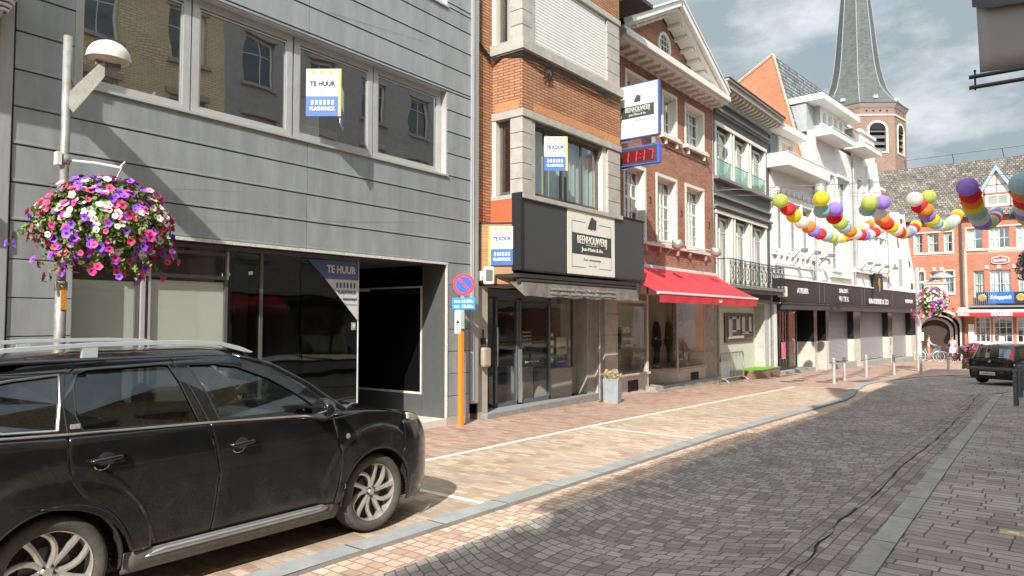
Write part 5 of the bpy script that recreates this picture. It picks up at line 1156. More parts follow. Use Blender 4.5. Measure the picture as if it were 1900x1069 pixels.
# lamps over the fascia
lampu = [2.0, 3.7, 5.6, 12.0, 13.6, 15.4, 17.2]
prot = None
names = ['first', 'second', 'third', 'fourth', 'fifth', 'sixth', 'seventh']
for i, u in enumerate(lampu):
    if prot is None:
        g = root('sign_lamp', '', 'sign lamp', Wf.P(u, 0, 4.5))
        MB().tube([Wf.P(u, .0, 4.5), Wf.P(u, .25, 4.75), Wf.P(u, .45, 5.0), Wf.P(u, .62, 5.02)], .03, 6).build('arm', LEAD, g)
        MB().box(Wf, u - .12, u + .14, .55, .8, 4.96, 5.12).build('head', LEAD, g, bevel=.02); prot = g
    else:
        g = copy_tree(prot); g.location = Wf.P(u, 0, 4.5)
    tag(g, f'small grey bent arm lamp, {names[i]} from the left above the black fascia', 'sign lamp', 'sign lamps above the black shop fascia')

# ================================================================= BRICK CAFE HOUSE ACROSS THE SQUARE (faces the camera)
K = Frame(0, 60.0, u=(1, 0, 0), n=(0, -1, 0))
KB = brick('orange_cafe_brick', (.38, .105, .06), (.52, .175, .10), (.36, .22, .16), .24, .075, .013, .85, .5, dirt=.16)
KS = M_('sandstone', (.56, .50, .42), .8, var=.12, vscale=2)
KG = gz(60)
kh = root('brick_cafe_house', 'orange brick cafe house with stone framed windows and a long mottled tile roof', 'building', (-3, 60, KG))
kw = [(-8.40, -7.92, 6.85, 8.25), (-7.60, -6.88, 6.85, 8.25), (-6.58, -6.05, 6.85, 8.25), (-5.12, -4.20, 6.95, 8.4), (-3.84, -2.64, 6.95, 8.4), (-2.25, -.8, 6.95, 8.4), (-.5, .5, 6.95, 8.4),
      (-8.38, -7.86, 3.9, 5.4), (-7.50, -6.85, 4.75, 5.4), (-6.58, -6.04, 3.9, 5.4), (-4.80, -4.17, 3.5, 5.4), (-3.84, -2.64, 3.5, 5.4), (-2.2, -1.2, 3.5, 5.4)]
kd = [(-4.82, -3.85, .3, 2.1), (-3.75, -2.58, .3, 2.1), (-2.4, -1.3, .3, 2.1), (-1.1, 0, .3, 2.1)]
arch = (-8.25, -5.68)
MB().wall(K, -14, arch[0], KG - .2, 9.5, kw, rev=.2).wall(K, arch[0], arch[1], 2.5, 9.5, kw, rev=.2).wall(K, arch[1], 6, KG - .2, 9.5, kw + kd, rev=.2).build('wall', KB, kh)
CB = M_('blue_curtain', (.18, .30, .42), .9, var=.2)
for a, b, c, e in kw:
    wide = b - a > 1
    w_ = window(K, kh, a, b, c, e, d=-.14, fm=WHITE if c > 6 else M_('pale_grey_frame', (.55, .57, .57), .5), cols=(.5,) if not wide else (.25, .5, .75), heavy=(1,) if wide else (), rows=(.5,), fw=.06, bar=.03)
    if c < 6: curtain(K, a + .05, b - .05, c, e, -.26, w_, mat=CB if b < -6 else None, gap=.25)
    elif b > -8: curtain(K, a + .05, a + (b - a) * .45, c, e, -.26, w_)
m = MB()
for a, b, z0, z1 in ((-8.52, -5.93, 6.85, 8.3), (-5.25, 1, 6.95, 8.45), (-8.5, -7.78, 3.85, 5.45), (-6.66, -5.92, 3.85, 5.45)):
    m.box(K, a, b, -.02, .06, z0 - .14, z0).box(K, a, b, -.02, .05, z1, z1 + .1).box(K, a, a + .1, -.02, .05, z0, z1).box(K, b - .1, b, -.02, .05, z0, z1)
for u in (-8.0, -6.75, -7.22, -4.0, -3.3, -2.4): m.box(K, u - .12, u + .12, 0, .07, 5.5, 5.75)
m.box(K, -5.32, -5.2, 0, .06, 2.6, 7.0)
m.build('stone_dressing', KS, kh)
MB().box(K, -7.9, -6.4, 0, .12, 2.9, 4.5).box(K, -7.95, -6.35, 0, .2, 4.5, 4.62).prism(K, [(-7.35, 3.3), (-6.75, 3.3), (-7.05, 3.95)], .12, .2).build('stone_bay_base', KS, kh, bevel=.02)
MB().box(K, -5.60, -5.44, 0, .12, -.9, 9.4).build('rain_pipe', M_('dark_pipe', (.05, .04, .035), .6), kh)
MB().box(K, -3.9, 6, .02, .0, 6.7, 6.85).box(K, -8.6, 1, .001, .01, 6.62, 6.64).build('string_course', KS, kh)
# arch passage
m = MB(); ac = [(arch[0] + (arch[1] - arch[0]) * t, 1.45 + 1.05 * math.sin(math.pi * t) ** .75) for t in [i / 14 for i in range(15)]]
poly_top = [(arch[0], 2.5)] + [(arch[0], KG)] + ac + [(arch[1], KG), (arch[1], 2.5)]
for (u0, z0), (u1, z1) in zip(ac, ac[1:]): m.face([K.P(u0, 0, z0), K.P(u1, 0, z1), K.P(u1, 0, 2.52), K.P(u0, 0, 2.52)]); m.face([K.P(u0, 0, z0), K.P(u1, 0, z1), K.P(u1, -1.6, z1), K.P(u0, -1.6, z0)])
m.build('arch_spandrel', KB, kh)
def arch_band(p, r0, r1, d0, d1, mat, c, rad, zs, nm):
    m = MB(); n = 16
    for i in range(n):
        a0, a1 = math.pi * i / n, math.pi * (i + 1) / n
        q = [(c - math.cos(a) * r, zs + math.sin(a) * r * .85) for a, r in ((a0, r0), (a1, r0), (a1, r1), (a0, r1))]
        m.prism(K, q, d0, d1)
    m.box(K, c - r1, c - r0, d0, d1, KG, zs).box(K, c + r0, c + r1, d0, d1, KG, zs); m.build(nm, mat, p)
arch_band(kh, 1.25, 1.42, .0, .10, KS, -6.97, 1, 1.45, 'arch_stone'); arch_band(kh, .95, 1.15, -.9, -.6, KS, -7.35, 1, 1.1, 'inner_arch_stone'); arch_band(kh, 1.08, 1.2, -.4, -.1, M_('dark_sandstone', (.26, .24, .21), .85), -7.1, 1, 1.25, 'middle_arch_stone')
MB().prism(K, [(-8.28, KG), (-6.4, KG), (-6.4, 1.1), (-6.55, 1.5), (-6.9, 1.85), (-7.35, 1.98), (-7.8, 1.85), (-8.15, 1.5), (-8.28, 1.1)], -.98, -.92).build('wooden_gate', M_('dark_gate', (.045, .03, .025), .7, var=.3, streak=(9, 9, .4)), kh)
MB().box(K, -9, -5, -1.7, -1.6, KG, 3).box(K, -6.4, -6.2, -1.6, -.9, KG, 2.4).build('passage_wall', DARKIN, kh)
MB().box(K, -8.3, -7.0, -.85, -.5, KG, KG + .75).build('low_block', M_('dim_wall', (.10, .10, .10), .9), kh)
for a, b, c, e in kd: window(K, kh, a, b, c, e, d=-.1, fm=WHITE, cols=(.33, .66), rows=(.3, .6, .8), fw=.09, bar=.04)
MB().box(K, -4.95, 2, -.05, .12, .1, .3).box(K, -5.2, -4.85, 0, .15, -.9, 1.6).build('stone_sill', WHITE, kh)
MB().box(K, -5, 2, 0, .05, -.9, .1).build('plinth', KS, kh)
rf = MB(); rf.face([K.P(-14, .45, 9.25), K.P(6, .45, 9.25), K.P(6, -4.2, 13.2 + .9), K.P(-14, -4.2, 13.2 + .9)])
MOT = brick('mottled_tile', (.085, .075, .062), (.24, .215, .185), (.035, .03, .025), .24, .27, .02, .85, 1.2, dirt=.45, dscale=.35, wob=.03, c3=(.13, .11, .09))
rf.build('roof', MOT, kh)
MB().box(K, -14, 6, -9.5, -9.4, KG, 9.5).box(K, -14, -13.9, -9.4, 0, KG, 13).box(K, -8.9, -8.6, -9, -.3, KG, 9).build('shell', M_('plain_grey_wall', (.3, .3, .29), .9), kh)
MB().box(K, -14, -5.45, .3, .5, 9.2, 9.36).build('gutter', LEAD, kh)
# timbered dormer gable
dg_ = [(-4.75, 9.75), (-1.8, 9.75), (-3.28, 12.45)]
MB().wall(K, -4.75, -1.8, 9.45, 9.8).box(K, -4.75, -1.8, -.3, 0, 9.45, 9.8).build('dormer_base', KB, kh)
MB().prism(K, dg_, -.2, .02).build('dormer_gable', CREAM, kh)
TB = M_('red_timber', (.33, .12, .10), .7); m = MB()
m.box(K, -4.55, -2.0, .02, .06, 9.80, 9.9).box(K, -4.1, -2.45, .02, .06, 10.75, 10.88).box(K, -4.05, -2.5, .02, .05, 11.4, 11.46).box(K, -3.31, -3.24, .02, .05, 10.88, 12.0).box(K, -4.08, -3.98, .02, .06, 9.8, 11.1).box(K, -2.55, -2.45, .02, .06, 9.8, 11.1).box(K, -4.6, -4.1, .02, .05, 10.6, 10.66).box(K, -2.45, -2.0, .02, .05, 10.6, 10.66)
m.build('timber', TB, kh)
window(K, kh, -3.9, -2.62, 10.0, 10.7, d=.05, fm=WHITE, cols=(.5,), heavy=(0,), fw=.07)
m = MB()
for (a, b) in (((-5.15, 9.55), (-3.28, 12.85)), ((-1.4, 9.55), (-3.28, 12.85))):
    dx, dz = b[0] - a[0], b[1] - a[1]; l = math.hypot(dx, dz); nx, nz = -dz / l * .22, dx / l * .22
    if nz > 0: nx, nz = -nx, -nz
    m.prism(K, [a, b, (b[0], b[1] - .42), (a[0] + nx * 1, a[1] + nz)], -.1, .35)
m.build('barge_board', M_('blue_grey_board', (.27, .33, .40), .6), kh)
m = MB(); m.face([K.P(-5.15, .3, 9.6), K.P(-3.28, .3, 12.9), K.P(-3.28, -3, 12.9), K.P(-5.15, -1, 9.6)]); m.face([K.P(-1.4, .3, 9.6), K.P(-3.28, .3, 12.9), K.P(-3.28, -3, 12.9), K.P(-1.4, -1, 9.6)]); m.build('dormer_roof', MOT, kh)
rc = root('ridge_wire', 'thin lightning wire on small posts along the long tiled ridge', 'wire', K.P(-5, -4.2, 14.2)); m = MB(); pr_ = None
for u in (-9.5, -6.2, -3, 0): m.tube([K.P(u, -4.2, 14.1), K.P(u - .1, -4.2, 14.8)], .025, 4)
m.build('post', BLACKM, rc); MB().tube([K.P(-9.6, -4.2, 14.75), K.P(-6.3, -4.2, 14.78), K.P(-3.1, -4.2, 14.8), K.P(3, -4.2, 14.8)], .015, 4).build('line', BLACKM, rc)
# cafe signs
g = root('brewery_sign', 'red and cream oval BAVIK sign on the orange brick wall', 'sign', K.P(-3.2, .1, 6.1))
sp_ = [(-3.75, 5.95), (-3.6, 5.85), (-3.2, 5.8), (-2.8, 5.85), (-2.65, 5.95), (-2.7, 6.25), (-2.9, 6.33), (-3.1, 6.36), (-3.2, 6.45), (-3.3, 6.36), (-3.5, 6.33), (-3.7, 6.25)]
MB().prism(K, sp_, .02, .12).build('shield', M_('sign_rim', (.70, .55, .45), .5), g)
MB().prism(K, [(-3.2 + (x + 3.2) * .88, 6.08 + (z - 6.08) * .75) for x, z in sp_], .12, .14).build('red_field', M_('sign_red', (.55, .02, .03), .5), g)
text('lettering', 'BAVIK', K, -3.2, .142, 5.98, .18, LT, g, wid=.8, bold=.01)
g = root('cafe_sign', 'long blue cafe sign with round gold emblems above the red awning', 'sign', K.P(-3, .4, 3.4))
MB().box(K, -4.6, -1.2, .35, .45, 3.05, 3.85).build('panel', M_('cafe_blue', (.02, .12, .50), .4), g)
for u in (-4.3, -2.1): MB().box(K, u - .36, u + .36, .45, .46, 3.07, 3.83).build('black_field', BLACKM, g); MB().lathe(K.P(u, .46, 3.45), [(0, .02), (.22, .02), (.26, 0)], (0, -1, 0), 14).build('gold_emblem', GOLD, g)
text('lettering', 'Schuppich', K, -3.25, .452, 3.36, .26, LT, g, wid=1.25, shear=.3, bold=.01)
MB().box(K, -5.1, 1.5, .0, 1.0, 2.78, 2.9).tube([K.P(-5.1, .9, 3.6), K.P(-4.7, .9, 3.6)], .02, 4).build('balcony_slab', GS2, kh)
m = MB()
for i in range(14): m.box(K, -5.1 + i * .12, -5.08 + i * .12, .9, .92, 2.9, 3.8)
m.build('balcony_railing', GALV, kh)
g = root('cafe_awning', 'red and white awning lettered STANISH on the cafe front', 'awning', K.P(-3, 1, 2.4))
m = MB().box(K, -5.75, 1.5, 1.4, 1.46, 2.14, 2.42); m.build('valance', M_('sign_red', (.55, .02, .03), .5), g); m = MB(); m.face([K.P(-5.75, 1.42, 2.46), K.P(1.5, 1.42, 2.46), K.P(1.5, .1, 2.78), K.P(-5.75, .1, 2.78)]); m.build('canopy', WHITE, g, solid=.01)
MB().box(K, -5.76, 1.5, 1.38, 1.48, 2.42, 2.50).build('front_bar', WHITE, g)
text('lettering', 'STANISH', K, -3.15, 1.465, 2.19, .2, LT, g, wid=1.2, bold=.015); text('lettering', 'FRITUUR', K, -5.35, 1.465, 2.2, .15, LT, g, wid=.68, bold=.01)
MB().box(K, -3.42, -3.1, -.02, .0, .35, .75).build('door_notice', PAPER, kh)

# ================================================================= CHURCH TOWER
tc_ = Vector((-21.86, 108.0, 0))
tr = root('church_tower', 'octagonal red brick church tower with a tall flared slate spire', 'tower', (tc_.x, tc_.y, 0))
TBK = brick('tower_brick', (.20, .115, .085), (.28, .165, .125), (.24, .19, .15), .30, .09, .015, .85, .3, dirt=.15)
SLT = brick('slate', (.072, .082, .081), (.115, .126, .121), (.05, .055, .055), .45, .22, .015, .6, .4, dirt=.2, dscale=.25, c3=(.10, .112, .10))
nrm = math.atan2(-tc_.y, -tc_.x) + R(25)          # a face looks (almost) at the street
def octp(r, z, k): a = nrm + R(22.5) + R(45) * k; return Vector((tc_.x + r * math.cos(a), tc_.y + r * math.sin(a), z))
RO = 5.95
m = MB()
for k in range(8):
    m.face([octp(RO, -2, k), octp(RO, -2, k + 1), octp(RO, 23.5, k + 1), octp(RO, 23.5, k)])
m.build('lower_shaft', TBK, tr)
m = MB(); st_ = MB(); lv = MB(); dk = MB(); fr_ = []
for k in range(8):
    a, b = octp(RO, 0, k), octp(RO, 0, k + 1); c = (a + b) / 2; u = (b - a).normalized(); n = Vector((c.x - tc_.x, c.y - tc_.y, 0)).normalized()
    if u.cross(Vector((0, 0, 1))).dot(n) < 0: u = -u
    F = Frame(c.x, c.y, u=u, n=n); hw = (b - a).length / 2
    m.wall(F, -hw, hw, 23.5, 30.4, [(-1.1, 1.1, 24.3, 27.3)], rev=.5)
    for i in range(8):
        a0, a1 = math.pi * i / 8, math.pi * (i + 1) / 8
        st_.prism(F, [(-math.cos(t) * r_, 27.3 + math.sin(t) * r_ * .85) for t, r_ in ((a0, 1.1), (a1, 1.1), (a1, 1.38), (a0, 1.38))], -.1, .08)
        dk.prism(F, [(-math.cos(a0) * 1.1, 27.3 + math.sin(a0) * .93), (-math.cos(a1) * 1.1, 27.3 + math.sin(a1) * .93), (0, 27.3)], -.02, .02)
    st_.box(F, -1.36, -1.1, -.1, .08, 24.3, 27.3).box(F, 1.1, 1.36, -.1, .08, 24.3, 27.3).box(F, -1.36, 1.36, -.1, .1, 24.12, 24.3).box(F, -hw - .03, hw + .03, 0, .12, 29.15, 29.32)
    for j in range(4):
        z = 24.35 + j * .85; lv.face([F.P(-1.08, -.02, z), F.P(1.08, -.02, z), F.P(1.08, -.45, z + .5), F.P(-1.08, -.45, z + .5)])
    for j in range(4): dk.box(F, -1.5 + j * .9, -1.25 + j * .9, 0, .01, 29.7, 29.95)
    dk.box(F, -1.1, 1.1, -.6, -.5, 24.3, 27.3)
m.build('belfry_wall', TBK, tr); st_.build('stone_dressing', CREAM, tr); lv.build('louvre', M_('louvre', (.10, .11, .11), .7), tr, solid=.05); dk.build('dark_opening', M_('opening_black', (.012, .012, .012), .9), tr)
m = MB()
for (r0, z0), (r1, z1) in zip([(6.0, 30.2), (6.12, 30.4), (6.22, 30.6), (6.3, 30.8)], [(6.12, 30.4), (6.22, 30.6), (6.3, 30.8), (6.34, 30.9)]):
    for k in range(8): m.face([octp(r0, z0, k), octp(r0, z0, k + 1), octp(r1, z1, k + 1), octp(r1, z1, k)])
m.build('cornice', M_('cornice_brown', (.26, .22, .19), .8), tr)
prof = [(6.42, 30.85), (5.75, 31.4), (5.1, 32.1), (4.35, 33.0), (3.75, 34.1), (3.3, 35.6), (2.95, 37.4), (2.68, 39.6), (2.45, 42), (2.15, 45), (1.85, 48), (1.45, 53), (.9, 61), (.35, 69), (.02, 74)]
m = MB()
for (r0, z0), (r1, z1) in zip(prof, prof[1:]):
    for k in range(8): m.face([octp(r0, z0, k), octp(r0, z0, k + 1), octp(r1, z1, k + 1), octp(r1, z1, k)])
m.build('spire', SLT, tr)
m = MB()
for k in range(8): m.tube([octp(r + .02, z, k) for r, z in prof], .07, 5)
m.build('hip_roll', M_('lead_hip', (.24, .255, .25), .6), tr)
m = MB()
for k in range(8):
    c = (octp(5.5, 31.75, k) + octp(5.5, 31.75, k + 1)) / 2; n = Vector((c.x - tc_.x, c.y - tc_.y, 0)).normalized(); u = n.cross(Vector((0, 0, 1))); F = Frame(c.x, c.y, u=u, n=n); m.box(F, -.28, .28, -.2, .22, 31.65, 32.05)
m.build('roof_hatch', M_('pale_hatch', (.42, .45, .47), .4), tr)

# ================================================================= ORANGE HOUSE AT THE LEFT EDGE
oh = root('orange_house', 'ochre orange rendered house at the far left edge of the row', 'building', M.P(-12, 0, 0))
OR = M_('ochre_render', (.60, .31, .08), .85, var=.1, vscale=3, bump=.2)
MB().box(M, -16, -8.23, -6, -.02, 3.2, 11).box(M, -16, -8.23, -6, -.25, -.3, 3.2).build('wall', OR, oh)
MB().box(M, -16, -8.36, -.01, .16, 2.95, 3.2).box(M, -8.75, -8.62, -.2, .02, -.2, 2.95).build('shop_lintel', LEAD, oh, bevel=.01)
MB().box(M, -12.6, -8.9, 0, .75, 5.6, 8.6).build('bay', OR, oh)
MB().box(M, -9.10, -9.05, .75, 2.2, 5.62, 5.95).build('unseen_shade_caster', LEAD, oh)  # out of view, added to throw the diagonal shadow band on the zinc cladding
kb = root('wall_luminaire', 'ribbed white conical wall luminaire high on the orange house edge', 'wall light', M.P(-8.35, .3, 5.3)); m = MB()
for i in range(8): m.lathe(M.P(-8.30, .28, 5.22 + i * .05), [(.05 + i * .022, 0), (.07 + i * .024, .012), (.07 + i * .024, .026), (.05 + i * .022, .03)], (0, 0, 1), 18)
m.build('louvre_rings', WHITE, kb); MB().tube([M.P(-8.4, .0, 5.1), M.P(-8.34, .25, 5.16), M.P(-8.30, .28, 5.25)], .035, 8).lathe(M.P(-8.30, .28, 5.6), [(0, .03), (.25, .02), (.25, 0), (0, 0)], (0, 0, 1), 18).build('bracket', GALV, kb)
MB().tube([M.P(-8.42, .12, 5.05), M.P(-8.44, .3, 5.02)], .06, 10).tube([M.P(-8.55, .1, 5.3), M.P(-8.38, .3, 5.18)], .07, 8).build('camera_body', M_('beige_metal', (.45, .38, .32), .5, .3), kb)

# ================================================================= OPPOSITE ROW (behind the camera, throws the street's shade)
O = Frame(2.45, 0, u=(0, -1, 0), n=(-1, 0, 0))
YB = brick('yellow_brick', (.62, .52, .30), (.72, .62, .40), (.36, .31, .22), .22, .07, .012, .85, .5, dirt=.15)
def opp(label, a, b, zt, mat, gable=None):
    g = root('street_house', label, 'building', (4, -(a + b) / 2, 0)); n = max(2, int((b - a) / 2.4)); st = (b - a) / n
    hs = [(a + st * i + st * .28, a + st * i + st * .72, z, z + 1.7) for i in range(n) for z in (4.1, 7.2, 10.0) if z + 1.7 < zt]
    MB().wall(O, a, b, 0, zt, hs + [(a + .5, b - .5, .3, 2.8)], rev=.2).build('wall', mat, g)
    for h in hs: window(O, g, *h, d=-.15, cols=(.5,), rows=(.65,), fw=.08)
    window(O, g, a + .5, b - .5, .3, 2.8, d=-.15, fm=BLACKM, cols=(.25, .5, .75), fw=.08)
    m = MB().box(O, a, b, -9, -8.9, 0, zt).box(O, a, a + .05, -9, -.2, 0, zt).box(O, b - .05, b, -9, -.2, 0, zt).box(O, a, b, -9, .25, zt, zt + .25); m.build('shell', mat, g)
    m = MB(); q = MB()
    for h in hs: q.box(O, h[0] - .1, h[1] + .1, 0, .05, h[3], h[3] + .18).box(O, h[0] - .12, h[1] + .12, 0, .1, h[2] - .12, h[2])
    q.build('lintels', M_('stone_trim', (.36, .33, .29), .8), g)
    rr = MB(); e0 = zt + .25
    rr.face([O.P(a, -.3, e0), O.P(b, -.3, e0), O.P(b, -4.5, e0 + 1.0), O.P(a, -4.5, e0 + 1.0)]); rr.face([O.P(a, -9, e0), O.P(b, -9, e0), O.P(b, -4.5, e0 + 1.0), O.P(a, -4.5, e0 + 1.0)]); rr.build('roof', TILE, g)
    if gable:
        c = gable; m = MB().prism(O, [(c - 1.2, zt), (c + 1.2, zt), (c + 1.2, zt + 1.6), (c, zt + 3.3), (c - 1.2, zt + 1.6)], -.4, 0).prism(O, [(c - 1.2, zt), (c + 1.2, zt), (c + 1.2, zt + 1.6), (c, zt + 3.3), (c - 1.2, zt + 1.6)], -3.4, -3.0); m.build('gable', mat, g)
    return g
opp('yellow brick street house on the camera side, just behind the viewer', 2.0, 8.5, 12.2, YB)
opp('narrow yellow brick street house right beside the viewer', -2.5, 2.0, 11.9, YB)
opp('yellow brick gabled street house on the camera side of the road', -13, -2.5, 12.45, YB, gable=-6.2)
opp('grey rendered street house at the far end of the camera side', -26.5, -13, 13.2, M_('grey_render_house', (.33, .33, .31), .85, var=.1))
opp('lower yellow brick street house far behind the viewer', 8.5, 30, 11.45, YB)
O2 = O; O = Frame(13, 0, u=(0, -1, 0), n=(-1, 0, 0)); opp('yellow brick house across the side street on the right', -62, -34, 10.5, YB); O = O2
opp('yellow brick street house far behind the viewer', 11, 30, 12.0, YB)

# ================================================================= STREET LAMP WITH FLOWER BASKET
gl_ = root('street_lamp', 'galvanised street lamp with a white dome head by the zinc facade', 'street lamp', (-7.3, 2.60, gz(2.6)))
PX_, PY_ = -7.3, 2.60
MB().tube([(PX_, PY_, -.05), (PX_, PY_, 1.7), (PX_, PY_, 2.26)], .047, 18).tube([(PX_, PY_, 2.26), (PX_, PY_, 4.59)], .038, 18).tube([(PX_, PY_, 2.20), (PX_, PY_, 2.28)], .053, 18).tube([(PX_, PY_, 3.38), (PX_, PY_, 3.46)], .047, 18).build('pole', M_('lamp_pole', (.31, .305, .29), .55, .35, var=.3, vscale=9, dirt=((.22, .20, .18), 7, .55, .6)), gl_, smooth=True)
ar = MB(); hx = Vector((PX_ + .06, PY_ + .30, 4.50))
for o in (-.045, .045):
    ar.hprism([(0, 0)] * 0 or [(PX_ - .03, PY_ + .02 + o), (PX_ + .03, PY_ + .02 + o), (PX_ + .03, PY_ + .03 + o), (PX_ - .03, PY_ + .03 + o)], 3.93, 4.0)
F45 = Frame(PX_, PY_, u=(.22, .975, 0), n=(.975, -.22, 0))
for d0 in (-.055, .045): ar.prism(F45, [(.02, 3.90), (.05, 3.86), (.30, 4.26), (.30, 4.40), (.24, 4.36), (.02, 4.06)], d0, d0 + .012)
ar.box(F45, .02, .09, -.05, .05, 3.92, 4.02).build('arm', M_('arm_grey', (.48, .46, .42), .5, .3, var=.2, vscale=20), gl_)
hd = F45.P(.34, 0, 4.44)
m = MB(); m.lathe(hd, [(.196, .0), (.193, .042), (.179, .084), (.15, .13), (.108, .162), (.058, .183), (0, .19)], (0.05, .02, 1), 32); m.build('dome', M_('dome_white', (.66, .64, .57), .5, var=.08, vscale=5, dirt=((.4, .36, .28), 4, .6, .5)), gl_, smooth=True)
m = MB(); m.lathe(hd, [(0, -.04), (.075, -.034), (.14, -.022), (.188, .0)], (0.05, .02, 1), 32).build('diffuser', M_('diffuser', (.50, .46, .36), .4, var=.12, vscale=9), gl_, smooth=True)
MB().box(F45, .22, .44, -.05, .05, 4.36, 4.42).build('lamp_holder', LEAD, gl_, bevel=.01)
MB().box(WORLD, PX_ + .045, PX_ + .065, PY_ - .02, PY_ + .03, 2.02, 2.2).build('orange_sticker', M_('orange_sticker', (.55, .26, .04), .6, var=.5, vscale=60), gl_)
MB().tube([(PX_, PY_ + .04, 3.42), (-7.13, 2.80, 3.40), (-6.97, 2.97, 3.36)], .012, 6).box(WORLD, PX_ - .03, PX_ + .05, PY_ - .08, PY_ - .04, 3.36, 3.48).tube([(-6.99, 2.95, 3.36), (-6.95, 2.99, 3.42)], .008, 5).build('hanging_arm', M_('bracket_white', (.6, .6, .58), .5), gl_)

def petunia(mats):
    """five lobed trumpet flower; returns meshes by colour"""
    res = []
    for nm, c, ct_ in mats:
        me = bpy.data.meshes.new('petunia'); v = [(0, 0, -.012)]; f = []
        for i in range(10):
            a = math.pi * 2 * i / 10; r_ = .034 if i % 2 == 0 else .028; v.append((r_ * math.cos(a), r_ * math.sin(a), .004 if i % 2 == 0 else .001))
        for i in range(10):
            a = math.pi * 2 * i / 10; v.append((.013 * math.cos(a), .013 * math.sin(a), -.002))
        for i in range(10): f.append((11 + i, 11 + (i + 1) % 10, 1 + (i + 1) % 10, 1 + i)); f.append((0, 11 + (i + 1) % 10, 11 + i))
        me.from_pydata(v, [], f); m1 = M_(f'petal_{nm}', c, .6, var=.22, vscale=14); m2 = M_(f'throat_{nm}', ct_, .7)
        m1.node_tree.nodes['Principled BSDF'].inputs['Subsurface Weight'].default_value = 0
        me.materials.append(m1); me.materials.append(m2)
        for i, p in enumerate(me.polygons): p.material_index = i % 2
        me.uv_layers.new(name='UVMap'); res.append(me)
    return res
PETC = [('violet', (.26, .07, .62), (.10, .02, .28)), ('pink', (.80, .07, .22), (.5, .02, .1)), ('white', (.82, .82, .74), (.6, .62, .3)), ('rose', (.82, .38, .48), (.6, .15, .25)), ('magenta', (.62, .04, .28), (.3, .01, .1))]
PET = petunia(PETC)
LEAF = M_('petunia_leaf', (.14, .22, .035), .6, var=.55, vscale=16)
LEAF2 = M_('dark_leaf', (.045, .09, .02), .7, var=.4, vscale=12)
def basket(g, c, rad, nflow, nleaf, nparts, seed, weights, view=Vector((0, 0, 1.93)), fs=1., low=None):
    random.seed(seed); c = Vector(c); rx, ry, rz = rad
    MB().lathe(c + Vector((0, 0, -rz * .35)), [(0, -.18), (rx * .35, -.16), (rx * .5, 0), (rx * .52, .12)], (0, 0, 1), 18).build('pot', M_('basket_pot', (.05, .06, .04), .8), g)
    cs = [random.uniform(0, 6.28) for _ in range(6)]
    def surf(th, ph, k=1.):
        bump = 1 + .13 * math.sin(3 * th + cs[0]) * math.cos(2 * ph + cs[1]) + .07 * math.sin(7 * th + cs[2] + 3 * ph) + .05 * math.sin(13 * th + cs[3])
        z = math.sin(ph); r_ = math.cos(ph)
        droop = 1.0 if z > -.1 else 1 + .12 * math.sin(5 * th + cs[4]) 
        return c + Vector((rx * r_ * math.cos(th) * bump * k, ry * r_ * math.sin(th) * bump * k, rz * z * k * droop * (1 if z > 0 else .98)))
    lf = MB(); trail = []
    for i in range(nleaf):
        th = random.random() * 6.283; ph = math.asin(random.uniform(-.98, 1)); k = 1 - abs(random.gauss(0, .13)); p = surf(th, ph, min(k, 1.03))
        n = (p - c); n = Vector((n.x / rx ** 2, n.y / ry ** 2, n.z / rz ** 2)).normalized() + Vector((random.uniform(-.8, .8), random.uniform(-.8, .8), random.uniform(-.5, .9)))
        n.normalize(); t = n.orthogonal().normalized(); t.rotate(Matrix.Rotation(random.random() * 6.28, 3, n)); b = n.cross(t); l = random.uniform(.018, .036) * fs; w__ = l * .5
        lf.face([p - t * l, p + b * w__ + n * .004, p + t * l, p - b * w__ + n * .004])
    for q in range(int(nflow / 28)):                      # trailing stems that break the outline
        th = random.random() * 6.283; p = surf(th, random.uniform(-.9, .15), .95); o = Vector((math.cos(th), math.sin(th), 0))
        for j in range(26):
            t = j / 26; v = p + o * (.16 * t * fs) + Vector((0, 0, -.20 * t * t * fs)) + Vector((random.uniform(-.02, .02), random.uniform(-.02, .02), random.uniform(-.02, .02))) * fs
            e1 = Vector((random.uniform(-1, 1), random.uniform(-1, 1), random.uniform(-1, 1))).normalized() * .022 * fs; e2 = e1.orthogonal().normalized() * .011 * fs
            lf.face([v - e1, v + e2, v + e1, v - e2])
        trail.append((v, o))
    lf.build('foliage', LEAF, g)
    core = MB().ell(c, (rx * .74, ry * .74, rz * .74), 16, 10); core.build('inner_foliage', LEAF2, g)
    fl = []
    for i in range(nflow):
        th = random.random() * 6.283; ph = math.asin(random.uniform(-.9, 1)) if low is None else math.asin(random.uniform(*low))
        if math.sin(ph) < .0 and random.random() < .35: continue
        cl_ = math.sin(th * 2.3 + cs[0]) + math.cos(ph * 5 + cs[5] + th)
        ci = random.choices(range(5), weights=[weights[0] * (1.8 if cl_ > .3 else .5), weights[1] * (1.8 if cl_ < -.3 else .7), weights[2] * (1.6 if -.5 < cl_ < .7 else .5), weights[3], weights[4] * (2 if ph < -.2 else .5)])[0]
        p = surf(th, ph, random.uniform(1.0, 1.07)); n = (p - c); n = Vector((n.x / rx ** 2, n.y / ry ** 2, n.z / rz ** 2)).normalized() + Vector((random.uniform(-.5, .5), random.uniform(-.5, .5), random.uniform(-.3, .6))); n.normalize()
        fl.append((ci, p, n, random.uniform(.75, 1.25) * fs))
    for v, o in trail:
        for j in range(3): fl.append((random.choice((1, 4, 0)), v + Vector((random.uniform(-.05, .05), random.uniform(-.05, .05), random.uniform(-.03, .08))) * fs, (o + Vector((random.uniform(-.5, .5), random.uniform(-.5, .5), random.uniform(-.3, .5)))).normalized(), random.uniform(.9, 1.35) * fs))
    fl.sort(key=lambda q: (q[1] - view).length - (.5 if q[2].dot(view - q[1]) > 0 else 0))
    o0 = origin(g)
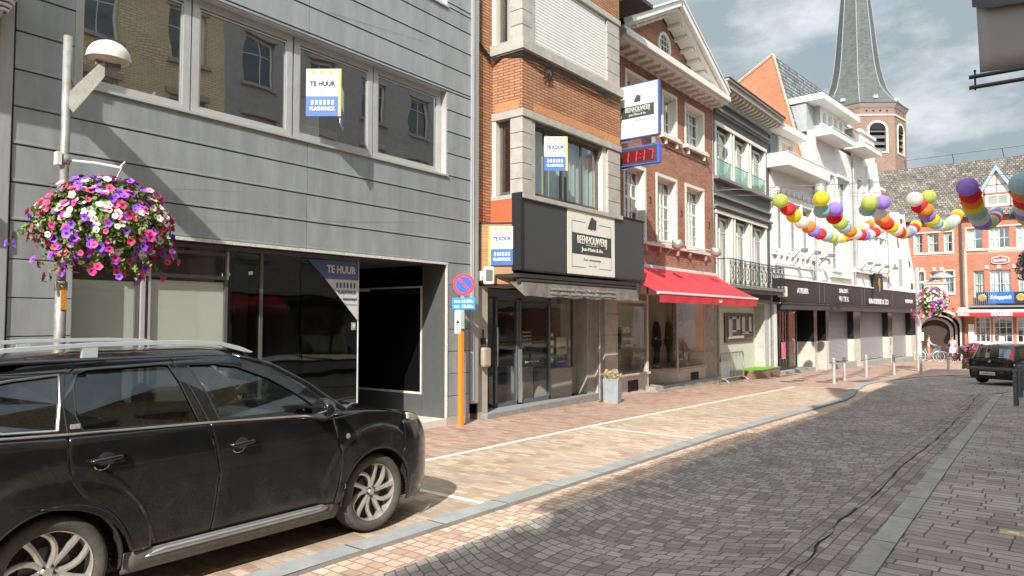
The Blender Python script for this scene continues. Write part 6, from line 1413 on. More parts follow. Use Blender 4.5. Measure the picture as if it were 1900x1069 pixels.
    for ci, p, n, s_ in fl[:nparts]:
        o = bpy.data.objects.new('flower', PET[ci]); COL.objects.link(o); o.parent = g; o.location = p - o0; o.rotation_euler = n.to_track_quat('Z', 'Y').to_euler(); o.scale = (s_,) * 3
    if fl[nparts:]:
        me = bpy.data.meshes.new('flower_mass'); vs = []; fs_ = []; mi = []
        for ci, p, n, s_ in fl[nparts:]:
            q = n.to_track_quat('Z', 'Y'); k = len(vs); src = PET[ci]
            for v in src.vertices: vs.append(p - o0 + q @ (v.co * s_))
            for pp in src.polygons: fs_.append(tuple(k + j for j in pp.vertices)); mi.append(ci * 2 + pp.material_index)
        me.from_pydata([tuple(v) for v in vs], [], fs_)
        for pm in PET: me.materials.append(pm.materials[0]); me.materials.append(pm.materials[1])
        for p_, i_ in zip(me.polygons, mi): p_.material_index = i_
        me.uv_layers.new(name='UVMap'); o = bpy.data.objects.new('flower_mass', me); COL.objects.link(o); o.parent = g; o['kind'] = 'stuff'
g = root('flower_basket', 'huge hanging basket of violet, pink and white petunias on the near street lamp', 'flower basket', (-6.95, 2.95, 2.83))
basket(g, (-6.95, 2.845, 2.80), (.47, .525, .43), 860, 7500, 98, 4, (1.5, 1.1, 1.5, .8, .8))
MB().tube([(-6.95, 2.96, 3.36), (-6.95, 2.85, 3.1)], .006, 4).build('hook', BLACKM, g)

# ================================================================= NO PARKING SIGN
g = root('no_parking_sign', 'orange post with round no parking sign, blue time plate and white arrow plate', 'road sign', (-9.1, 10.13, gz(10.1)))
MB().box(WORLD, -9.14, -9.05, 10.095, 10.165, gz(10) - .05, 1.70).build('post', M_('orange_post', (.80, .24, .02), .5, var=.06), g)
Fs = Frame(-9.06, 10.14, u=cu_, n=cn_)
def disc(F, u, z, r0, r1, d0, d1, n=36):
    m = MB()
    for i in range(n):
        a0, a1 = 6.28318 * i / n, 6.28318 * (i + 1) / n
        m.prism(F, [(u + math.cos(a0) * r0, z + math.sin(a0) * r0), (u + math.cos(a0) * r1, z + math.sin(a0) * r1), (u + math.cos(a1) * r1, z + math.sin(a1) * r1), (u + math.cos(a1) * r0, z + math.sin(a1) * r0)][(1 if r0 == 0 else 0):], d0, d1)
    return m
RSG = M_('sign_signal_red', (.72, .045, .06), .5, var=.03); BSG = M_('sign_signal_blue', (.03, .12, .68), .5, var=.03); BLP = M_('plate_blue', (.02, .26, .72), .5, var=.03)
disc(Fs, .02, 2.60, 0, .21, .0, .012).build('disc', RSG, g); disc(Fs, .02, 2.60, 0, .158, .012, .016).build('blue_centre', BSG, g)
MB().prism(Fs, [(.02 - .118, 2.60 + .088), (.02 - .088, 2.60 + .118), (.02 + .118, 2.60 - .088), (.02 + .088, 2.60 - .118)], .016, .020).build('red_bar', RSG, g)
MB().box(Fs, -.21, .24, .0, .014, 2.12, 2.345).build('time_plate', BLP, g, bevel=.03)
text('lettering', 'van 06.00u', Fs, .015, .014, 2.255, .055, LT, g, wid=.37, bold=.003); text('lettering', 'tot  12.00u', Fs, .015, .014, 2.155, .055, LT, g, wid=.37, bold=.003)
MB().box(Fs, -.155, -.035, .0, .012, 1.66, 2.11).build('arrow_plate', PAPER, g, bevel=.02)
MB().box(Fs, -.102, -.088, .012, .016, 1.70, 1.87).prism(Fs, [(-.135, 1.86), (-.055, 1.86), (-.095, 1.93)], .012, .016).build('arrow', BLACKM, g)
text('lettering', '12', Fs, -.095, .012, 2.03, .04, BLACKM, g); text('lettering', 'm', Fs, -.095, .012, 1.97, .03, BLACKM, g)
MB().box(Fs, -.045, .03, -.03, .0, 1.75, 2.7).build('sign_tube', GALV, g); MB().box(Fs, -.05, -.0, -.02, .012, 1.35, 1.52).build('paper_sticker', PAPER, g)

# ================================================================= BOLLARDS AND BARRIER
def bollard(px, y, h, r_, mt, label, group):
    g = root('bollard', label, 'bollard', (px, y, gz(y)), group)
    MB().lathe((px, y, gz(y)), [(0, -.05), (r_, -.05), (r_, h * .86), (r_ * .8, h * .88), (r_ * .8, h * .90), (r_ * 1.05, h * .92), (r_ * 1.0, h * .97), (r_ * .6, h), (0, h)], (0, 0, 1), 20).build('post', mt, g, smooth=False)
    MB().lathe((px, y, gz(y)), [(r_ * 1.02, h * .80), (r_ * 1.05, h * .80), (r_ * 1.05, h * .83), (r_ * 1.02, h * .83)], (0, 0, 1), 20).build('ring', LEAD, g)
BOLM = M_('bollard_pale', (.50, .50, .48), .4, .3, var=.08)
gb_ = 'pale steel bollards along the far left kerb'
for (x, y), l in zip([(-6.52, 27.4), (-6.66, 29.6), (-6.46, 32.5), (-5.88, 35.2), (-5.04, 36.7), (-4.38, 40.4)], ['leftmost and nearest of the pale bollards, in front of the shop shutters', 'second pale bollard from the left, in front of the first shutter', 'third pale bollard from the left, standing in full sun', 'fourth pale bollard from the left, in the shade by the kerb bend', 'fifth pale bollard, just right of the distant street lamp pole', 'rightmost pale bollard, in front of the two cyclists']):
    bollard(x, y, .93, .06, BOLM, l, gb_)
BOLD = M_('bollard_slate', (.115, .125, .14), .45, .2, var=.08)
for (x, y), l in zip([(-.94, 22.1), (-.96, 25.4), (-1.0, 29.0)], ['nearest slate grey bollard on the right pavement', 'middle slate grey bollard on the right pavement, partly behind the nearest', 'farthest slate grey bollard on the right pavement, beside the black hatchback']):
    bollard(x, y, .96, .058, BOLD, l, 'slate grey bollards on the right pavement')
bar_ = root('crowd_barrier', 'galvanised crowd control barrier standing before the green topped bench', 'barrier', (-9.2, 24.5, gz(24.5)))
BF = Frame(-9.28, 23.7, u=(.06, 1, 0), n=(1, -.06, 0)); zg = gz(24.5); m = MB(); Lb = 1.9
m.tube([BF.P(0, 0, zg + .22), BF.P(0, 0, zg + 1.02), BF.P(.08, 0, zg + 1.10), BF.P(Lb - .08, 0, zg + 1.10), BF.P(Lb, 0, zg + 1.02), BF.P(Lb, 0, zg + .22), BF.P(0, 0, zg + .22)], .020, 8)
m.build('frame', GALV, bar_, smooth=True)
m = MB()
for i in range(1, 16): m.tube([BF.P(Lb * i / 16, 0, zg + .22), BF.P(Lb * i / 16, 0, zg + 1.10)], .008, 6)
m.build('bars', GALV, bar_)
for u in (.12, Lb - .12): MB().tube([BF.P(u, -.34, zg + .02), BF.P(u, -.10, zg + .20), BF.P(u, .10, zg + .20), BF.P(u, .34, zg + .02)], .018, 8).build('foot', GALV, bar_, smooth=True)
MB().box(BF, -.06, 0, -.02, .02, zg + .3, zg + .38).box(BF, -.06, 0, -.02, .02, zg + .8, zg + .9).build('hook', M_('rust', (.2, .08, .03), .8), bar_)

# ================================================================= BLACK SUV
def suv():
    CX = -5.95; CY = 3.13
    g = root('parked_suv', 'dusty black SUV with silver roof rails parked in the near bay', 'car', (CX, CY, 0))
    PNT = bpy.data.materials.new('black_car_paint'); PNT.use_nodes = True; nt = PNT.node_tree; b = nt.nodes['Principled BSDF']; L = nt.links.new
    b.inputs['Coat Weight'].default_value = .7; b.inputs['Coat Roughness'].default_value = .06; b.inputs['Metallic'].default_value = .2; b.inputs['Specular IOR Level'].default_value = .5
    tc = nt.nodes.new('ShaderNodeTexCoord'); n1 = nt.nodes.new('ShaderNodeTexNoise'); n1.inputs['Scale'].default_value = 2.2; n1.inputs['Detail'].default_value = 9; n1.inputs['Roughness'].default_value = .7; L(tc.outputs['Object'], n1.inputs['Vector'])
    n2 = nt.nodes.new('ShaderNodeTexNoise'); n2.inputs['Scale'].default_value = 160; n2.inputs['Detail'].default_value = 3; L(tc.outputs['Object'], n2.inputs['Vector'])
    sp = nt.nodes.new('ShaderNodeSeparateXYZ'); L(tc.outputs['Object'], sp.inputs[0])
    zr = nt.nodes.new('ShaderNodeMapRange'); zr.inputs[1].default_value = 1.15; zr.inputs[2].default_value = .25; zr.inputs[3].default_value = .12; zr.inputs[4].default_value = 1.0; L(sp.outputs[2], zr.inputs[0])
    a1 = nt.nodes.new('ShaderNodeMapRange'); a1.inputs[1].default_value = .35; a1.inputs[2].default_value = .7; L(n1.outputs['Fac'], a1.inputs[0])
    a2 = nt.nodes.new('ShaderNodeMapRange'); a2.inputs[1].default_value = .40; a2.inputs[2].default_value = .68; L(n2.outputs['Fac'], a2.inputs[0])
    mu = nt.nodes.new('ShaderNodeMath'); mu.operation = 'MULTIPLY'; L(zr.outputs[0], mu.inputs[0]); L(a1.outputs[0], mu.inputs[1])
    mu2 = nt.nodes.new('ShaderNodeMath'); mu2.operation = 'MULTIPLY_ADD'; mu2.inputs[1].default_value = .45; mu2.inputs[2].default_value = .1; L(a2.outputs[0], mu2.inputs[0])
    mu3 = nt.nodes.new('ShaderNodeMath'); mu3.operation = 'MULTIPLY'; L(mu.outputs[0], mu3.inputs[0]); L(mu2.outputs[0], mu3.inputs[1])
    mx = nt.nodes.new('ShaderNodeMixRGB'); mx.inputs['Color1'].default_value = (.007, .0075, .009, 1); mx.inputs['Color2'].default_value = (.16, .15, .135, 1); L(mu3.outputs[0], mx.inputs['Fac']); L(mx.outputs[0], b.inputs['Base Color'])
    rr = nt.nodes.new('ShaderNodeMapRange'); rr.inputs[3].default_value = .14; rr.inputs[4].default_value = .6; L(mu.outputs[0], rr.inputs[0]); L(rr.outputs[0], b.inputs['Roughness'])
    cw = nt.nodes.new('ShaderNodeMapRange'); cw.inputs[3].default_value = .75; cw.inputs[4].default_value = .15; L(mu.outputs[0], cw.inputs[0]); L(cw.outputs[0], b.inputs['Coat Weight'])
    CHR = M_('chrome', (.60, .61, .62), .18, 1., var=.05); CHB = M_('satin_chrome', (.50, .50, .50), .35, .9, var=.15, vscale=8)
    RUB = M_('black_rubber', (.018, .018, .018), .8); TYR = M_('dusty_tyre', (.085, .078, .068), .9, var=.25, vscale=12, bump=.3, bscale=60); RIM = M_('alloy', (.60, .565, .53), .32, .6, var=.12, vscale=20)
    GLR = glass('privacy_glass', (.16, .17, .19), .02, 1.45, .02); GLF = glass('car_glass', (.66, .74, .70), .02, 1.45, .02); INT = M_('car_interior', (.018, .018, .02), .8); INT2 = M_('dash_grey', (.10, .11, .11), .7)
    yF, yR = 1.335, -1.335; zc = .355; AR = .415
    def sx(y, z):
        x = .885
        x -= .035 * max(0, (.50 - z) / .25) ** 1.5 if z < .5 else 0
        x -= .03 * ((z - .82) / .36) ** 2 if z > .82 else 0
        if z > 1.17: x -= (z - 1.17) * .33 + .12 * max(0, z - 1.45)
        if y > 1.30: x *= max(.0, 1 - ((y - 1.30) / 1.02) ** 3.2) ** (1 / 3.2)
        if y < -1.5: x -= .12 * ((-1.5 - y) / .8) ** 2.2
        if z > 1.2 and y > .2: x -= .06 * ((y - .2) / .7) ** 2
        for yc in (yF, yR):
            rr_ = math.hypot(y - yc, z - zc)
            if z > zc - .15: x += .044 * max(0., min(1., (.64 - rr_) / .035)) * (1 if z < 1.1 else 0) * (1 - .5 * max(0, min(1, (rr_ - .42) / .24)))
        x += .012 * math.exp(-((z - .93) / .03) ** 2) * 0
        return x
    def poly2(p, t):
        n = len(p) - 1; k = min(int(t * n), n - 1); f = t * n - k; return (p[k][0] + (p[k + 1][0] - p[k][0]) * f, p[k][1] + (p[k + 1][1] - p[k][1]) * f)
    def coons(cb, ct, cl, cr_, off=0., nu=36, nv=26, side=1):
        m = MB()
        def fn(s, t):
            B_, T_, L_, R_ = poly2(cb, s), poly2(ct, s), poly2(cl, t), poly2(cr_, t)
            y, z = [(1 - t) * B_[i] + t * T_[i] + (1 - s) * L_[i] + s * R_[i] - ((1 - s) * (1 - t) * cb[0][i] + s * (1 - t) * cb[-1][i] + (1 - s) * t * ct[0][i] + s * t * ct[-1][i]) for i in (0, 1)]
            return (CX + side * (sx(y, z) + off), CY + y, z)
        return m.grid(fn, nu, nv)
    def arc(yc, r_, a0, a1, n=14): return [(yc + r_ * math.cos(a0 + (a1 - a0) * i / n), zc + r_ * math.sin(a0 + (a1 - a0) * i / n)) for i in range(n + 1)]
    belt = [(-2.05, 1.24), (-1.24, 1.205), (-.28, 1.175), (.5, 1.14), (.86, 1.095)]
    def bz(y):
        for (a, c), (b_, d) in zip(belt, belt[1:]):
            if y <= b_: return c + (d - c) * (y - a) / (b_ - a)
        return belt[-1][1]
    def bl(a, b_, n=6): return [(a + (b_ - a) * i / n, bz(a + (b_ - a) * i / n)) for i in range(n + 1)]
    G = .004
    fd_r = [(-.275 + G, .375), (-.24 + G, .60), (-.21 + G, .80), (-.245 + G, 1.0), (-.28 + G, bz(-.28))]
    fd_f = [(.835, .375), (.895, .60), (.915, .80), (.90, .95), (.86, bz(.86))]
    rd_f = [(y - 2 * G, z) for y, z in fd_r]
    ra_ = arc(yR, AR + .055, R(3), R(52), 6)
    rd_r = [(-.86, .375)] + ra_[1:] + [(-1.16, .80), (-1.235, .93), (-1.245, 1.08), (-1.24, bz(-1.24))]
    hood = [(.87, 1.115), (1.2, 1.12), (1.55, 1.085), (1.75, 1.035)]
    for side in (1, -1):
        dfr = coons([(fd_r[0][0], .375), (.3, .375), (.835, .375)], bl(-.28 + G, .86), fd_r, fd_f, nu=44, nv=30, side=side).build('front_door', PNT, g, smooth=True, solid=.01)
        drr = coons([(-.86, .375), (-.6, .375), (rd_f[0][0], .375)], bl(-1.24, -.28 - G), rd_r, rd_f, nu=40, nv=34, side=side).build('rear_door', PNT, g, smooth=True, solid=.01)
        for d_, yh in ((dfr, -.03), (drr, -1.02)):
            F2 = Frame(CX, CY, u=(0, 1, 0), n=(side, 0, 0)); zh = .99 if d_ is dfr else 1.02; xx = sx(yh, zh)
            cup = MB().lathe((CX + side * (xx + .002), CY + yh, zh - .01), [(0, .0), (.045, .001), (.062, -.002)], (side, 0, 0), 20); cup.build('handle_cup', RUB, d_)
            MB().tube([(CX + side * (xx + .012), CY + yh - .115, zh + .004), (CX + side * (xx + .042), CY + yh - .09, zh + .005), (CX + side * (xx + .046), CY + yh + .07, zh + .016), (CX + side * (xx + .015), CY + yh + .11, zh + .02)], [.012, .017, .017, .012], 8).build('door_handle', PNT, d_, smooth=True)
            MB().tube([(CX + side * (xx + .004), CY + yh - .03 + .05 * math.cos(t), zh - .02 + .04 * math.sin(t)) for t in [R(200 + 14 * i) for i in range(11)]], .004, 5).build('handle_rim', CHR, d_)
        # front wing with arch, rear quarter
        wb = [(.84, .33), (.95, .335)] ; a_ = arc(yF, AR, R(178), R(40), 18)
        coons([(.842, .345)] + a_ , [(.868, bz(.86) + .0)] + hood[1:], [(.842, .345), (.902, .60), (.923, .80), (.908, .95), (.868, bz(.86))], [a_[-1], (1.70, .72), (1.74, .85), (1.76, .95), (1.75, 1.035)], nu=56, nv=26, side=side).build('front_wing', PNT, g, smooth=True, solid=.01)
        a2 = arc(yF, AR, R(38), R(-14), 14)
        coons(list(reversed(a2)), [(2.24, .30), (2.275, .45), (2.285, .62), (2.26, .82)], [(a2[-1][0], a2[-1][1]), (1.9, .225), (2.24, .24 + .06)], [a2[0], (1.90, .80), (2.26, .82)], nu=20, nv=20, side=side) if 0 else None
        def bf(s, t):                                     # bumper: from the arch edge round to the centre of the nose
            z = .22 + (.985 - .22) * t; dz = z - zc
            y0 = yF + math.sqrt(AR * AR - dz * dz) if abs(dz) < AR else yF + .05
            if z > .70: y0 = max(yF + .345, y0)
            y0 = min(y0, yF + .40); lim = 1.02 - .05 * max(0, (.36 - z) / .14) ** 2 - .13 * max(0, (z - .68) / .30) ** 2
            a0 = math.asin(min(1, ((y0 - 1.30) / lim)) ** 1.6); a = a0 + (math.pi / 2 - a0) * s; k = math.sin(a) ** (1 / 1.6); y = 1.30 + lim * k
            x = sx(1.30, z) * max(0, 1 - k ** 3.2) ** (1 / 3.2); f = max(0, 1 - s * 3)
            return (CX + side * (x * (1 - f) + f * max(x, sx(min(y, 2.3), z))), CY + y, z)
        MB().grid(bf, 36, 22).build('front_bumper', PNT, g, smooth=True, solid=.01)
        q_ = arc(yR, AR, R(2), R(178), 24)
        coons([(-.915, .36)] + q_ + [(-1.76, .36)], list(reversed(bl(-2.12, -1.246))), [(-.862, .38)] + [(y - .003, z - .004) for y, z in ra_[1:]] + [(-1.165, .80), (-1.24, .93), (-1.25, 1.08), (-1.246, bz(-1.24))], [(-1.76, .36), (-2.2, .40), (-2.26, .7), (-2.22, 1.0), (-2.12, 1.24)], nu=56, nv=28, side=side).build('rear_quarter', PNT, g, smooth=True, solid=.01)
        # wheel-arch lip, wheel well
        for yc in (yF, yR):
            MB().tube([(CX + side * (sx(y, z) - .008), CY + y, z) for y, z in arc(yc, AR - .002, R(-8), R(186), 26)], .010, 6).build('arch_lip', RUB, g)
            ww = MB()
            def wf(s, t, yc=yc): a = R(-12 + 204 * s); return (CX + side * (.86 - .45 * t), CY + yc + (AR + .01) * math.cos(a), zc + (AR + .01) * math.sin(a))
            ww.grid(wf, 20, 2); ww.lathe((CX + side * .42, CY + yc, zc), [(0, 0), (AR + .01, 0)], (1, 0, 0), 24); ww.build('wheel_well', RUB, g)
        # sill with bright strip
        m = MB().grid(lambda s, t: (CX + side * (sx(0, .4) + .012 - .05 * (1 - t) ** 2 + .012 * math.sin(t * 3.1)), CY - .90 + 1.80 * s, .215 + .155 * t), 20, 8); m.build('sill', M_('dusty_plastic', (.13, .125, .115), .7, var=.25, vscale=14), g, smooth=True, solid=.02)
        MB().grid(lambda s, t: (CX + side * (sx(0, .4) + .030 - .03 * (2 * t - 1) ** 2), CY - .78 + 1.50 * s + .10 * t, .300 + .062 * t), 16, 6).build('sill_strip', CHB, g, smooth=True, solid=.01)
        # greenhouse side: frame with window openings
        roofz = [(-2.12, 1.24), (-2.22, 1.30), (-2.05, 1.52), (-1.75, 1.60), (-1.2, 1.655), (-.4, 1.675), (.10, 1.655), (.40, 1.56), (.70, 1.38), (.93, 1.205), (.87, 1.115)]
        outer = [(y, z) for y, z in roofz] + [(.86, bz(.86)), (.5, bz(.5)), (0, bz(0)), (-.28, bz(-.28)), (-.8, bz(-.8)), (-1.24, bz(-1.24)), (-1.7, bz(-1.7))]
        w1_ = [(-1.30, 1.24), (-1.26, 1.40), (-1.225, 1.585), (-1.5, 1.565), (-1.80, 1.525), (-1.98, 1.46), (-1.80, 1.34), (-1.60, 1.255)]
        w2_ = [(-1.15, 1.225), (-1.18, 1.32), (-1.155, 1.50), (-1.11, 1.585), (-1.05, 1.605), (-.52, 1.620), (-.47, 1.610), (-.43, 1.50), (-.36, 1.195)]
        w3_ = [(-.20, 1.195), (-.25, 1.40), (-.32, 1.605), (-.1, 1.605), (.08, 1.575), (.33, 1.465), (.56, 1.32), (.70, 1.20), (.68, 1.145)]
        loops = [outer, w1_, w2_, w3_]
        vv = [p for l in loops for p in l]; tris = tessellate_polygon([[Vector((y, z, 0)) for y, z in l] for l in loops])
        me_ = MB(); me_.v = [Vector((CX + side * sx(y, z), CY + y, z)) for y, z in vv]; me_.f = [tuple(t) for t in tris]
        me_.build('window_frames', PNT, g, solid=.025)
        for nm, wv, gm in (('quarter_window', w1_, GLR), ('rear_door_window', w2_, GLR), ('front_door_window', w3_, GLF)):
            m = MB(); m.v = [Vector((CX + side * (sx(y, z) - .014), CY + y, z)) for y, z in wv]; m.f = [tuple(t) for t in tessellate_polygon([[Vector((y, z, 0)) for y, z in wv]])]; o = m.build(nm, gm, g)
            MB().tube([(CX + side * (sx(y, z) + .001), CY + y, z) for y, z in wv + wv[:1]], .0045 if nm != 'quarter_window' else .009, 5).build('window_trim', RUB if nm != 'quarter_window' else CHB, o)
        MB().tube([(CX + side * (sx(y, bz(y) + .008) + .004), CY + y, bz(y) + .008) for y in [-1.62 + i * .12 for i in range(20)]], .0085, 6).build('waist_trim', CHB, g)
        MB().tube([(CX + side * (sx(-.44, z) + .002), CY + y, z) for y, z in ((-.285, 1.185), (-.35, 1.40), (-.44, 1.67))], .004, 4).tube([(CX + side * (sx(-1.2, z) + .002), CY + y, z) for y, z in ((-1.245, 1.21), (-1.24, 1.40), (-1.19, 1.58), (-1.10, 1.64), (-.9, 1.66))], .004, 4).build('door_gap', RUB, g)
        # roof rail
        xr = .63
        pts = [(-1.92, 1.66), (-1.80, 1.735), (-1.55, 1.775), (-1.0, 1.80), (-.4, 1.80), (-.1, 1.785), (.08, 1.74), (.20, 1.69)]
        m = MB()
        F3 = Frame(CX + side * xr, CY, u=(0, 1, 0), n=(side, 0, 0))
        top = pts; n_ = len(top)
        low = [(y, z - (.030 if 0 < i < n_ - 1 else .0)) for i, (y, z) in enumerate(top)]
        m.prism(F3, top + [(.16, 1.685), (.02, 1.72)] + [(y, z - .03) for y, z in reversed(top[2:6])] + [(-1.78, 1.70), (-1.86, 1.66)], -.02, .02)
        m.box(F3, -1.10, -1.0, -.018, .018, 1.695, 1.78).build('roof_rail', M_('rail_silver', (.62, .67, .72), .38, .35, var=.04), g, bevel=.008)
        # mirror
        mr = MB(); c = Vector((CX + side * (.985), CY + .655, 1.195))
        mr.ell(c, (.115, .11, .098), 20, 14)
        for v in mr.v:
            if v.y < c.y - .03: v.y = c.y - .03 - (c.y - .03 - v.y) * .1
        mr.build('door_mirror', PNT, g, smooth=True)
        MB().ell(c + Vector((0, .0, -.055)), (.10, .06, .035), 14, 8).tube([c + Vector((-side * .06, .0, -.06)), c + Vector((-side * .14, .0, -.075))], .025, 8).build('mirror_base', RUB, g, smooth=True)
        # headlight wrap
        hl = MB()
        def hf(s, t):
            y = 1.745 + .46 * s; zt = 1.05 - .16 * s ** 1.4; zb_ = .99 - .17 * s; z = zb_ + (zt - zb_) * t
            return (CX + side * (sx(y + .05 * min(1, s / .4), z) + .01), CY + y - .03 * t * s, z)
        hl.grid(hf, 14, 6).build('headlight', M_('headlight_lens', (.50, .47, .38), .12, var=.25, vscale=14), g, smooth=True, solid=.02)
        F2 = Frame(CX + side * (sx(1.0, .93) + .001), CY, u=(0, 1, 0), n=(side, 0, 0)); MB().lathe((CX + side * (sx(1.01, .92)), CY + 1.01, .915), [(0, .008), (.022, .007), (.026, 0)], (side, 0, 0), 16).build('side_indicator', PAPER, g)
        # wheels
        for yc in (yF, yR):
            c = Vector((CX + side * .765, CY + yc, zc)); ax = (side, 0, 0)
            ty = MB().lathe(c, [(.248, -.09), (.30, -.11), (.335, -.105), (.352, -.08), (.356, 0), (.352, .08), (.338, .108), (.31, .116), (.275, .108), (.258, .095), (.25, .06)], ax, 64); to_ = ty.build('wheel', TYR, g, smooth=True)
            tr_ = MB()
            for i in range(60):
                a = 6.283 * i / 60; p = Vector((0, math.cos(a), math.sin(a))); t_ = Vector((0, -math.sin(a), math.cos(a)))
                for d0, d1 in ((.075, .112), (-.04, .04), (-.112, -.075)):
                    q0 = c + p * .3535 + t_ * -.012 + Vector((side * d0, 0, 0)); q1 = c + p * .3535 + t_ * .012 + Vector((side * d1, 0, 0))
                    q2 = q0 + t_ * .006; tr_.face([c + p * .3545 - t_ * .003 + Vector((side * d0, 0, 0)), c + p * .3545 + t_ * .003 + Vector((side * d0, 0, 0)), c + p * .3545 + t_ * .003 + Vector((side * d1, 0, 0)), c + p * .3545 - t_ * .003 + Vector((side * d1, 0, 0))])
            tr_.build('tread', RUB, to_)
            rm = MB().lathe(c, [(.258, .10), (.263, .093), (.252, .085), (.243, .03), (.24, -.06)], ax, 48).lathe(c, [(0, .068), (.028, .068), (.032, .060), (.05, .045), (.06, .02)], ax, 24)
            for k in range(5):
                for sgn in (-1, 1):
                    base_a = 6.283 * k / 5 + (.3 if yc == yF else 1.0); prof_ = []
                    for j in range(7):
                        t = j / 6; r_ = .045 + (.256 - .045) * t; aa = base_a + sgn * (.12 + .30 * t ** 1.3) + .30 * t ** 2
                        hwid = .013 + .008 * (1 - t) + .010 * t ** 3; prof_.append((r_, aa, hwid, .052 + .030 * t))
                    for (r0, a0, h0, x0), (r1, a1, h1, x1) in zip(prof_, prof_[1:]):
                        def P4(r_, a, h, x, s_): a_2 = a + s_ * h / r_; return c + Vector((side * x, r_ * math.cos(a_2), r_ * math.sin(a_2)))
                        A, B_, C_, D_ = P4(r0, a0, h0, x0, -1), P4(r0, a0, h0, x0, 1), P4(r1, a1, h1, x1, 1), P4(r1, a1, h1, x1, -1)
                        M0, M1 = (A + B_) / 2 + Vector((side * .006, 0, 0)), (C_ + D_) / 2 + Vector((side * .006, 0, 0))
                        dn = Vector((-side * .03, 0, 0)); rm.face([A, M0, M1, D_]); rm.face([M0, B_, C_, M1]); rm.face([A, A + dn, D_ + dn, D_]); rm.face([B_, B_ + dn, C_ + dn, C_])
            rm.build('rim', RIM, to_)
            nb = MB()
            for k in range(5): a = 6.283 * k / 5 + .9; nb.lathe(c + Vector((0, .042 * math.cos(a), .042 * math.sin(a))), [(0, .072), (.009, .070), (.010, .05)], ax, 8)
            nb.lathe(c, [(0, -.0), (.248, -.0)], ax, 32); nb.build('wheel_nuts', RUB, to_)
            MB().lathe(c, [(.05, .012), (.15, .010), (.15, -.005)], ax, 32).build('brake_disc', M_('brake_steel', (.12, .12, .12), .4, .8), to_)
    # roof, bonnet, windscreens, nose, tail
    MB().grid(lambda s, t: (CX + (2 * t - 1) * sx(-1.9 + 2.05 * s, 1.665) * 1.0, CY - 2.05 + 2.18 * s, (1.60 + .07 * min(1, (s / .25)) ** .7 - .02 * max(0, (s - .9) / .1) + .06 * (1 - (2 * t - 1) ** 4))), 24, 20).build('roof', PNT, g, smooth=True, solid=.02)
    MB().grid(lambda s, t: (CX + (2 * t - 1) * (.735 + .06 * s), CY + .10 + .84 * s + .10 * (1 - (2 * t - 1) ** 2) * s, 1.695 - .52 * s + .03 * (1 - (2 * t - 1) ** 2) - .03 * s * s), 14, 14).build('windscreen', GLF, g, smooth=True)
    for side in (1, -1): MB().tube([(CX + side * (sx(y, z) - .01), CY + y, z) for y, z in ((.08, 1.665), (.40, 1.565), (.70, 1.385), (.93, 1.21), (1.0, 1.15))], [.022, .026, .028, .03, .02], 8).build('pillar', PNT, g, smooth=True)
    def hb(s, t):
        y = .90 + 1.30 * s; u = 2 * t - 1; edge = sx(y, 1.05) - .012; z = 1.118 + .05 * (1 - abs(u) ** 2.5) - .03 * s - .24 * s ** 3
        return (CX + u * edge, CY + y, z)
    MB().grid(hb, 24, 24).build('bonnet', PNT, g, smooth=True, solid=.01)
    MB().box(WORLD, CX - .45, CX + .45, CY + 2.24, CY + 2.325, .42, .80).build('grille', RUB, g)
    MB().grid(lambda s, t: (CX + (2 * s - 1) * (.78 - .05 * t), CY - 2.28 + .12 * t * t + .06 * (2 * s - 1) ** 2, .35 + .90 * t), 12, 10).build('tailgate', PNT, g, smooth=True, solid=.02)
    MB().grid(lambda s, t: (CX + (2 * s - 1) * (.72 - .08 * t), CY - 2.18 + .18 * t, 1.25 + .38 * t), 12, 6).build('rear_window', GLR, g, smooth=True)
    MB().box(WORLD, CX - .78, CX + .78, CY - 2.1, CY - 1.80, .25, 1.0).box(WORLD, CX - .74, CX + .74, CY - 1.0, CY + 1.9, .22, .32).box(WORLD, CX - .36, CX + .36, CY - 1.9, CY - .9, .22, .9).box(WORLD, CX - .78, CX + .78, CY + .80, CY + .90, .3, 1.08).box(WORLD, CX - .40, CX + .40, CY + .9, CY + 2.1, .25, 1.0).build('underbody', RUB, g)
    MB().box(WORLD, CX - .76, CX + .76, CY + .45, CY + .88, .85, 1.09).build('dashboard', INT2, g, bevel=.06)
    for sx_ in (-.38, .38):
        for yy_, h in ((-.10, 1), (-1.0, .95)):
            m = MB(); y0 = CY + yy_; c = CX + sx_
            m.grid(lambda s, t: (c + (2 * t - 1) * .24 * (1 - .25 * s ** 3), y0 - .30 - .16 * s + .05 * abs(2 * t - 1), .55 + .72 * s * h), 8, 8); m.box(WORLD, c - .25, c + .25, y0 - .34, y0 + .2, .42, .62)
            m.build('seat', INT, g, solid=.08, smooth=False); MB().ell((c, y0 - .47, 1.36 if h == 1 else 1.30), (.135, .06, .115), 16, 12).build('headrest', INT, g, smooth=True)
    MB().lathe((CX - .38, CY + .34, 1.0), [(.17, .0), (.185, .012), (.19, 0), (.185, -.012), (.17, 0)], (0, -.85, .5), 28).build('steering_wheel', RUB, g, smooth=True)
    MB().box(WORLD, CX - .06, CX + .16, CY + .28, CY + .31, 1.50, 1.56).build('interior_mirror', RUB, g)
    MB().box(Frame(CX, CY, u=(0, 1, 0), n=(1, 0, 0)), -1.225, -1.165, sx(-1.2, 1.25) - .002, sx(-1.2, 1.25) + .004, 1.232, 1.272).build('pillar_sticker', M_('sticker_grey', (.35, .34, .31), .7, var=.5, vscale=90), g)
    g.location.z = gz(3.1)
    return g
suv()

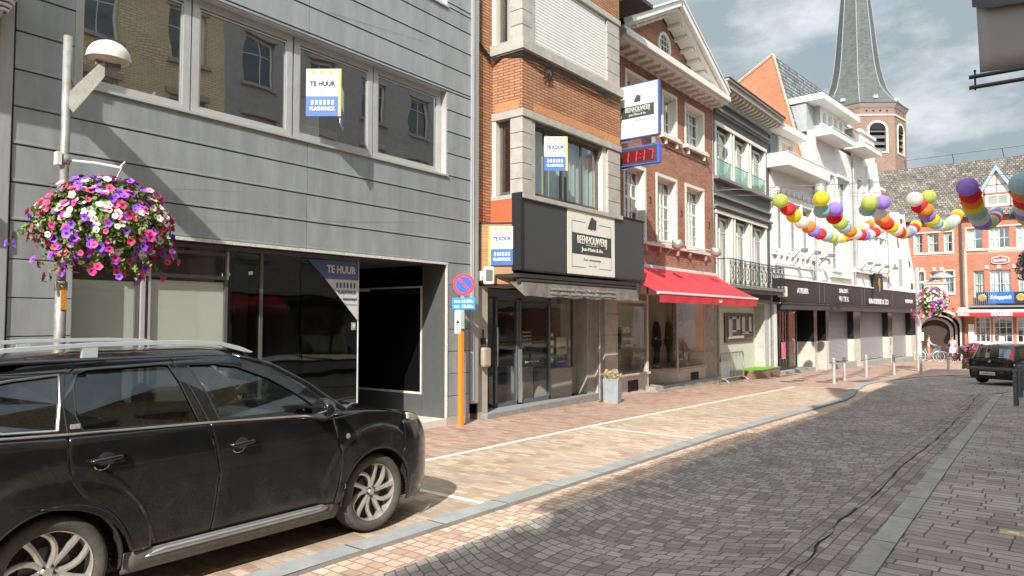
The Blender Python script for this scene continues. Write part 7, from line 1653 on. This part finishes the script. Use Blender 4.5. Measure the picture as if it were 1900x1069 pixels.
# ================================================================= SMALL BLACK HATCHBACK
def hatch():
    g = root('hatchback', 'small black hatchback seen from behind at the bend of the road', 'car', (0, 0, 0)); A = (0, 0, 0)
    BP = M_('hatch_black', (.010, .0105, .012), .2, .2, coat=.6, var=.2); RUB = MATS['black_rubber']; BMP = M_('bumper_grey', (.10, .10, .095), .6)
    DG = glass('hatch_glass', (.10, .12, .13), .10, 1.5, .02); RL = M_('tail_red', (.35, .02, .03), .15)
    W = .80
    def half(y, z):
        x = W - .03 * ((z - .65) / .4) ** 2
        if z > .9: x -= (z - .9) * .34
        if y < .25: x -= .10 * ((.25 - y) / .25) ** 2
        if y > 3.2: x -= .16 * ((y - 3.2) / .6) ** 2
        return x
    prof = [(.10, .20), (.02, .32), (.0, .50), (.03, .58), (.06, .62), (.10, .86), (.14, .93), (.36, 1.26), (.50, 1.38), (.75, 1.42), (1.5, 1.44), (2.1, 1.38), (2.5, 1.2), (2.95, .95), (3.4, .86), (3.72, .72), (3.8, .55), (3.8, .30), (3.7, .20)]
    m = MB(); nx = 10
    for side in (1,):
        def fn(s, t):
            k = min(int(t * (len(prof) - 1)), len(prof) - 2); f = t * (len(prof) - 1) - k; y = prof[k][0] + (prof[k + 1][0] - prof[k][0]) * f; z = prof[k][1] + (prof[k + 1][1] - prof[k][1]) * f
            u = 2 * s - 1; return (u * half(y, z) * (1 if abs(u) < .99 else 1), y + (.07 * u ** 4 if y < .6 else 0), z - (.05 * u ** 4 if z > 1.3 else 0))
        m.grid(fn, 14, 54)
    m.build('body', BP, g, smooth=True, at=A)
    for sd in (1, -1):
        pl = [(y + (.07 if y < .6 else 0), z - (.05 if z > 1.3 else 0)) for y, z in prof]
        rear = [(.55 + .29 * math.cos(a), .29 + .31 * math.sin(a)) for a in [R(170 - 20 * i) for i in range(9)]]
        poly_ = pl + [(3.4, .2), (2.78, .2)] + [(3.02 + .31 * math.cos(a) - .24, .29 + .31 * math.sin(a)) for a in [R(0 + 22.5 * i) for i in range(9)]] + [(2.4, .2), (1.0, .2)] + [(.70 + .31 * math.cos(R(22.5 * i)), .29 + .31 * math.sin(R(22.5 * i))) for i in range(9)]
        mm = MB(); mm.v = [Vector((sd * half(y, z), y, z)) for y, z in poly_]; mm.f = [tuple(t) for t in tessellate_polygon([[Vector((y, z, 0)) for y, z in poly_]])]; mm.build('side_panel', BP, g, at=A)
        sw = [(.50, .98), (.66, 1.27), (1.3, 1.35), (1.95, 1.30), (2.45, 1.0)]
        mm = MB(); mm.v = [Vector((sd * (half(y, z) + .006), y, z)) for y, z in sw]; mm.f = [tuple(t) for t in tessellate_polygon([[Vector((y, z, 0)) for y, z in sw]])]; mm.build('side_window', DG, g, at=A)
        for y in (.70, 2.78):
            c = Vector((sd * (W - .13), y, .28)); w_ = MB().lathe(c, [(.10, -.10), (.27, -.10), (.285, -.06), (.285, .06), (.27, .09), (.18, .09), (.17, .06), (0, .05)], (sd, 0, 0), 28).build('wheel', RUB, g, at=A, smooth=False)
            MB().lathe(c, [(0, .08), (.05, .08), (.16, .095), (.18, .09)], (sd, 0, 0), 14).build('rim', GALV, w_, at=A)
        F = Frame(0, 0, u=(1, 0, 0), n=(0, -1, 0))
        q = MB(); u0, u1 = (.60, .735) if sd == 1 else (-.735, -.60)
        q.face([(sd * .735, .19, .90), (sd * .60, .10, .92), (sd * .56, .40, 1.30), (sd * .64, .46, 1.29)]); q.build('tail_light', RL, g, at=A, solid=.02)
        MB().ell((sd * .87, 2.15, .98), (.09, .05, .06), 10, 8).build('door_mirror', BP, g, smooth=True, at=A)
        MB().box(WORLD, sd * .45 - .07, sd * .45 + .07, -.045, -.02, .44, .48).build('reflector', RL, g, at=A)
    m = MB(); m.grid(lambda s, t: ((2 * s - 1) * (.60 - .05 * t), .135 + .215 * t - .014 + .05 * (2 * s - 1) ** 4, .95 + .31 * t), 8, 4).build('rear_window', DG, g, smooth=True, at=A)
    m = MB(); m.grid(lambda s, t: ((2 * s - 1) * .76, -.045 + .10 * (2 * s - 1) ** 4, .50 + .12 * t), 12, 2).build('rear_bumper', BMP, g, smooth=True, at=A, solid=.04)
    MB().box(WORLD, -.28, .24, -.075, -.03, .345, .455).build('number_plate', M_('plate_white', (.72, .72, .70), .5), g, at=A)
    F = Frame(0, -.076, u=(1, 0, 0), n=(0, -1, 0)); text('plate_lettering', '1-KMW-257', F, -.0, 0, .37, .06, M_('plate_red', (.35, .03, .03), .6), g, wid=.42, at=(0, 0, 0))
    MB().tube([(-.02, .115, .97), (.12, .12, 1.03), (.38, .16, 1.08)], .012, 5).build('wiper', RUB, g, at=A); MB().lathe((0, .05, .82), [(0, .02), (.045, .015), (.05, 0)], (0, -1, 0), 14).build('badge', STEEL, g, at=A)
    MB().tube([(0, .55, 1.40), (0, .45, 1.72)], .008, 4).build('aerial', RUB, g, at=A)
    MB().box(WORLD, -.6, .6, .3, 3.5, .18, .3).build('underbody', RUB, g, at=A)
    g.rotation_euler = (0, 0, R(-28)); g.scale = (1.04,) * 3
    g.location = (-2.12, 31.3, gz(32) + .01)
    return g
hatch()

# ================================================================= PEOPLE AND BICYCLES
SKIN = M_('skin', (.55, .33, .23), .55, var=.05); HAIR = M_('brown_hair', (.09, .045, .025), .7, var=.3, vscale=30)
def hand(mb_v, mb_e, mb_r, wi, w0, dirv, side):
    """palm and five fingers rooted at wrist vertex wi"""
    d = Vector(dirv).normalized(); s_ = d.cross(Vector((0, 0, 1))); s_ = s_.normalized() if s_.length > .1 else Vector((1, 0, 0)); n = s_.cross(d)
    p = Vector(w0) + d * .07; mb_v.append(tuple(p)); mb_r.append((.032, .018)); mb_e.append((wi, len(mb_v) - 1)); pi_ = len(mb_v) - 1
    for k, (o, l) in enumerate(((-.028, .055), (-.010, .068), (.010, .064), (.028, .050))):
        a = Vector(p) + s_ * o + d * .03; b = a + d * l * .55 - n * .006; c = b + d * l * .4 - n * .022
        for q in (a, b, c): mb_v.append(tuple(q)); mb_r.append(.008)
        i = len(mb_v) - 3; mb_e.extend([(pi_, i), (i, i + 1), (i + 1, i + 2)])
    a = Vector(w0) + d * .035 + s_ * .035 * side; b = a + d * .035 + s_ * .02 * side - n * .01
    for q in (a, b): mb_v.append(tuple(q)); mb_r.append(.010)
    i = len(mb_v) - 2; mb_e.extend([(wi, i), (i, i + 1)])
def person(label, loc, rz, J, top, toplen, bottom, hairlong, sleeve, dress=None, h=1.72):
    g = root('person', label, 'person', loc)
    names = list(J); V = [J[n] for n in names]; ix = {n: i for i, n in enumerate(names)}
    E_ = [('pelvis', 'belly'), ('belly', 'chest'), ('chest', 'neck'), ('neck', 'head0'), ('head0', 'head1'), ('chest', 'shL'), ('shL', 'elL'), ('elL', 'wrL'), ('chest', 'shR'), ('shR', 'elR'), ('elR', 'wrR'), ('pelvis', 'hipL'), ('hipL', 'knL'), ('knL', 'anL'), ('anL', 'toL'), ('pelvis', 'hipR'), ('hipR', 'knR'), ('knR', 'anR'), ('anR', 'toR')]
    rad = dict(pelvis=(.135, .105), belly=(.115, .09), chest=(.145, .10), neck=.048, head0=(.062, .072), head1=(.078, .092), shL=.056, shR=.056, elL=.038, elR=.038, wrL=.024, wrR=.024, hipL=.085, hipR=.085, knL=.055, knR=.055, anL=.036, anR=.036, toL=(.040, .025), toR=(.040, .025))
    v = [tuple(q) for q in V]; e = [(ix[a], ix[b]) for a, b in E_]; r_ = [rad[n] for n in names]
    for s_, w_, el in ((-1, 'wrL', 'elL'), (1, 'wrR', 'elR')): hand(v, e, r_, ix[w_], J[w_], Vector(J[w_]) - Vector(J[el]), s_)
    skin('body', v, e, r_, SKIN, g, 2)
    def cloth(nm, keys, edges, grow, mat, extra=None):
        ks = list(keys); vv = [J[k] for k in ks]; rr = []
        for k in ks:
            q = rad[k]; gk = grow.get(k, .012); rr.append((q[0] + gk, q[1] + gk) if isinstance(q, tuple) else q + gk)
        ee = [(ks.index(a), ks.index(b)) for a, b in edges]
        if extra:
            for base, p, q in extra: vv.append(p); rr.append(q); ee.append((ks.index(base) if isinstance(base, str) else base, len(vv) - 1))
        skin(nm, vv, ee, rr, mat, g, 2)
    hp = Vector(J['head1']); hb = Vector(J['head0']); fw = Vector((0, 1, 0))
    ms = MB().ell(hp + Vector((0, -.012, .030)), (.088, .102, .085), 18, 10, zmin=-.35); ms.ell(hp + Vector((0, -.055, -.01)), (.080, .06, .095), 14, 10)
    if hairlong: ms.ell(hp + Vector((0, -.10, -.02)), (.045, .05, .10), 10, 8)
    ms.build('hair', HAIR, g, smooth=True, at=(0, 0, 0))
    fc = MB().tube([hp + Vector((0, .088, .02)), hp + Vector((0, .108, -.025)), hp + Vector((0, .09, -.03))], [.008, .013, .008], 6)
    for s_ in (-1, 1): fc.ell(hp + Vector((s_ * .086, -.0, -.01)), (.012, .02, .03), 8, 6)
    fc.build('nose_and_ears', SKIN, g, smooth=True, at=(0, 0, 0))
    ey = MB()
    for s_ in (-1, 1): ey.ell(hp + Vector((s_ * .032, .082, .008)), (.012, .008, .007), 8, 6)
    ey.box(WORLD, hp.x - .03, hp.x + .03, hp.y + .070, hp.y + .078, hp.z + .0, hp.z + .0).build('eyes', M_('eye', (.03, .02, .02), .3), g, at=(0, 0, 0))
    MB().ell(hp + Vector((0, .076, -.055)), (.022, .010, .006), 8, 6).build('mouth', M_('lips', (.40, .14, .12), .5), g, at=(0, 0, 0))
    if dress:
        cloth('dress', ('pelvis', 'belly', 'chest', 'shL', 'shR'), [('pelvis', 'belly'), ('belly', 'chest'), ('chest', 'shL'), ('chest', 'shR')], dict(pelvis=.05, belly=.03), dress, [('shL', tuple((Vector(J['shL']) + Vector(J['elL'])) / 2), .058), ('shR', tuple((Vector(J['shR']) + Vector(J['elR'])) / 2), .058)])
        MB().lathe(Vector(J['pelvis']) + Vector((0, 0, -.36)), [(.25, 0), (.235, .12), (.20, .30), (.165, .40), (.12, .45)], (0, 0, 1), 20).build('skirt', dress, g, smooth=True, at=(0, 0, 0))
    else:
        cloth('top', ('pelvis', 'belly', 'chest', 'shL', 'shR', 'elL', 'elR'), [('pelvis', 'belly'), ('belly', 'chest'), ('chest', 'shL'), ('chest', 'shR'), ('shL', 'elL'), ('shR', 'elR')], dict(pelvis=.012), top)
        cloth('trousers', ('pelvis', 'hipL', 'hipR', 'knL', 'knR', 'anL', 'anR'), [('pelvis', 'hipL'), ('hipL', 'knL'), ('knL', 'anL'), ('pelvis', 'hipR'), ('hipR', 'knR'), ('knR', 'anR')], dict(knL=.03, knR=.03, anL=.035, anR=.035, pelvis=.004), bottom)
    SH = M_('pale_shoe', (.62, .58, .52), .7)
    for s_ in 'LR': a, t = Vector(J['an' + s_]), Vector(J['to' + s_]); MB().ell((a + t) / 2 + Vector((0, 0, -.03)), (.05, .14, .045), 12, 8).build('shoe', SH, g, smooth=True, at=(0, 0, 0))
    g.rotation_euler = (0, 0, rz); g.scale = (h / 1.75,) * 3
    return g
def J_(hl, hr, el, er, stride=0.): 
    return dict(pelvis=(0, 0, .95), belly=(0, .0, 1.10), chest=(0, 0, 1.32), neck=(0, .01, 1.48), head0=(0, .015, 1.57), head1=(0, .025, 1.66), shL=(-.17, 0, 1.40), elL=el[0], wrL=el[1], shR=(.17, 0, 1.40), elR=er[0], wrR=er[1], hipL=(-.09, 0, .88), knL=(-.10, .03 + stride, .48), anL=(-.10, -.02 + stride, .07), toL=(-.11, .12 + stride, .03), hipR=(.09, 0, .88), knR=(.10, .02 - stride, .48), anR=(.10, -.04 - stride, .07), toR=(.11, .10 - stride, .03))
YP = 55.4
person('woman in a white and grey top and orange trousers holding a pale blue bicycle', (-7.12, YP, gz(YP)), R(-80), J_(0, 0, [(-.22, .16, 1.18), (-.16, .40, 1.12)], [(.22, .16, 1.18), (.16, .40, 1.12)]), M_('white_grey_top', (.62, .63, .66), .8, var=.2, vscale=8), 0, M_('orange_trousers', (.62, .24, .10), .8, var=.08), True, 1)
person('woman in a lilac dress beside the black bicycle under the arch', (-5.62 - .12, YP + .1, gz(YP)), R(150), J_(0, 0, [(-.26, .10, 1.14), (-.30, .30, 1.08)], [(.20, .12, 1.20), (.08, .20, 1.36)]), None, 0, None, True, 0, dress=M_('lilac_dress', (.62, .52, .72), .8, var=.06), h=1.74)
def bike(label, loc, rz, fm, tyre):
    g = root('bicycle', label, 'bicycle', loc); A = (0, 0, 0); r_ = .34
    for x in (-.55, .55):
        c = Vector((x, 0, r_)); w_ = MB(); n = 32
        w_.tube([c + Vector((r_ * math.cos(6.2832 * i / n), 0, r_ * math.sin(6.2832 * i / n))) for i in range(n + 1)], .02, 6, cap=False)
        wo = w_.build('wheel', tyre, g, smooth=True, at=A); sp = MB()
        for i in range(16): a = 6.283 * i / 16; sp.tube([c, c + Vector((r_ * .96 * math.cos(a), 0, r_ * .96 * math.sin(a)))], .003, 3)
        sp.tube([c + Vector((0, -.05, 0)), c + Vector((0, .05, 0))], .02, 6).build('spokes', STEEL, wo, at=A)
        MB().tube([c + Vector(((r_ + .03) * math.cos(R(a)), 0, (r_ + .03) * math.sin(R(a)))) for a in range(20 if x < 0 else 40, 175 if x < 0 else 150, 12)], .018, 5).build('mudguard', fm, g, at=A)
    m = MB(); bb = Vector((-.05, 0, .28)); st = Vector((-.22, 0, .80)); hd_ = Vector((.38, 0, .88)); hl = Vector((.40, 0, .72))
    m.tube([bb, st, st + Vector((-.03, 0, .12))], .018, 6).tube([hd_, hl, Vector((.55, 0, r_))], .018, 6).tube([bb, Vector((.10, 0, .36)), hl], .02, 6).tube([bb + Vector((-.06, 0, .22)), Vector((.12, 0, .5)), hd_], .016, 6).tube([bb, Vector((-.55, 0, r_))], .012, 5).tube([st, Vector((-.55, 0, r_))], .011, 5)
    m.build('frame', fm, g, at=A)
    MB().tube([hd_, hd_ + Vector((-.02, 0, .16))], .015, 6).tube([hd_ + Vector((-.16, -.26, .18)), hd_ + Vector((-.02, -.2, .18)), hd_ + Vector((.0, 0, .16)), hd_ + Vector((-.02, .2, .18)), hd_ + Vector((-.16, .26, .18))], .012, 6).build('handlebar', STEEL, g, at=A)
    MB().ell(st + Vector((-.05, 0, .15)), (.14, .08, .04), 12, 6).build('saddle', M_('brown_saddle', (.14, .06, .03), .6), g, smooth=True, at=A)
    MB().lathe(bb + Vector((0, -.04, 0)), [(.09, 0), (.095, .004), (.09, .008), (.02, .008)], (0, -1, 0), 16).tube([bb + Vector((0, -.06, 0)), bb + Vector((.1, -.06, -.13)), bb + Vector((.1, -.14, -.13))], .010, 5).tube([bb + Vector((0, .06, 0)), bb + Vector((-.1, .06, .13)), bb + Vector((-.1, .14, .13))], .010, 5).build('crank', STEEL, g, at=A)
    MB().box(WORLD, .42, .70, -.14, .14, .86, 1.06).build('basket', M_('wicker', (.13, .07, .06), .9, var=.4, vscale=40), g, at=A)
    g.location = loc; g.rotation_euler = (0, 0, rz); return g
bike('pale blue bicycle with cream tyres held by the woman in orange trousers', (-7.05, YP - .35, gz(YP)), R(6), M_('pale_blue', (.36, .50, .56), .4), M_('cream_tyre', (.68, .66, .54), .7))
bike('black bicycle with grey tyres held by the woman in the lilac dress', (-5.75, YP - .30, gz(YP)), R(10), BLACKM, M_('grey_tyre', (.40, .38, .35), .7))

# ================================================================= FAR STREET LAMPS, BASKETS, FLOWER TUB
lx, ly = -5.5, 39.6; g = root('street_lamp', 'distant pale street lamp pole with a flat cone head before the cafe house', 'street lamp', (lx, ly, gz(ly)))
PLM = M_('pale_pole', (.52, .52, .50), .5, .2, var=.12)
MB().tube([(lx, ly, gz(ly)), (lx, ly, 2.0)], .13, 12).tube([(lx, ly, 2.0), (lx, ly, 4.5)], .09, 12).build('pole', PLM, g)
MB().tube([(lx, ly, 3.70), (lx + .75, ly + .1, 3.88)], .05, 6).build('arm', PLM, g)
MB().lathe((lx + 1.05, ly + .1, 3.92), [(0, -.04), (.40, -.02), (.56, .0), (.50, .06), (.30, .20), (.10, .30), (0, .31)], (0, 0, 1), 24).build('head', M_('lamp_head_grey', (.36, .38, .39), .4, .3), g, smooth=True)
MB().box(WORLD, lx + .1, lx + .22, ly - .12, ly, .9, 1.3).build('box', PAPER, g)
g = root('flower_basket', 'distant hanging basket of white and violet flowers on the far lamp pole', 'flower basket', (lx + .95, ly, 2.6)); basket(g, (lx + .59, ly, 2.80), (.58, .58, .70), 420, 2200, 30, 8, (1.3, .6, 1.6, .8, .8), fs=1.9)
MB().tube([(lx, ly, 3.2), (lx + .95, ly, 3.2), (lx + .95, ly, 3.1)], .02, 5).build('hook', BLACKM, g)
# tub of pink flowers beside the hatchback
g = root('flower_tub', 'tub of bright pink flowers with trailing leaves beside the black hatchback', 'flower tub', (-3.42, 36.3, gz(36.3)))
zt = gz(36.3); basket(g, (-2.95, 36.3, zt + 1.14), (.50, .4, .30), 520, 900, 40, 21, (0, .9, 0, 1.3, .1), fs=1.8)
MB().lathe((-2.95, 36.3, zt), [(.14, 0), (.16, .3), (.22, .75), (.25, .85)], (0, 0, 1), 16).build('tub', M_('basket_pot', (.05, .06, .04), .8), g)
tl = MB(); random.seed(31)
for i in range(900):
    a = random.random() * 6.28; z = random.random(); p = Vector((-3.08 + .30 * math.cos(a) * (1.1 - .3 * z), 36.3 + .3 * math.sin(a), zt + .35 + .7 * z)); t = Vector((random.uniform(-1, 1), random.uniform(-1, 1), random.uniform(-1, 1))).normalized(); b = t.orthogonal().normalized(); tl.face([p - t * .05, p + b * .03, p + t * .05, p - b * .03])
tl.build('trailing_leaves', M_('lime_leaf', (.20, .33, .04), .6, var=.4, vscale=9), g)
# right-hand lamp: head and basket reach into the frame
rx_, ry_ = -.30, 20.0; g = root('street_lamp', 'slate grey dome lamp reaching in from the right edge of the picture', 'street lamp', (rx_ + .5, ry_, gz(ry_)))
MB().tube([(rx_ + .5, ry_, gz(ry_)), (rx_ + .5, ry_, 5.2)], .06, 12).tube([(rx_ + .5, ry_, 4.05), (rx_ - .3, ry_, 4.33), (rx_ - .35, ry_, 4.33)], .03, 6).build('pole', LEAD, g)
MB().lathe((-.60, ry_, 4.28), [(0, -.03), (.27, -.02), (.29, .0), (.27, .08), (.20, .18), (.1, .24), (0, .25)], (0, 0, 1), 24).build('head', M_('slate_dome', (.09, .105, .13), .4, .2), g, smooth=True)
g = root('flower_basket', 'dark violet flower basket cut off by the right edge of the picture', 'flower basket', (-.50, ry_, 3.0)); basket(g, (-.44, ry_, 3.15), (.32, .32, .42), 160, 2600, 40, 14, (2.2, .1, .15, .1, .5), fs=1.1)
MB().tube([(rx_ + .5, ry_, 3.7), (-.52, ry_, 3.7), (-.52, ry_, 3.4)], .015, 5).build('hook', BLACKM, g)

# ================================================================= BANNER
g = root('banner', 'grey and pink fashion photo banner on black rods at the top right corner', 'banner', (1.0, 9.0, 5.5))
BF2 = Frame(0, 9.0, u=(1, 0, 0), n=(0, -1, 0)); BG = M_('banner_grey', (.27, .255, .25), .8, var=.08, vscale=1.2); m = MB()
def bx_(s, t): u = -.61 + 2.2 * s; return (u - .10 * t ** 1.2 * (1 - s), 9.0 + .02 * math.sin(t * 7) + .03 * math.sin(s * 9), 4.58 + 3.2 * t)
m.grid(bx_, 20, 16).build('cloth', BG, g, smooth=True, solid=.004)
MB().prism(BF2, [(-.66, 5.30), (-.5, 5.25), (-.32, 5.24), (-.18, 5.22), (.0, 5.22), (.02, 5.6), (.0, 6.0), (.05, 7.6), (-.69, 7.6)], .035, .038).build('printed_coat', M_('banner_dark', (.075, .075, .085), .8, var=.2, vscale=2), g)
MB().prism(BF2, [(-.06, 4.98), (.35, 4.98), (.4, 7.6), (.05, 7.6), (.0, 6.2), (.04, 5.6)], .039, .041).build('printed_figure', M_('banner_pink', (.44, .26, .22), .8, var=.2, vscale=2), g)
MB().prism(BF2, [(-.08, 4.97), (.3, 4.99), (.25, 4.80), (.1, 4.78), (-.02, 4.86)], .038, .0395).build('printed_shoe', BLACKM, g)
MB().tube([(-.71, 9.0, 4.55), (2.45, 9.0, 4.55)], .022, 10).tube([(-.71, 9.0, 4.435), (2.45, 9.0, 4.435)], .022, 10).tube([(-.655, 9.0, 4.40), (-.655, 9.0, 4.60)], .010, 6).ell((-.655, 9, 4.61), .014, 8, 6).build('rod', BLACKM, g)

# ================================================================= PAPER LANTERN GARLANDS
fpx = 1310.; cy_, sy_ = math.cos(R(37.8)), math.sin(R(37.8)); cp_, spp = math.cos(R(2.55)), math.sin(R(2.55))
fwd = Vector((-sy_ * cp_, cy_ * cp_, spp)); rgt = Vector((cy_, sy_, 0)); upv = rgt.cross(fwd)
DL = .46
LC = dict(lime=(.60, .68, .18), red=(.80, .07, .07), yellow=(.84, .74, .06), white=(.80, .77, .70), orange=(.86, .38, .08), violet=(.48, .34, .80), blue=(.48, .66, .69), pale=(.70, .79, .70))
def lmat(c):
    if 'lantern_' + c in MATS: return MATS['lantern_' + c]
    m = M_('lantern_' + c, LC[c], .7, var=.06, vscale=2); nt = m.node_tree; b = nt.nodes['Principled BSDF']; o = nt.nodes['Material Output']
    tr = nt.nodes.new('ShaderNodeBsdfTranslucent'); tr.inputs[0].default_value = (*LC[c], 1); x = nt.nodes.new('ShaderNodeMixShader'); x.inputs[0].default_value = .5
    nt.links.new(b.outputs[0], x.inputs[1]); nt.links.new(tr.outputs[0], x.inputs[2]); nt.links.new(x.outputs[0], o.inputs[0]); return m
LM = {}
def lantern_mesh(c):
    if c in LM: return LM[c]
    m = MB(); nr = 22; prof = []
    for i in range(nr * 2 + 1):
        t = -math.pi / 2 + math.pi * (i + 1) / (nr * 2 + 2); prof.append((math.cos(t) * DL / 2 * (1 if i % 2 else .972), math.sin(t) * DL / 2 * .90))
    m.lathe((0, 0, 0), prof, (0, 0, 1), 36)
    for v in m.v: k_ = 1 - .05 * abs(math.sin(math.atan2(v.y, v.x) * 4.5 + v.z * 1.5)); v.x *= k_; v.y *= k_
    m.tube([(-.03, 0, DL * .44), (0, 0, DL * .5), (.03, 0, DL * .44)], .006, 4); o = m.build('lantern', lmat(c), None, smooth=False); me = o.data; bpy.data.objects.remove(o); LM[c] = me; return me
ORDN = ['first', 'second', 'third', 'fourth', 'fifth', 'sixth', 'seventh', 'eighth', 'ninth', 'tenth', 'eleventh', 'twelfth', 'thirteenth', 'fourteenth', 'fifteenth', 'sixteenth', 'seventeenth', 'eighteenth', 'nineteenth', 'twentieth']
WORDC = dict(lime='lime green', red='red', yellow='yellow', white='white', orange='orange', violet='violet', blue='pale blue', pale='pale green')
GAR = [
 ('leftmost garland', [(1448, 373, 29, 'lime'), (1463, 388, 28.5, 'red'), (1473, 401, 28, 'yellow'), (1488, 413, 27, 'white'), (1500, 421, 26.5, 'orange'), (1510, 429, 25.5, 'violet'), (1521, 434, 24.5, 'red'), (1533, 438, 23.5, 'blue'), (1544, 441, 22.5, 'lime'), (1553, 442, 21.8, 'white'), (1561, 442, 21, 'yellow'), (1570, 440, 20.3, 'orange'), (1578, 438, 19.8, 'red'), (1586, 434, 19.3, 'pale'), (1595, 428, 18.8, 'lime'), (1604, 422, 18.4, 'white'), (1613, 416, 18, 'orange')]),
 ('second garland from the left', [(1524, 369, 31, 'yellow'), (1525, 391, 30.5, 'blue'), (1549, 388, 30, 'violet'), (1548, 403, 29.3, 'red'), (1559, 414, 28, 'lime'), (1567, 422, 26.5, 'blue'), (1577, 429, 25.5, 'orange'), (1587, 434, 24.5, 'white'), (1596, 436, 23.5, 'red'), (1604, 437, 22.5, 'violet'), (1613, 436, 21.7, 'pale'), (1623, 431, 21, 'red'), (1631, 426, 20.2, 'white')]),
 ('third garland from the left', [(1613, 377, 31, 'lime'), (1610, 388, 30.5, 'blue'), (1637, 376, 30, 'violet'), (1631, 394, 29.3, 'white'), (1637, 407, 28.5, 'orange'), (1645, 415, 27.5, 'red'), (1654, 421, 26.5, 'yellow'), (1662, 427, 25.5, 'white'), (1669, 431, 24.5, 'red'), (1676, 433, 23.5, 'lime'), (1684, 432, 22.7, 'violet'), (1690, 429, 22, 'blue'), (1696, 424, 21.3, 'red'), (1699, 418, 20.7, 'yellow')]),
 ('fourth garland from the left', [(1697, 370, 30.5, 'white'), (1722, 366, 30, 'lime'), (1706, 382, 30, 'red'), (1717, 390, 30, 'orange'), (1721, 400, 29, 'violet'), (1729, 408, 28, 'yellow'), (1736, 414, 26.8, 'blue'), (1743, 418, 25.8, 'white'), (1750, 419, 24.8, 'lime'), (1757, 418, 24, 'blue'), (1764, 414, 23.3, 'pale'), (1770, 409, 22.6, 'white'), (1774, 403, 22, 'orange'), (1776, 398, 21.3, 'yellow')]),
 ('garland before the timbered gable', [(1795, 347, 38, 'violet'), (1800, 361, 37.5, 'red'), (1803, 372, 36.8, 'orange'), (1806, 382, 36, 'yellow'), (1812, 394, 35.3, 'blue'), (1817, 404, 34.5, 'pale'), (1822, 412, 33.3, 'violet'), (1831, 414, 29.5, 'lime'), (1838, 411, 27.5, 'blue'), (1843, 407, 26, 'red'), (1846, 403, 25, 'white'), (1848, 398, 24, 'violet'), (1848, 394, 23, 'blue')]),
 ('garland cut by the right edge', [(1898, 341, 46, 'blue'), (1902, 357, 45, 'orange'), (1904, 370, 44, 'red'), (1905, 383, 43, 'pale'), (1907, 393, 42, 'violet'), (1909, 401, 41, 'yellow')]),
]
for gi, (gn, pts) in enumerate(GAR):
    P_ = []
    for px, py, d, c in pts:
        dep = DL * 1.0 * fpx / d; P_.append(Vector((0, 0, EYE)) + (fwd + rgt * ((px - 950) / fpx) - upv * ((py - 534.5) / fpx)) * dep)
    for i, ((px, py, d, c), p) in enumerate(zip(pts, P_)):
        o = bpy.data.objects.new('paper_lantern', lantern_mesh(c)); COL.objects.link(o); o.location = p; random.seed(i * 7 + gi); o.rotation_euler = (random.uniform(-.2, .2), random.uniform(-.2, .2), random.uniform(0, 3))
        tag(o, f'{WORDC[c]} paper lantern, {ORDN[i]} from the near end of the {gn}'.replace('from the near end of the', 'from near end of'), 'paper lantern', 'paper lanterns strung over the street')
    a = Vector((-9.55, P_[0].y + 3.5, P_[0].z + 1.3)); b = P_[-1] + Vector((2.0, 6.0, 1.2))
    o = MB().tube([a] + [p + Vector((0, 0, DL * .42)) for p in P_] + [b], .006, 4).build('garland_cord', GALV, None)
    tag(o, f'thin cord carrying the lanterns of the {gn}', 'cord', None)
for k, (pa, pb, lb) in enumerate((((-9.6, 33, 7.9), (-1, 46, 9), 'thin grey cable from the white house ornament over the lanterns'), ((-9.0, 40, 9.4), (2, 30, 8.0), 'thin grey cable from the white brick house towards the right side'), ((-8.6, 45, 6.6), (-4.2, 59, 6.75), 'thin dark cable running to the orange cafe wall'))):
    a, b = Vector(pa), Vector(pb); o = MB().tube([a + (b - a) * (i / 12) + Vector((0, 0, -1.2 * (i / 12) * (1 - i / 12))) for i in range(13)], .009, 4).build('overhead_cable', GALV, None); tag(o, lb, 'cable')
